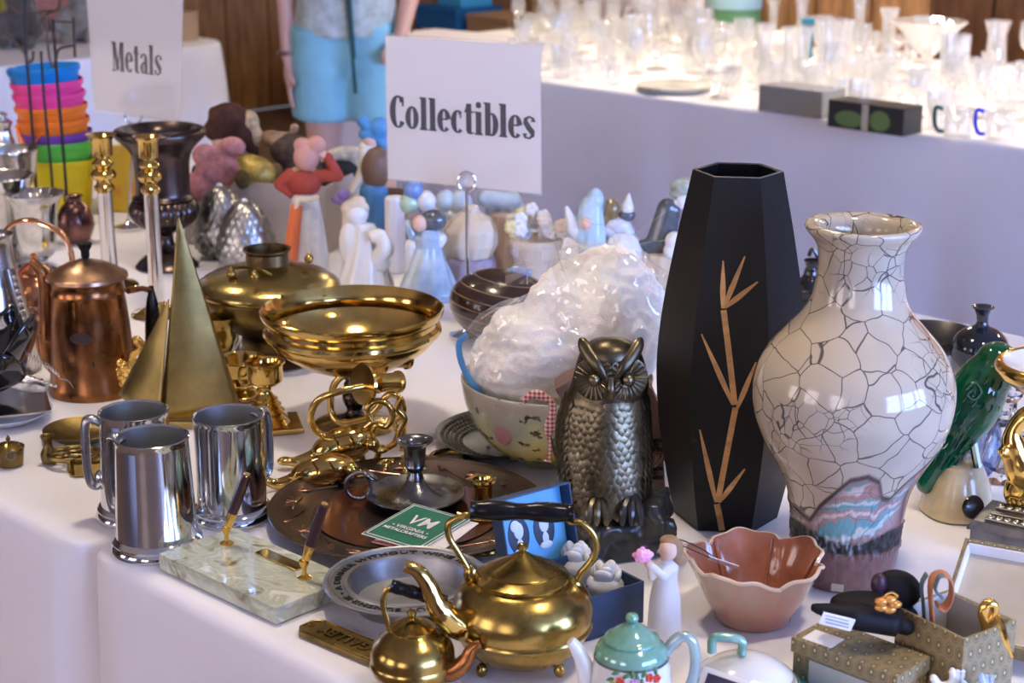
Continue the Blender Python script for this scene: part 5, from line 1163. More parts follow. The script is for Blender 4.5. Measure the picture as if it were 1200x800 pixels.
xf_ = mth('SUBTRACT', mth('FRACT', mth('ADD', mth('MULTIPLY', sx.outputs['X'], 1/.0135), sh)), .5); yf = mth('SUBTRACT', mth('FRACT', yv), .5)
dd = mth('SQRT', mth('ADD', mth('MULTIPLY', xf_, xf_), mth('MULTIPLY', mth('MULTIPLY', yf, yf), .8)))
rp = nd(nt, 'ShaderNodeValToRGB'); e = rp.color_ramp.elements; rp.color_ramp.interpolation = 'LINEAR'; e[0].position = .0; e[0].color = (.62, .53, .30, 1); e[1].position = .5; e[1].color = (.29, .22, .11, 1)
for p_, c_ in ((.08, (.55, .46, .25, 1)), (.12, (.13, .095, .04, 1)), (.25, (.20, .15, .07, 1)), (.32, (.31, .24, .12, 1)), (.37, (.15, .11, .05, 1)), (.42, (.28, .215, .11, 1))): q = e.new(p_); q.color = c_
nt.links.new(dd, rp.inputs[0]); nt.links.new(rp.outputs[0], I['Base Color'])
def uvbox(o):
    me = o.data; ul = me.uv_layers.new(name='UVMap')
    for p in me.polygons:
        n_ = p.normal
        for li in p.loop_indices:
            c = me.vertices[me.loops[li].vertex_index].co
            ul.data[li].uv = (c.y, c.z) if abs(n_.x) > .7 else (c.x, c.z) if abs(n_.y) > .7 else (c.x, c.y)
    return o
CARD = M('grey_white_card', (.55, .52, .47), .7, var=.1, vscale=20); CREAMC = M('cream_lining', (.52, .44, .32), .7, var=.06)
def open_box(label, ctr, an, w_, d_, h_, th=.003):
    t = thing('patterned_box', label, 'box', ctr, an)
    uvbox(B().box((0, 0, th/2), (w_, d_, th)).done('bottom', PAT, t, smooth=False))
    for sy in (-1, 1):
        uvbox(B().box((0, sy*(d_/2-th/2), h_/2), (w_, th, h_)).done('side', PAT, t, smooth=False)); B().box((0, sy*(d_/2-th-.0006), h_/2), (w_-2*th, .001, h_-.002)).done('lining', CARD, t, smooth=False)
    for sx_ in (-1, 1):
        uvbox(B().box((sx_*(w_/2-th/2), 0, h_/2), (th, d_-2*th, h_)).done('side', PAT, t, smooth=False)); B().box((sx_*(w_/2-th-.0006), 0, h_/2), (.001, d_-2*th-.002, h_-.002)).done('lining', CARD, t, smooth=False)
    return t
hB = .082
a_, b_, c_ = W(1051, 711, T+hB), W(1130, 749, T+hB), W(1194, 728, T+hB)
e1 = b_-a_; an1 = math.atan2(e1.y, e1.x); w1 = e1.length; d1 = (c_-b_).length; nv = Vector((-math.sin(an1), math.cos(an1), 0)); ct = a_+e1*.5+nv*d1/2; ct.z = T
G1 = open_box('open gold patterned card box with a strap inside', ct, an1, w1, d1, hB); G1C = ct
hB2 = .05
a_, b_ = W(932, 748, T+hB2), W(1046, 791, T+hB2); e2 = b_-a_; an2 = math.atan2(e2.y, e2.x); w2 = e2.length+.01; nv2 = Vector((-math.sin(an2), math.cos(an2), 0)); d2 = .062
ct2 = a_+e2*.5+nv2*d2/2; ct2.z = T
t = thing('patterned_box', 'closed gold patterned card box with white label under the black slipper', 'box', ct2, an2)
uvbox(B().box((0, 0, (hB2-.016)/2), (w2-.004, d2-.004, hB2-.016)).done('body', PAT, t, smooth=False, bevel=.0005))
uvbox(B().box((0, 0, hB2-.008), (w2, d2, .016)).done('lid', PAT, t, smooth=False, bevel=.0005))
B().box((.008, -d2/2+.0012, (hB2-.017)/2), (w2-.03, .0018, hB2-.019)).done('pale_panel', CARD, t, smooth=False)
B().box((-w2/2+.026, -.012, hB2+.0004), (.034, .026, .0006), rz=.05).done('label', PAPER, t, smooth=False)
# its lid, tipped open behind
lw_, ld_, lh_ = .17, .13, .02
m_l = Matrix.Rotation(-an1, 4, 'Z') @ Matrix.Translation((.105, .085, .045)) @ Matrix.Rotation(an1+.5, 4, 'Z') @ Matrix.Rotation(math.radians(28), 4, 'X')
lid = uvbox(B().box((0, 0, 0), (lw_, ld_, .003)).done('lid', PAT, G1, smooth=False)); lid.matrix_local = m_l
B().box((0, 0, .0022), (lw_-.008, ld_-.008, .001)).done('lining', CREAMC, lid, smooth=False)
for sy in (-1, 1): uvbox(B().box((0, sy*(ld_/2), lh_/2), (lw_+.004, .004, lh_)).done('side', PAT, lid, smooth=False)); B().box((0, sy*(ld_/2-.0032), lh_/2), (lw_-.006, .002, lh_-.004)).done('lining', PAPER, lid, smooth=False)
for sx_ in (-1, 1): uvbox(B().box((sx_*lw_/2, 0, lh_/2), (.004, ld_-.004, lh_)).done('side', PAT, lid, smooth=False)); B().box((sx_*(lw_/2-.0032), 0, lh_/2), (.002, ld_-.01, lh_-.004)).done('lining', PAPER, lid, smooth=False)
# ---- black slippers
VEL = M('black_velvet', (.006, .005, .006), .6, spec=.25)
L = Loc(0, 0, p=ct2+nv2*.002+Vector((.005, 0, hB2))); s = L.s
t = thing('slipper', 'tiny black velvet slipper lying on its side, white label on its sole', 'slipper', L.p)
b = B().cap(L(955, 712, -.01), L(1000, 722, -.012), s*6, s*16).cap(L(1000, 722, -.012), L(1042, 730, -.01), s*16, s*15).ell(L(1010, 705, .01), (s*38, s*20, s*12)).cap(L(1042, 725), L(1062, 735), s*14, s*10)
b.done('shoe', VEL, t, voxel=.0022, smo=4)
B().box(L(981, 728, -.035), (s*38, .0012, s*17), rot=Matrix.Rotation(.26, 3, 'Y') @ Matrix.Rotation(.25, 3, 'X')).done('label', PAPER, t, smooth=False)
b = B()
for k in range(3): b.box(L(981, 724+k*4, -.0365), (s*28, .0004, s*1.1), rot=Matrix.Rotation(.26, 3, 'Y') @ Matrix.Rotation(.25, 3, 'X'))
b.done('label_print', M('grey_print', (.25, .25, .26), .7), t, smooth=False)
b = B()
for k in range(5): a = k*1.26; b.ell(L(1040+9*math.cos(a), 708+6*math.sin(a), -.022), (s*8, s*5, s*5), u=12, v=8)
b.done('gold_bow', M('orange_gold_satin', (.62, .28, .06), .3, .5), t)
b = B().tube(interp([L(1035, 698, -.02), L(1045, 694, -.022), L(1052, 699, -.02), L(1042, 702, -.02)], 4), s*1.6, 6, closed=True).done('clasp', GOLD, t)
t = thing('slipper', 'tiny black velvet slipper standing upright behind its fallen partner', 'slipper', L.p+Vector((.035, .035, 0)))
dl = Vector((-.035, -.035, 0))
B().ell(L(1052, 690, .03)+dl, (s*30, s*14, s*24), Matrix.Rotation(.4, 3, 'Y')).cap(L(1035, 715, .03)+dl, L(1065, 722, .03)+dl, s*12, s*12).cap(L(1040, 735, .03)+dl, L(1060, 738, .03)+dl, s*10, s*10).done('shoe', VEL, t, voxel=.0022, smo=4)
B().ell(L(1030, 684, .022)+dl, (s*10, s*8, s*14)).done('lining', M('dark_plum_satin', (.04, .015, .03), .4), t)
# ---- leather straps in the open box
L = Loc(0, 0, p=G1C+Vector((-.02, -.005, .004))); s = L.s
t = thing('leather_strap', 'tan and blue grey looped leather strap in the open patterned box', 'strap', L.p)
TAN = M('tan_leather', (.50, .20, .09), .45, var=.2); BGR = M('blue_grey_leather', (.10, .15, .19), .45)
B().tube(interp([L(1094, 760), L(1092, 720), L(1090, 690), L(1094, 676), L(1106, 672), L(1114, 680), L(1114, 700), L(1106, 712), L(1098, 708)], 6), s*2.2, 10, flat=5).done('strap', TAN, t)
B().tube(interp([L(1085, 760, .01), L(1082, 710, .01), L(1080, 685, .01), L(1086, 672, .01)], 6), s*2, 8, flat=3).tube(interp([L(1104, 700, -.014), L(1096, 690, -.014), L(1100, 676, -.014), L(1106, 674, -.014)], 5), s*1.8, 8, flat=3).done('edge_strap', BGR, t)
L = Loc(0, 0, p=G1C+Vector((.03, -.02, .004))); s = L.s
t = thing('gold_hook', 'thin curved gold hook ornament hung over the patterned box edge', 'ornament', L.p)
B().tube(interp([L(1158, 800), L(1156, 740), L(1152, 720), L(1156, 708), L(1164, 708), L(1166, 716), L(1160, 730)], 6), [s*q for q in [4]*6+[6]*6+[7]*6+[6]*6+[5]*6+[4]*6+[3]], 10).done('hook', GOLD, t)
B().tube(interp([L(1168, 724, -.03), L(1174, 735, -.04), L(1180, 755, -.045), L(1186, 769, -.045)], 5), [s*q for q in [5]*5+[4]*5+[2.5]*5+[3]], 8).ell(L(1170, 723, -.03), s*4).done('arm', GOLD, t)
# ================================================================ pink petal bowl
L = Loc(882, 722); s = L.s; t = thing('petal_bowl', 'pink lustre bowl with wavy petal rim', 'bowl', L.p)
PK = M('pink_lustre', (.50, .23, .17), .14, coat=.4, col2=(.42, .31, .22), vscale=11, rvar=.04)
PKI = M('rose_inside', (.36, .13, .07), .12, coat=.6, var=.35, vscale=12)
prf = smoothrows([(722, 0), (722, 40), (716, 46), (700, 56), (680, 66), (664, 74), (655, 79)], 4); n_ = len(prf)
def pet(a, i, r, z, n_=n_):
    t_ = min(1, i/(n_-1)); k = t_**2; w_ = abs(math.sin(a*2.5+.35+.25*math.sin(a)))**.55; fr = math.sin(a*13+1.2*math.sin(a*3)); curl = k*k
    return r*(1+.13*k*(w_-.6)+.022*curl*fr), z+k*s*(11*w_-7+2.5*math.sin(a*2+1)+1.6*curl*math.cos(a*11))
B().lathe(L.prof(prf), 144, pet).done('outside', PK, t, ang=180)
pin = [(r-.0035 if r > .004 else 0, z+.003) for r, z in L.prof(prf)]
B().lathe(pin, 144, pet).done('inside', PKI, t, ang=180)
b = B(); po = L.prof(prf)[-1]; pts = []
for k in range(144):
    a = 2*PI*k/144; r, z = pet(a, n_-1, po[0]-.0015, po[1]+.001); pts.append((r*math.cos(a), r*math.sin(a), z))
b.tube(pts, .0024, 8, closed=True).done('lip', M('pale_lustre_lip', (.66, .50, .38), .12, coat=.6), t)
for k in range(6):
    a = 2*PI*(k+.1)/6; B().tube([(pin[j][0]*.985*math.cos(a), pin[j][0]*.985*math.sin(a), pin[j][1]+.001) for j in range(4, n_-3)], .0016, 6).done('petal_rib', PKI, t)
L2 = Loc(0, 0, p=L.p+Vector((-.04, -.012, .03))); t = thing('price_tag', 'white paper tag with black string in the petal bowl', 'tag', L2.p)
B().box(L2(848, 659, -.0), (s*34, .0008, s*12), rot=Matrix.Rotation(.35, 3, 'Y') @ Matrix.Rotation(.9, 3, 'X')).done('tag', PAPER, t, smooth=False)
B().tube(interp([L2(842, 658), L2(826, 645), L2(800, 633), L2(784, 630), L2(792, 636), L2(820, 648), L2(838, 656)], 6), .0007, 5).done('string', INK, t)
# ================================================================ girl with rose
L = Loc(778, 752); s = L.s; t = thing('girl_figurine', 'pale carved girl figurine in white dress holding pink rose', 'figurine', L.p)
DR = M('white_carved_dress', (.66, .63, .62), .7, var=.08, vscale=20)
HR = M('light_brown_hair', (.33, .20, .10), .7, var=.25, vscale=60); FS = M('carved_skin', (.62, .42, .32), .6)
b = B().lathe(L.prof(smoothrows([(752, 0), (752, 20), (748, 21), (730, 20), (700, 18), (684, 15), (672, 14), (664, 15), (658, 11), (654, 5), (653, 0)], 3)), 32)
b.cap(L(790, 664), L(778, 676, -.015), s*6, s*5).cap(L(778, 676, -.015), L(766, 664, -.025), s*5, s*4).cap(L(768, 664), L(764, 676, -.012), s*6, s*5).cap(L(764, 676, -.012), L(762, 662, -.025), s*5, s*4)
b.done('dress', DR, t, voxel=.0016, smo=4)
B().ell(L(783, 644, -.002), (s*11, s*12, s*13)).cap(L(780, 652), L(780, 660), s*6, s*6).ell(L(772, 646, -.004), (s*2.5, s*2.5, s*2)).done('head', FS, t, voxel=.0012, smo=3)
b = B().ell(L(788, 642, .004), (s*13, s*13, s*14)).ell(L(796, 654, .004), (s*9, s*9, s*9)).ell(L(784, 633, .002), (s*11, s*11, s*6)).done('hair', HR, t, voxel=.0014, smo=2)
B().ell(L(760, 660, -.026), s*5).done('hand', FS, t)
b = B(); random.seed(2)
for k in range(22):
    a = k*2.4; r = s*1.9*math.sqrt(k); b.ell(L(753, 650, -.028)+Vector((r*math.cos(a), -.002*(22-k)/10, r*.75*math.sin(a))), (s*4.5, s*3, s*3.6), Matrix.Rotation(a, 3, 'Y'), 10, 6)
b.done('rose', M('pink_rose', (.78, .22, .42), .6, col2=(.85, .50, .62), vscale=160), t)
# ================================================================ porcelain teapot
L = Loc(738, 850); s = L.s; t = thing('porcelain_teapot', 'white porcelain teapot with green lustre lid and painted flowers', 'teapot', L.p)
LUS = M('green_lustre', (.10, .30, .19), .14, .25, coat=.5, col2=(.30, .48, .40), vscale=20, rvar=.05)
lathe_part('body', L, smoothrows([(850, 0), (850, 30), (842, 40), (815, 50), (790, 47), (772, 44), (767, 43)], 4), WHITEP, t)
lathe_part('shoulder', L, smoothrows([(767, 43.3), (761, 42.5), (756, 40), (752, 35), (750, 32)], 3), LUS, t)
lathe_part('dark_line', L, [(768.5, 44.4), (767, 44.0), (766, 43.3)], M('olive_line', (.05, .06, .04), .3), t)
lathe_part('lid', L, smoothrows([(751, 31), (748, 33), (746, 32), (744, 28), (739, 22), (734, 14), (731, 8), (729, 5)], 3), LUS, t)
lathe_part('knob', L, smoothrows([(731, 4), (728, 5), (726, 7.5), (722, 7.5), (719, 5), (718, 0)], 3), LUS, t, seg=24)
B().tube(interp([L(708, 832), L(695, 815), L(688, 793), L(682, 772), L(674, 757), L(668, 751)], 6), [s*q for q in [16]*6+[13]*6+[10.5]*6+[8.5]*6+[7]*6+[6]], 16).done('spout', WHITEP, t)
B().tube(interp([L(776, 775), L(784, 758), L(797, 746), L(810, 750), L(815, 770), L(812, 795), L(800, 820), L(786, 832)], 6), s*6.5, 14).done('handle', M('pearl_lustre', (.30, .36, .38), .14, .3, coat=.5, col2=(.36, .48, .42), vscale=20), t)
FLW = [((.60, .06, .03), [(724, 797), (759, 794), (768, 797)]), ((.45, .22, .45), [(741, 798), (748, 803)]), ((.75, .45, .05), [(716, 803), (733, 806), (757, 806)]), ((.06, .18, .06), [(731, 791), (752, 789), (713, 797), (719, 789), (766, 788), (738, 789), (744, 792), (728, 806), (750, 798)])]
for kk, (c_, sp) in enumerate(FLW):
    for x, y in sp:
        ya = y-19; z = L(x, ya).z; hw = 44.2+(ya-768)*.14; r = L.prof([(ya, hw)])[0][0]; xo = L(x, ya).x*.97; a = math.acos(max(-1, min(1, xo/r)))
        p = Vector((r*math.cos(a), -r*math.sin(a), z)); b = B(); nrm_ = Vector((p.x, p.y, 0)).normalized(); up_ = Vector((0, 0, 1)); sd = up_.cross(nrm_)
        if kk < 3:
            for q in range(5): aa = q*2*PI/5; b.ell(p+(sd*math.cos(aa)+up_*math.sin(aa))*s*3.2, (s*2.6, s*2.6, s*2.6), u=8, v=6)
        else: b.ell(p, (s*5.5, s*2, s*2.4), Matrix.Rotation(a+(x % 3)*.4, 3, 'Y'), 8, 6)
        b.done('painted_flower' if kk < 3 else 'painted_leaf', M('flower_paint_%d' % kk, c_, .3), t)
# ---- covered dish
L = Loc(872, 818); s = L.s; t = thing('covered_dish', 'covered porcelain dish with green bridge handle and gold band', 'dish', L.p)
lathe_part('dish', L, smoothrows([(818, 0), (818, 40), (812, 52), (800, 62), (797, 64), (796, 63)], 3), M('olive_lustre', (.36, .38, .24), .15, coat=.5), t)
lathe_part('lid', L, smoothrows([(797, 61), (794, 60), (786, 52), (776, 36), (770, 16), (769, 0)], 4), WHITEP, t)
lathe_part('band', L, [(792.5, 59.4), (790, 57.6), (788.5, 55.6)], M('olive_lustre'), t)
B().tube(interp([L(834, 764), L(835, 750), L(842, 746), L(862, 748), L(870, 753), L(869, 766)], 6), s*5.5, 10).done('bridge_handle', LUS, t)
# ---- framed picture lying in front
p0, p1 = W(822, 770, T+.05), W(965, 818, T+.05); e3 = p1-p0; an3 = math.atan2(e3.y, e3.x); ct3 = p0+e3*.5
t = thing('picture_card', 'tilted boxed picture with dark oval portrait before the covered dish', 'picture', Vector((ct3.x-.012, ct3.y-.05, T+.004)), an3)
m4 = Matrix.Rotation(math.radians(-32), 4, 'X')
b = B(); b.M = m4; b.box((0, 0, .028), (.15, .01, .056)).done('box', PAPER, t, smooth=False, bevel=.001)
b = B(); b.M = m4; b.box((0, -.0055, .028), (.135, .001, .046)).done('dark_print', M('violet_black_print', (.04, .03, .06), .35), t, smooth=False)
b = B(); b.M = m4; b.ell((-.01, -.006, .026), (.045, .0012, .019)).done('oval_print', M('grey_violet_print', (.36, .36, .46), .35), t)
t = thing('teal_card', 'thin teal edged card under the boxed picture', 'card', W(950, 822), an3)
B().box((0, 0, .004), (.10, .06, .006)).done('card', M('teal_card', (.03, .22, .22), .4), t, smooth=False, bevel=.001)
# ---- little porcelain birds before the patterned box
for lab, x, y, c_ in (('white porcelain bird ornament before the open patterned box', 1112, 812, WHITEP), ('pale blue porcelain bird ornament before the open patterned box', 1146, 818, BLUEP)):
    L = Loc(x, y+24); s = L.s; t = thing('porcelain_bird', lab, 'ornament', L.p)
    B().ell(L(x, y-2), (s*18, s*12, s*13)).cap(L(x-10, y-4), L(x-18, y-18), s*7, s*5).cap(L(x+8, y-6), L(x+4, y-27), s*8, s*4).lathe(L.prof([(y+24, 0), (y+24, 14), (y+20, 14), (y+8, 7)]), 20).done('body', c_, t, voxel=.0018, smo=4)
    for k in range(3): B().tube(interp([L(x+2+3*k, y-6), L(x+5+5*k, y-18), L(x+2+7*k, y-28)], 4), [s*3]*4+[s*3.5]*4+[s*1], 6).done('wing_feather', c_, t)
# ================================================================ signs
def ark(cx, cy, rx, ry, a0, a1, th=.15, tn=.045, n=22):
    out = []
    for k in range(n+1):
        a = math.radians(lerp(a0, a1, k/n)); out.append((cx+rx*math.cos(a), cy+ry*math.sin(a), tn+(th-tn)*abs(math.cos(a))**1.3))
    return out
def stem(x, y0, y1, wd_=.15): return [(x, y0, wd_), (x, y1, wd_)]
def ser(x0, x1, y): return [(x0, y, .045), (x1, y, .045)]
XH = .70
def glyph(c):
    o = XH/2
    if c == 'o': return [ark(.21, o, .135, .325, 0, 360)], .46
    if c == 'c': return [ark(.21, o, .135, .325, 48, 315), [(.275, XH-.17, .12), (.315, XH-.17, .12), (.33, XH-.17, .02)]], .42
    if c == 'e': return [ark(.21, o, .135, .325, 8, 318), ser(.12, .34, o+.04)], .44
    if c == 'l': return [stem(.13, 0, 1.0), ser(.0, .26, .022), ser(.0, .13, .978)], .29
    if c == 'i': return [stem(.13, 0, XH), ser(.0, .26, .022), ser(.0, .13, XH-.022), [(.045, .90, .02), (.06, .90, .13), (.13, .90, .17), (.2, .90, .13), (.215, .90, .02)]], .29
    if c == 't': return [stem(.14, .08, .92, .145), ser(.0, .30, XH-.022), [(.14, .12, .14), (.16, .05, .11), (.22, .022, .05), (.30, .06, .03)], [(.20, .92, .03), (.10, .86, .06), (.03, XH, .03)]], .32
    if c == 'b': return [stem(.13, 0, 1.0), ser(.0, .13, .978), ark(.24, o, .135, .325, 150, -150, .15, .05)], .48
    if c == 's': return [[(.32, XH-.17, .13), (.315, XH-.07, .07), (.20, XH-.02, .05), (.09, XH-.10, .10), (.09, XH-.20, .14), (.18, o, .15), (.29, .22, .15), (.30, .12, .10), (.19, .022, .05), (.07, .06, .07), (.065, .17, .12)]], .40
    if c == 'a': return [stem(.31, .03, .52, .145), ser(.28, .42, .022), [(.31, .5, .145), (.29, .62, .10), (.20, XH-.02, .05), (.10, XH-.07, .08), (.085, XH-.17, .13)], [(.31, .42, .04), (.16, .36, .08), (.09, .22, .14), (.12, .06, .10), (.20, .03, .05), (.31, .12, .04)]], .45
    if c == 'C': return [ark(.27, .5, .18, .475, 40, 322, .17, .05), stem(.43, .68, .97, .05)], .52
    if c == 'M': return [stem(.10, 0, 1, .05), ser(.0, .2, .022), ser(.0, .16, .978), [(.14, 1, .15), (.31, .04, .15)], [(.31, .04, .05), (.48, 1, .05)], stem(.54, 0, 1, .16), ser(.43, .66, .022), ser(.48, .66, .978)], .70
def quad_map(q):
    TL, TR, BL, BR = [Vector(x) for x in q]
    return lambda u, v: TL.lerp(TR, u).lerp(BL.lerp(BR, u), v)
def slabq(name, q, off, th, mat, parent, base):
    TL, TR, BL, BR = [Vector(x) for x in q]; n = (TR-TL).cross(BL-TL).normalized()
    if n.y > 0: n = -n
    b = B(); fr = [b.v(p+n*(off+th)-base) for p in (TL, TR, BR, BL)]; bk = [b.v(p+n*off-base) for p in (TL, TR, BR, BL)]
    b.f(fr); b.f(bk[::-1])
    for k in range(4): b.f((fr[k], fr[(k+1) % 4], bk[(k+1) % 4], bk[k]))
    return b.done(name, mat, parent, smooth=False)
SLEEVE = glassy('clear_sleeve', (1, 1, 1), gloss=.10, rough=.12, milk=.04)
def sign(label, quad, rodpx, txt, tu, tv, ring_px):
    base = W(*rodpx); 
    st = thing('sign_stand', 'chrome rod sign clip holding the %s card' % txt, 'sign stand', base)
    mp = quad_map(quad); rp_ = WY(ring_px[0], ring_px[1], base.y)-base; s_ = DEP(base.y, T)/F
    B().lathe([(0, 0), (.032, 0), (.032, .006), (.01, .012), (.004, .02)], 32).done('foot', CHROME, st)
    B().tube([(0, 0, .012), (rp_.x, 0, rp_.z-s_*12)], .0032, 10).done('rod', CHROME, st)
    B().tube([(rp_.x+s_*10*math.cos(a), 0, rp_.z+s_*11*math.sin(a)) for a in [2*PI*k/30 for k in range(30)]], .0022, 8, closed=True).tube([(rp_.x+s_*10*math.cos(a), .007, rp_.z+s_*11*math.sin(a)) for a in [2*PI*k/30 for k in range(30)]], .0022, 8, closed=True).done('ring_clip', CHROME, st)
    o = thing('card_sign', label, 'sign', (quad[2]+quad[3])/2); bs = Vector(o.location)
    slabq('paper', quad, 0, .0008, PAPER, o, bs)
    big = [mp(-.012, -.02), mp(1.012, -.02), mp(-.012, 1.015), mp(1.012, 1.015)]
    slabq('sleeve', big, .0012, .0004, SLEEVE, o, bs); slabq('sleeve', big, -.0012, .0004, SLEEVE, o, bs)
    TL, TR, BL, BR = quad; n = (TR-TL).cross(BL-TL).normalized(); n = -n if n.y > 0 else n
    tot = sum(glyph(c)[1] for c in txt); x = 0
    for c in txt:
        rib, adv = glyph(c); b = B()
        for r in rib: b.ribbon([(q[0], q[1], q[2]*1.18) for q in r])
        for v in b.bm.verts:
            u = lerp(tu[0], tu[1], (x+v.co.x)/tot); vv = lerp(tv[1], tv[0], v.co.z); v.co = mp(u, vv)+n*.0011-bs
        b.done('letter', INK, o, smooth=False); x += adv
Yl, Yr = 3.0, 2.852
def metals_quad():
    bl, br = WY(111, 128, 3.74), WY(211, 143, 3.60); br.z = bl.z; tl = WY(97, -75, 3.66); e_ = br-bl
    return [tl, tl+e_*1.13, bl, br]
sign('white Collectibles card in a clear sleeve with bold black lettering', [WY(452, 42, Yl), WY(633, 54, Yr), WY(455, 209, Yl), WY(634, 227, Yr)], (548, 395), 'Collectibles', (.022, .972), (.405, .632), (547, 213))
sign('white Metals card in a clear sleeve with bold black lettering', metals_quad(), (151, 268), 'Metals', (.24, .80), (.585, .755), (156, 135))
# ================================================================ dolls in a box
BOXC = M('grey_beige_card', (.44, .38, .34), .75, var=.08, vscale=8)
bp = W(322, 279); an = math.radians(-16)
t = thing('doll_box', 'open grey beige cardboard box full of dolls', 'box', bp, an); s0_ = DEP(bp.y, T)/F; w_ = s0_*176; d_ = .20; h_ = ZAT(bp.y-.1, 214)-T
b = B().box((0, 0, .002), (w_, d_, .004))
b.done('bottom', BOXC, t, smooth=False)
for sy in (-1, 1): B().box((0, sy*d_/2, h_/2), (w_, .004, h_)).done('side', BOXC, t, smooth=False)
for sx_ in (-1, 1): B().box((sx_*w_/2, 0, h_/2), (.004, d_-.004, h_)).done('side', BOXC, t, smooth=False)
CL = lambda n, c, **k: M(n, c, .85, var=.45, vscale=45, bump=1.0, bscale=130, **k)
def doll(label, bx, parts, dy=0):
    q = bp+Vector((0, dy, .006)); t = thing('doll', label, 'doll', Vector((XAT(q.y, q.z, bx), q.y, q.z))); L = Loc(0, 0, p=Vector(t.location)); s = L.s
    for nm, mat, prims in parts:
        b = B()
        for pr_ in prims:
            if len(pr_) == 4: b.ell(L(pr_[0], pr_[1]), (s*pr_[2], s*min(pr_[2], pr_[3])*.9, s*pr_[3]))
            elif len(pr_) == 5: b.ell(L(pr_[0], pr_[1], pr_[4]), (s*pr_[2], s*min(pr_[2], pr_[3])*.9, s*pr_[3]))
            else: b.cap(L(pr_[0], pr_[1], pr_[6] if len(pr_) > 6 else 0), L(pr_[2], pr_[3], pr_[6] if len(pr_) > 6 else 0), s*pr_[4], s*pr_[5])
        b.done(nm, mat, t, voxel=.004, smo=3)
    return t
doll('doll with a floppy dark brown hat and fair hair in the box', 275, [
    ('hat', CL('brown_felt', (.07, .022, .012)), [(268, 140, 24, 20), (252, 132, 253, 130, 8, 6), (285, 155, 298, 178, 14, 6), (262, 152, 24, 16)]),
    ('face', M('doll_skin', (.72, .46, .36), .5), [(262, 166, 14, 14)]), ('hair', CL('fair_hair', (.55, .40, .22)), [(293, 145, 11, 16), (300, 160, 9, 12)]),
    ('dress', CL('tan_dress', (.35, .22, .14)), [(275, 215, 26, 50), (318, 162, 14, 10)])], .03)
doll('doll in pink bonnet and pink dress leaning over the box edge', 250, [
    ('dress', CL('pink_dress', (.40, .16, .17)), [(258, 200, 30, 24), (240, 225, 24, 30)]), ('bonnet', CL('rose_bonnet', (.58, .25, .23)), [(240, 182, 15, 14), (272, 172, 16, 12), (258, 180, 20, 10)]),
    ('sleeve', CL('mauve_sleeve', (.26, .12, .14)), [(248, 205, 262, 195, 12, 10)]), ('shoe', CL('black_shoe', (.03, .025, .025)), [(233, 203, 9, 12)])], -.06)
doll('doll in shiny gold brocade hood by the pinecones', 292, [
    ('brocade', M('gold_brocade', (.48, .34, .08), .45, .4, var=.5, vscale=70), [(300, 205, 24, 22), (276, 200, 282, 235, 11, 9), (290, 190, 18, 10), (272, 220, 9, 22)]), ('dark_lining', CL('olive_lining', (.10, .07, .02)), [(284, 210, 9, 12, -.045)])], -.065)
doll('dark brown coated doll lying across the box', 345, [
    ('coat', CL('dark_brown_cloth', (.09, .055, .04)), [(340, 175, 24, 20), (355, 200, 24, 24), (365, 240, 24, 30)]), ('cap', CL('tan_ruffle', (.40, .26, .16)), [(330, 165, 17, 11), (345, 150, 6, 6)])], .0)
doll('black clad doll with white blanket at the box end', 392, [
    ('coat', CL('black_cloth', (.02, .02, .022)), [(395, 200, 26, 14), (385, 235, 20, 35)]), ('blanket', CL('cream_knit', (.68, .60, .46)), [(408, 180, 24, 9), (392, 182, 12, 8)])], .02)
# ================================================================ figurines
def figurine(name, label, bx, by, parts, vox=.0022, cat='figurine'):
    L = Loc(bx, by); s = L.s; t = thing(name, label, cat, L.p)
    for nm, mat, prims in parts:
        b = B(); lat = False
        for q in prims:
            k = q[0]; a = q[1:]
            if k == 'e': b.ell(L(a[0], a[1], a[4] if len(a) > 4 else 0), (s*a[2], s*min(a[2], a[3])*.95, s*a[3]))
            elif k == 'c': dd_ = a[6] if len(a) > 6 else 0; b.cap(L(a[0], a[1], dd_), L(a[2], a[3], dd_), s*a[4], s*a[5])
            elif k == 'l':
                off = L(a[0], by); rws = list(a[1])+([(a[1][-1][0]-1, 0)] if a[1][-1][1] > 0 else []); b.lathe([(r, z) for r, z in L.prof(rws)], 48, lambda a_, i_, r_, z_: (r_*(1+.045*math.sin(a_*9+1.5*math.sin(i_))), z_), c=(off.x, 0, 0))
            elif k == 't': P = interp([L(*p) for p in a[0]], 5); n_ = len(P); b.tube(P, [s*lerp(a[1], a[2], i/(n_-1)) for i in range(n_)], 10)
        b.done(nm, mat, t, voxel=vox, smo=2)
    return L, t
RED = M('terracotta_red_cloth', (.36, .05, .03), .7, var=.2); WSK = M('white_skirt', (.62, .62, .62), .7, var=.1); DS = M('doll_skin', (.72, .46, .36), .5)
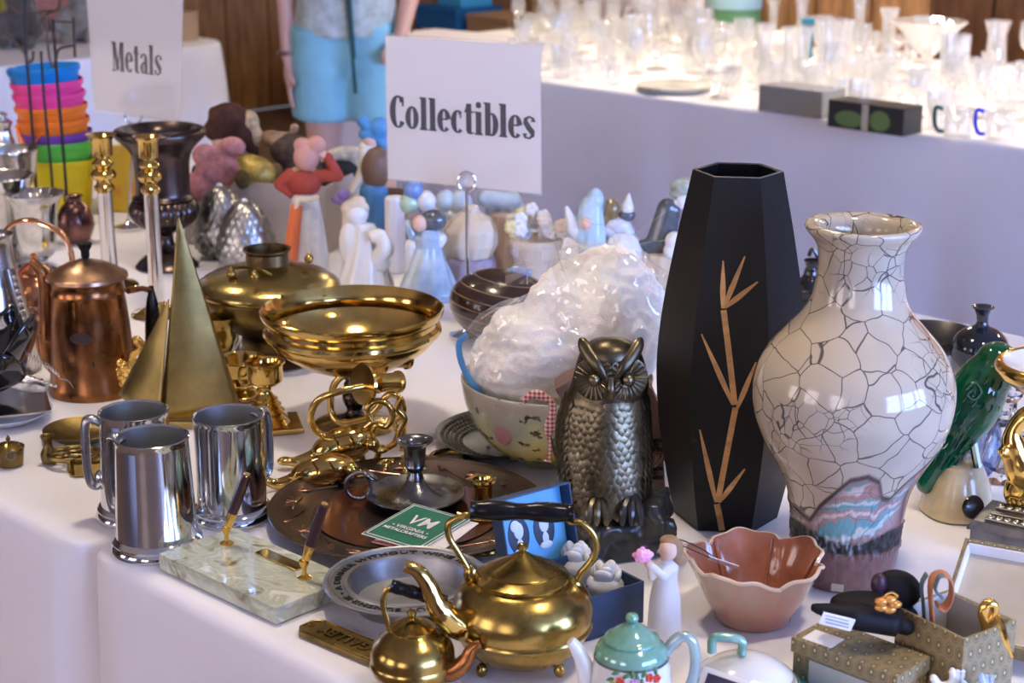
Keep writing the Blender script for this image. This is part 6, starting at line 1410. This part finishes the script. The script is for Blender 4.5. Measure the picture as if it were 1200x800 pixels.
figurine('lady_figurine', 'standing lady figurine in red blouse, pink headscarf and white apron', 358, 318, [
    ('skirt', WSK, [('l', 360, [(318, 0), (318, 25), (300, 25), (260, 20), (232, 16), (226, 12)])]),
    ('side_panel', M('orange_cloth', (.62, .14, .04), .7), [('t', [(348, 240, -.03), (344, 270, -.045), (340, 305, -.05)], 7, 9)]),
    ('blouse', RED, [('e', 357, 214, 20, 17), ('c', 340, 205, 328, 216, 8, 7), ('c', 328, 216, 342, 228, 7, 5), ('c', 372, 206, 396, 206, 8, 7), ('c', 396, 206, 384, 184, 7, 6)]),
    ('sash', M('cream_sash', (.66, .55, .40), .7), [('t', [(346, 232, -.03), (360, 234, -.035), (374, 231, -.03)], 3, 3), ('t', [(350, 234, -.035), (346, 246, -.04)], 4, 3)]),
    ('collar', M('gold_lace', (.45, .33, .16), .6, .2), [('e', 356, 200, 16, 6)]),
    ('headscarf', M('pink_headscarf', (.56, .28, .23), .7), [('e', 359, 184, 15, 17), ('e', 354, 170, 10, 9), ('e', 370, 170, 12, 11)]),
    ('hand', DS, [('c', 383, 184, 374, 178, 5, 5), ('e', 372, 176, 7, 6)])])
figurine('boy_figurine', 'boy figurine in wide blue hat, brown vest and blue trousers', 438, 300, [
    ('trousers', M('blue_glaze_trousers', (.06, .20, .42), .3), [('c', 436, 225, 430, 262, 14, 9), ('c', 442, 226, 444, 264, 12, 8), ('e', 438, 225, 17, 14), ('c', 430, 262, 430, 292, 8, 7), ('c', 444, 264, 442, 292, 8, 7), ('e', 426, 296, 12, 5), ('e', 442, 296, 11, 5)]),
    ('vest', M('brown_vest', (.16, .085, .05), .5), [('e', 440, 196, 18, 26), ('e', 446, 190, 14, 22)]),
    ('shirt', M('cream_shirt', (.72, .66, .54), .5), [('c', 428, 178, 426, 200, 8, 7), ('c', 426, 200, 414, 222, 7, 5), ('e', 432, 172, 12, 7)]),
    ('hat', M('blue_felt_hat', (.07, .26, .52), .45), [('e', 445, 150, 13, 13), ('c', 425, 142, 453, 170, 7, 8), ('e', 438, 157, 18, 9)]),
    ('head', DS, [('e', 434, 164, 9, 9)]),
    ('flowers', M('violet_flowers', (.30, .20, .45), .6), [('e', 402, 228, 8, 7), ('e', 394, 233, 6, 6), ('e', 400, 236, 6, 5)])])
figurine('lady_figurine', 'white glazed lady figurine cradling a goose before the doll box', 425, 340, [
    ('body', WHITEP, [('l', 428, [(340, 0), (340, 32), (332, 33), (310, 26), (285, 19), (268, 15), (262, 12)]), ('e', 412, 286, 15, 30), ('c', 420, 266, 436, 292, 10, 9), ('e', 418, 250, 14, 14)]),
    ('bonnet', CREAMP, [('e', 416, 244, 17, 11), ('e', 420, 236, 9, 7), ('c', 408, 250, 404, 278, 7, 4)]),
    ('goose', M('ivory_porcelain', (.76, .72, .64), .14, coat=.4), [('t', [(440, 305, -.02), (450, 290, -.03), (445, 276, -.03), (434, 278, -.03)], 11, 7), ('e', 442, 308, 16, 13, -.015)]),
    ('flowers', M('blue_yellow_posy', (.20, .32, .50), .4, col2=(.66, .60, .25), vscale=90), [('e', 455, 292, 7, 10, -.02), ('e', 452, 280, 6, 5, -.02)])])
figurine('balloon_lady_figurine', 'grey haired lady figurine in pale blue dress selling balloons', 497, 348, [
    ('dress', BLUEP, [('l', 502, [(348, 0), (348, 34), (340, 35), (320, 27), (300, 19), (288, 16), (276, 16), (268, 10)]), ('c', 490, 320, 476, 345, 12, 9)]),
    ('shawl', M('pale_glaze_shawl', (.66, .68, .72), .15, coat=.4), [('c', 515, 280, 495, 304, 9, 9), ('c', 484, 288, 482, 315, 10, 8), ('e', 502, 276, 18, 8)]),
    ('hair', GREYP, [('e', 508, 258, 16, 13), ('c', 500, 262, 495, 280, 10, 6)]), ('face', DS, [('e', 492, 262, 9, 10, -.01)]),
    ('arm', BLUEP, [('c', 486, 282, 478, 262, 7, 5)])])
L = Loc(488, 340)
for nm, x, y, r, c_ in (('blue', 484, 222, 12, (.16, .26, .52)), ('green', 480, 238, 12, (.42, .58, .42)), ('white', 499, 236, 12, (.66, .66, .70)), ('mauve', 485, 254, 11, (.34, .28, .34))):
    lab = '%s porcelain balloon held up by the balloon lady' % nm; o = thing('balloon', lab, 'balloon', L(x, y)+L.p, group='porcelain balloons'); s = L.s
    B().ell((0, 0, 0), (s*r, s*r, s*(r+1))).done('balloon', M(nm+'_balloon_glaze', c_, .12, coat=.5), o); B().tube([(0, 0, -s*r), ((488-x)*s*.8, 0, -s*(262-y)*.9)], s*.9, 6).done('stick', WHITEP, o)
L, t = figurine('covered_jar', 'round cream lustre jar on a mauve drum base', 552, 334, [('drum', M('mauve_drum', (.30, .25, .32), .4), [('l', 552, [(334, 0), (334, 28), (330, 29), (305, 28), (300, 26)])]), ('jar', CREAMP, [('l', 552, [(304, 0), (300, 24), (285, 31), (268, 31), (256, 24), (248, 12), (245, 0)])])], cat='jar')
B().ell(L(552, 246), (L.s*10, L.s*10, L.s*7)).done('knob', CREAMP, t)
figurine('draped_figurine', 'tall beige figurine draped in pale blue wisteria folds behind the sign rod', 590, 322, [
    ('column', M('beige_bisque', (.56, .42, .34), .5, var=.1), [('l', 588, [(322, 0), (322, 20), (315, 21), (270, 19), (250, 16), (245, 0)])]),
    ('drape', M('pale_aqua_glaze', (.50, .60, .64), .25, coat=.2, col2=(.40, .46, .54), vscale=22), [('c', 570, 232, 600, 236, 11, 12), ('c', 576, 236, 572, 262, 7, 4), ('c', 590, 232, 586, 272, 8, 4), ('c', 602, 240, 596, 280, 8, 5), ('c', 610, 246, 606, 290, 8, 6)]),
    ('blossom', WHITEP, [('e', 604, 292, 8, 9, -.02), ('e', 590, 305, 6, 8, -.02)])])
figurine('drapery_ornament', 'pale aqua folded porcelain ornament with pinkish ribbon near the sign', 528, 325, [('fold', M('pale_aqua_glaze'), [('e', 540, 240, 14, 18), ('e', 522, 236, 12, 14), ('l', 530, [(325, 0), (325, 18), (300, 15), (250, 13), (240, 0)])])], cat='ornament')
fl_cols = [(.78, .74, .68), (.80, .66, .55), (.74, .62, .30), (.70, .30, .40), (.76, .76, .78)]
L = Loc(628, 335); s = L.s; t = thing('flower_basket', 'porcelain basket heaped with white and pink flowers', 'ornament', L.p)
lathe_part('basket', L, [(335, 0), (335, 24), (300, 28), (282, 32), (278, 30)], CREAMP, t)
random.seed(11)
for k in range(26):
    x = random.uniform(598, 660); y = 276-random.random()*38*(1-abs(x-625)/50); b = B(); dy = random.uniform(-.035, .02)
    for q in range(5): a = q*2*PI/5; b.ell(L(x+4*math.cos(a), y+4*math.sin(a), dy), (s*4.6, s*3, s*4.6), u=8, v=6)
    b.done('flower', M('flower_glaze_%d' % (k % 5), fl_cols[k % 5] if k % 5 != 3 or k > 20 else fl_cols[0], .3), t)
figurine('candle', 'thick white candle beside a brown box behind the figurines', 464, 318, [('wax', M('white_wax', (.74, .72, .76), .4, sss=.2), [('l', 464, [(318, 0), (318, 12), (232, 12), (230, 10), (229, 0)])])], cat='candle')
t = thing('wooden_box', 'brown wooden box half hidden behind the balloon lady', 'box', W(470, 296), -.3)
B().box((0, 0, .06), (.07, .05, .12)).done('body', WOODD, t, smooth=False, bevel=.002); B().box((0, 0, .126), (.074, .054, .01)).done('lid', WOODD, t, smooth=False, bevel=.002)
figurine('hooded_figurine', 'pale blue hooded lady figurine among the far figurines', 694, 345, [
    ('cloak', M('hood_blue_glaze', (.42, .56, .66), .15, coat=.4), [('l', 694, [(345, 0), (345, 17), (310, 18), (275, 16), (250, 12), (236, 10)]), ('e', 697, 236, 11, 16), ('c', 690, 240, 684, 275, 10, 12)]),
    ('face', DS, [('e', 687, 262, 7, 8, -.02)]), ('wing', WHITEP, [('c', 664, 244, 672, 268, 3, 9), ('c', 672, 268, 682, 280, 9, 8)])])
figurine('clown_figurine', 'clown figurine with white cone hat and ruffled collar', 732, 345, [
    ('costume', WHITEP, [('l', 728, [(345, 0), (345, 22), (320, 24), (292, 25), (278, 18), (272, 10)])]),
    ('ruff', M('grey_ruffle', (.55, .56, .60), .2, coat=.4), [('e', 724, 264, 16, 10), ('e', 734, 272, 10, 9), ('e', 714, 270, 9, 8)]),
    ('hair', M('olive_gold_hair', (.22, .15, .06), .2, coat=.4), [('e', 717, 246, 9, 13), ('e', 710, 258, 6, 10), ('e', 716, 236, 6, 4)]), ('head', GREYP, [('e', 735, 252, 10, 8)]),
    ('hat', WHITEP, [('c', 735, 244, 737, 226, 8, 1.2)])])
figurine('seated_boy_figurine', 'seated boy figurine in grey coat and olive cap beside the black vase', 785, 345, [
    ('coat', GREYP, [('c', 782, 244, 772, 282, 12, 15), ('c', 788, 246, 786, 275, 10, 8), ('e', 776, 290, 24, 10), ('c', 770, 284, 752, 286, 9, 5)]),
    ('cap', M('olive_cap', (.30, .26, .14), .2, coat=.4, col2=(.42, .50, .46), vscale=60), [('e', 800, 218, 15, 10), ('e', 796, 226, 12, 6)]), ('face', WHITEP, [('e', 800, 236, 9, 10), ('c', 790, 240, 782, 246, 6, 6)]),
    ('dog', WHITEP, [('e', 790, 282, 11, 11, -.03), ('e', 786, 294, 9, 10, -.03)]), ('base', CREAMP, [('l', 780, [(345, 0), (345, 20), (310, 22), (296, 22), (292, 0)])])])
# ================================================================ far glassware
GL = glassy('clear_pressed_glass', (.985, .985, .98), gloss=.30, rough=.05, milk=.20)
def shell(prof, th=.0035):
    inn = [(max(0, r-th), z) for r, z in prof[::-1] if z > .012]; return [(0, 0)]+prof+inn+[(0, .012)]
KINDS = {
 'tumbler': ('clear glass tumbler', shell([(.028, 0), (.030, .01), (.034, .06), (.037, .11)])),
 'goblet': ('clear stemmed goblet', shell([(.034, 0), (.033, .004), (.006, .012), (.005, .06), (.012, .068), (.032, .085), (.039, .115), (.037, .165)])),
 'sherbet': ('low footed glass sherbet', shell([(.036, 0), (.035, .004), (.008, .012), (.008, .035), (.03, .048), (.05, .07), (.054, .09)])),
 'bowl': ('pressed glass bowl', shell([(.04, 0), (.042, .006), (.07, .03), (.088, .06), (.095, .075)])),
 'bud_vase': ('slim clear glass vase', shell([(.03, 0), (.032, .01), (.028, .05), (.02, .12), (.024, .18), (.034, .215)])),
 'pitcher': ('clear glass pitcher', shell([(.045, 0), (.05, .01), (.058, .06), (.052, .11), (.042, .15), (.05, .19)])),
 'candle_cup': ('small glass votive cup', shell([(.024, 0), (.026, .01), (.03, .05), (.034, .065)])),
}
GM = {}
for k, (lb, pf) in KINDS.items():
    mod = (lambda a, i, r, z: (r*(1+.05*math.cos(a*8)), z)) if k in ('bowl', 'pitcher', 'sherbet', 'tumbler') else None
    b = B().lathe(pf, 40, mod)
    if k == 'pitcher': b.tube(interp([(.05, 0, .16), (.085, 0, .15), (.09, 0, .09), (.055, 0, .05)], 5), .006, 8)
    me = b.mesh(k); me.shade_smooth(); me.set_sharp_from_angle(angle=.7); me.materials.append(GL); GM[k] = me
random.seed(21)
names = list(KINDS); keep = []
def blocked(p, r=.10): return any((Vector((p.x, p.y))-Vector((q.x, q.y))).length < r+q.z for q in keep)
for x, y, r in ((975, 103, .06), (1115, 122, .05), (1085, 95, .1), (1165, 92, .05), (1122, 160, .05), (1170, 163, .05), (790, 106, .13), (930, 132, .12), (1018, 150, .13), (966, 72, .02), (946, 68, .02), (912, 70, .08), (535, 60, .3)):
    q = W(x, y); keep.append(Vector((q.x, q.y, r)))
cnt = 0
for j in range(10):
    for i in range(25):
        u = -5.40+i*.14+random.uniform(-.03, .03); v = VG0+.09+j*.14+random.uniform(-.03, .03); p = UV(u, v, T)
        px = 600+p.x/DEP(p.y, T)*F
        if px < 596 or px > 1260: continue
        if j == 0 and px < 900 and random.random() < .5: k = 'candle_cup'
        else: k = random.choices(names, (5, 5, 3, 2 if j > 1 else 0, 2 if j > 1 else 0, 1 if j > 2 else 0, 2))[0]
        rad = max(r_ for r_, z_q in KINDS[k][1])*1.12
        if blocked(p, rad): continue
        keep.append(Vector((p.x, p.y, rad)))
        o = bpy.data.objects.new('glass_'+k, GM[k]); COL.objects.link(o); o.location = p; o.rotation_euler = (0, 0, random.uniform(0, 6)); sc = random.uniform(.85, 1.12); o.scale = (sc, sc, sc)
        tag(o, KINDS[k][0]+' among the clear glassware on the far table', 'glass', KINDS[k][0]+'s on the far table')
def gl(name, label, bx, by, rows, mat=GL, seg=40, mod=None, cat='glass'):
    L = Loc(bx, by); t = thing(name, label, cat, L.p); pr = L.prof(rows); inn = [(max(0, r-.004), z) for r, z in pr[::-1] if z > .012]
    B().lathe([(0, 0)]+pr+inn+[(0, .012)], seg, mod).done('body', mat, t); return L, t
flu = lambda a, i, r, z: (r*(1+.035*math.cos(a*14)), z)
gl('glass_vase', 'large flared cut glass vase on the grey box end of the far table', 975, 103, [(103, 15), (98, 16), (60, 18), (35, 21), (22, 24)], mod=flu)
gl('glass_vase', 'straight cylinder glass vase before the wide glass compote', 1115, 122, [(122, 16), (118, 17), (80, 17), (40, 18)])
gl('glass_compote', 'wide flared glass compote bowl on a stem', 1085, 95, [(95, 20), (92, 20), (86, 5), (68, 5), (60, 12), (48, 24), (35, 33), (24, 44)], mod=flu)
gl('glass_vase', 'tall waisted glass vase standing next to the wide glass compote', 1165, 92, [(92, 14), (85, 15), (60, 12), (40, 11), (24, 16)])
for lab, x, y, c_ in (('clear glass mug with dark green handle at the far table edge', 1122, 160, (.005, .06, .05)), ('clear glass mug with cobalt blue handle at the far table edge', 1170, 163, (.01, .03, .55))):
    L, t = gl('glass_mug', lab, x, y, [(y, 16), (y-3, 17), (y-34, 18)], cat='mug')
    B().tube(interp([L(x-17, y-32), L(x-25, y-34), L(x-27, y-20), L(x-24, y-8), L(x-17, y-6)], 5), L.s*2.6, 8).done('handle', M('handle_%d' % x, c_, .1, coat=.5), t)
for lab, x, y in (('small turquoise glass vase nearer the large cut vase', 966, 72), ('small turquoise glass vase beside the white paper', 946, 68)):
    gl('turquoise_vase', lab, x, y, [(y, 7), (y-10, 6), (y-24, 6), (y-46, 10)], glassy('turquoise_glass', (.05, .55, .75), gloss=.2, rough=.05, milk=.45), cat='vase')
L = Loc(790, 106)
for k in range(3):
    t = thing('glass_plate', 'round white glass plate in the small stack on the far table', 'plate', L.p+Vector((0, 0, .006*k)), group='stacked glass plates')
    B().lathe([(0, 0), (.07, 0), (.12, .006), (.125, .008), (.12, .010), (.07, .005), (0, .004)], 40).done('plate', M('milk_glass', (.82, .79, .72), .15, coat=.4), t)
q = W(930, 134); t = thing('display_riser', 'grey mirrored riser box under glassware', 'box', q+Vector((.03, .05, 0)), AXIS)
B().box((0, 0, .04), (.24, .12, .08)).done('body', M('grey_riser', (.34, .34, .33), .2, .3), t, smooth=False, bevel=.002)
q = W(1016, 155); t = thing('boxed_set', 'dark box with green printed picture on the far table', 'box', q+Vector((.03, .05, 0)), AXIS)
B().box((0, 0, .04), (.26, .10, .08)).done('body', M('black_box_card', (.02, .02, .022), .4), t, smooth=False, bevel=.002)
b = B().ell((-.055, -.0505, .03), (.05, .0012, .024)).ell((.05, -.0505, .035), (.035, .0012, .03)).done('green_print', M('leaf_green_print', (.12, .20, .06), .5), t)
B().box((.0, -.0506, .04), (.022, .001, .075)).done('pale_strip', M('cream_lining', (.66, .58, .44), .7), t, smooth=False)
t = thing('paper_stack', 'folded white paper standing among the glassware', 'paper', W(912, 70), .3)
B().box((0, .03, .055), (.17, .002, .12), rot=Matrix.Rotation(.4, 3, 'X')).box((0, -.03, .055), (.17, .002, .12), rot=Matrix.Rotation(-.4, 3, 'X')).done('sheet', PAPER, t, smooth=False)
# box lid at the table's far left end
q = W(535, 60); t = thing('flat_box', 'flat lilac white box on the end of the glassware table', 'box', q, AXIS+.1)
B().box((0, 0, .03), (.5, .3, .06)).done('body', M('lilac_card', (.60, .56, .62), .6), t, smooth=False, bevel=.003)
# ---- boxes on the wooden table against the wall
ZB = .601
random.seed(4)
for nm, lab, u, v, sz, c_, z in (('blue_box', 'large blue storage box on the wooden table by the wall', -6.65, 5.22, (.34, .3, .12), (.01, .12, .36), ZB), ('blue_box', 'small light blue box stacked on the large blue one', -6.60, 5.22, (.2, .2, .09), (.05, .36, .62), ZB+.121),
        ('brown_box', 'flat tan cardboard box beside the blue boxes', -6.28, 5.2, (.3, .26, .10), (.36, .22, .13), ZB), ('brown_case', 'dark brown case on the wooden table by the wall', -5.92, 5.22, (.36, .3, .12), (.11, .05, .03), ZB), ('tan_box', 'tan box on top of the dark brown case', -5.90, 5.22, (.26, .2, .08), (.52, .36, .20), ZB+.121),
        ('white_box', 'lilac white box before the wall panelling, next to the dark brown case', -5.50, 5.2, (.26, .2, .24), (.62, .54, .58), ZB), ('white_box', 'lilac white box before the wall panelling, next to the green tin', -5.18, 5.2, (.26, .2, .24), (.62, .54, .58), ZB)):
    t = thing(nm, lab, 'box', UV(u, v, z), AXIS+random.uniform(-.15, .15)); m_ = M(nm+'_card_%d' % int(-u*100), c_, .55)
    B().box((0, 0, sz[2]*.38), (sz[0], sz[1], sz[2]*.76)).done('body', m_, t, smooth=False, bevel=.003); B().box((0, 0, sz[2]*.86), (sz[0]+.008, sz[1]+.008, sz[2]*.28)).done('lid', m_, t, smooth=False, bevel=.003)
t = thing('green_tin', 'pale green round tin on the wooden table by the wall', 'tin', UV(-4.85, 5.2, ZB))
B().lathe([(0, 0), (.12, 0), (.12, .24)], 40).done('body', M('green_tin_paint', (.14, .36, .16), .4), t); B().lathe([(.124, .23), (.124, .28), (.118, .286), (0, .286)], 40).done('lid', M('aqua_tin_paint', (.40, .62, .64), .4), t)
# ---- toys and bag on the tall far table
ZT = .8925
t = thing('toy_truck', 'red, yellow and green toy on the tall far table', 'toy', UV(-2.0, 5.2, ZT), AXIS)
for nm, c, sz, c_ in (('base', (0, 0, .05), (.34, .2, .08), (.36, .02, .03)), ('bed', (.02, 0, .125), (.30, .22, .06), (.85, .55, .01)), ('cab', (-.2, -.02, .06), (.10, .14, .11), (.45, .02, .03)), ('block', (-.12, -.13, .04), (.14, .06, .07), (.04, .36, .04))):
    B().box(c, sz, taper=.9).done(nm, M('toy_'+nm, c_, .35), t, smooth=False, bevel=.01)
t = thing('hand_bag', 'black bag with hanging strap on the tall far table', 'bag', UV(-1.45, 5.2, ZT), AXIS); BB = M('black_bag_cloth', (.015, .015, .018), .7)
B().box((0, 0, .07), (.46, .26, .14), taper=.8).done('body', BB, t, smooth=False, bevel=.03)
B().tube(interp([(-.12, -.13, .08), (-.1, -.285, -.02), (-.02, -.29, -.15), (.04, -.285, -.02), (.05, -.13, .08)], 6), .012, 8).done('strap', BB, t)
t = thing('tan_basket', 'small tan basket with dark handle on the tall far table', 'basket', UV(-.95, 5.2, ZT))
B().lathe([(0, 0), (.12, 0), (.16, .12), (.165, .125), (.15, .12), (.11, .01)], 32, lambda a, i, r, z: (r*(1+.02*math.sin(a*24)), z)).done('body', M('tan_wicker', (.34, .20, .10), .8, var=.3), t); B().tube(interp([(-.155, 0, .12), (-.1, 0, .26), (.1, 0, .26), (.155, 0, .12)], 6), .01, 8).done('handle', BB, t)
# ---- soft toys on the round-cornered table
for lab, px, Y, c_, r in (('yellow green soft toy on the round-cornered table', -10, 7.6, (.45, .42, .05), .09), ('dark grey brown soft toy on the round-cornered table', 28, 7.1, (.10, .085, .075), .085), ('pink soft toy on the round-cornered table', 60, 7.75, (.62, .34, .36), .085), ('pale grey soft toy beside the Metals card on the round-cornered table', 100, 7.3, (.30, .28, .25), .085)):
    p = Vector((XAT(Y, T, px), Y, T)); t = thing('soft_toy', lab, 'soft toy', p); m_ = M('plush_%d' % px, c_, .95, var=.3, vscale=30, sheen=.4); k = r
    B().ell((0, 0, k*.95), (k, k*.9, k)).ell((0, -.02, k*2.3), (k*.72, k*.66, k*.68)).ell((-k*.5, 0, k*2.85), k*.26).ell((k*.5, 0, k*2.85), k*.26).cap((-k*.8, -.03, k*1.4), (-k*1.1, -.1, k*.8), k*.3, k*.28).cap((k*.8, -.03, k*1.4), (k*1.1, -.1, k*.8), k*.3, k*.28).cap((-k*.5, -k*.6, k*.3), (-k*.6, -k*1.3, k*.3), k*.3, k*.33).cap((k*.5, -k*.6, k*.3), (k*.6, -k*1.3, k*.3), k*.3, k*.33).done('body', m_, t, voxel=.012, smo=3)
    for sx_ in (-1, 1): B().ell((sx_*k*.25, -.02-k*.6, k*2.4), k*.09, u=10, v=8).done('eye', INK, t)
p = UV(-6.2, 3.12, T); t = thing('tan_box', 'tan cardboard box on the corner of the round-cornered table', 'box', p, AXIS)
B().box((0, 0, .06), (.26, .16, .12)).done('body', M('tan_card', (.42, .28, .16), .7), t, smooth=False, bevel=.003); B().box((0, 0, .1215), (.26, .05, .003)).done('tape', M('brown_tape', (.30, .18, .09), .4), t, smooth=False)
t = thing('crate', 'dark crate with white paper standing by the panelled wall', 'crate', UV(-7.5, 5.15, 0), AXIS)
B().box((0, 0, .2), (.3, .3, .4)).done('body', M('dark_crate', (.07, .05, .045), .6), t, smooth=False, bevel=.01); B().box((0, 0, .45), (.16, .12, .11)).done('paper', PAPER, t, smooth=False, bevel=.004)
# ================================================================ the person in turquoise shorts
PY = 6.15; P0 = Vector((XAT(PY, .7, 409), PY, 0)); L = Loc(0, 0, p=P0); s = L.s
t = thing('person', 'person in turquoise shorts and pale patterned top walking between tables', 'person', P0)
z_ = lambda z: z
b = B()
b.cap((-.095, 0, .06), (-.095, .02, .50), .042, .058).cap((-.095, .02, .50), (-.09, 0, .88), .06, .088)
b.cap((.105, -.05, .06), (.11, -.03, .50), .042, .058).cap((.11, -.03, .50), (.095, 0, .88), .06, .088)
b.cap((-.095, .02, .04), (-.10, -.13, .03), .042, .032).cap((.105, -.04, .04), (.11, -.19, .03), .042, .032)
b.ell((0, 0, .93), (.175, .12, .13)).ell((0, 0, 1.08), (.15, .105, .16)).ell((0, 0, 1.24), (.165, .11, .17)).cap((-.13, 0, 1.36), (.13, 0, 1.36), .06, .06)
b.cap((0, 0, 1.38), (0, -.01, 1.48), .05, .048).ell((0, -.015, 1.575), (.075, .092, .11)).ell((0, -.108, 1.565), (.014, .018, .02)).ell((-.076, 0, 1.57), (.012, .02, .03)).ell((.076, 0, 1.57), (.012, .02, .03))
b.cap((-.185, 0, 1.34), (-.215, .02, 1.06), .046, .037).cap((-.215, .02, 1.06), (-.205, -.03, .83), .036, .026)
b.cap((.185, 0, 1.34), (.225, .02, 1.06), .046, .037).cap((.225, .02, 1.06), (.19, -.12, .90), .036, .026)
b.ell((-.203, -.035, .775), (.02, .036, .046)).ell((.178, -.15, .87), (.035, .03, .025))
for k in range(4):
    b.cap((-.203, -.062+k*.017, .735), (-.197, -.066+k*.017, .69), .0095, .0085).cap((-.197, -.066+k*.017, .69), (-.188, -.068+k*.017, .66-.006*abs(k-1.5)), .0085, .007)
    b.cap((.165, -.168+k*.014, .875-.012*k), (.13, -.185+k*.01, .86-.012*k), .0095, .0085)
b.cap((-.195, -.07, .78), (-.178, -.085, .735), .011, .009)
b.done('body', SKIN, t, voxel=.010, smo=3)
SH = M('turquoise_cotton', (.27, .58, .66), .85, var=.08, vscale=12, bump=.3, bscale=40)
b = B()
def leg_(cx, cy, x1, y1): return b.tube(interp([(cx, cy, .93), ((cx+x1)/2, (cy+y1)/2, .76), (x1, y1, .61)], 5), [.115]*5+[.108]*5+[.102], 20, cap=True)
leg_(-.085, 0, -.098, .012); leg_(.09, 0, .105, -.02); b.ell((0, 0, .95), (.185, .13, .12)); b.ell((0, 0, .86), (.15, .115, .12)); b.done('shorts', SH, t, voxel=.010, smo=3)
TP = M('pale_patterned_top', (.62, .68, .66), .85, col2=(.38, .44, .36), vscale=22)
b = B().lathe([(.0, .90), (.185, .905), (.182, .97), (.165, 1.08), (.172, 1.24), (.165, 1.34), (.10, 1.41), (.06, 1.43), (0, 1.43)], 36); 
for v in b.bm.verts: v.co.y *= .74
b.cap((-.16, 0, 1.35), (-.20, .01, 1.18), .062, .056).cap((.16, 0, 1.35), (.205, .01, 1.18), .062, .056).done('top', TP, t, voxel=.010, smo=3)
b = B().ell((0, .015, 1.61), (.085, .10, .095)).ell((0, .06, 1.52), (.075, .05, .10)).done('hair', M('brown_hair', (.12, .07, .04), .6), t, voxel=.008, smo=3)
for sx_ in (-1, 1): B().ell((sx_*.028, -.098, 1.59), .009, u=10, v=8).done('eye', INK, t)
B().tube([(-.02, -.112, 1.535), (0, -.114, 1.533), (.02, -.112, 1.535)], .005, 8).done('mouth', M('lip', (.45, .18, .16), .5), t)
for x, y in ((-.097, -.05), (.108, -.11)): B().ell((x, y, .038), (.05, .125, .04)).done('shoe', M('grey_shoe', (.22, .22, .24), .6), t)
LY = M('dark_teal_cord', (.015, .07, .07), .7)
B().tube(interp([(-.05, -.06, 1.42), (.0, -.13, 1.22), (.018, -.148, 1.0), (.03, -.152, .84), (.036, -.14, .72)], 6), .007, 8).tube(interp([(.05, -.06, 1.42), (.02, -.13, 1.22), (.026, -.148, 1.0), (.036, -.152, .84)], 6), .007, 8).done('lanyard', LY, t)
B().tube([(-.206+.031*math.cos(a), -.028+.031*math.sin(a), .845) for a in [2*PI*k/18 for k in range(18)]], .008, 8, closed=True).done('bracelet', PEWTER, t)
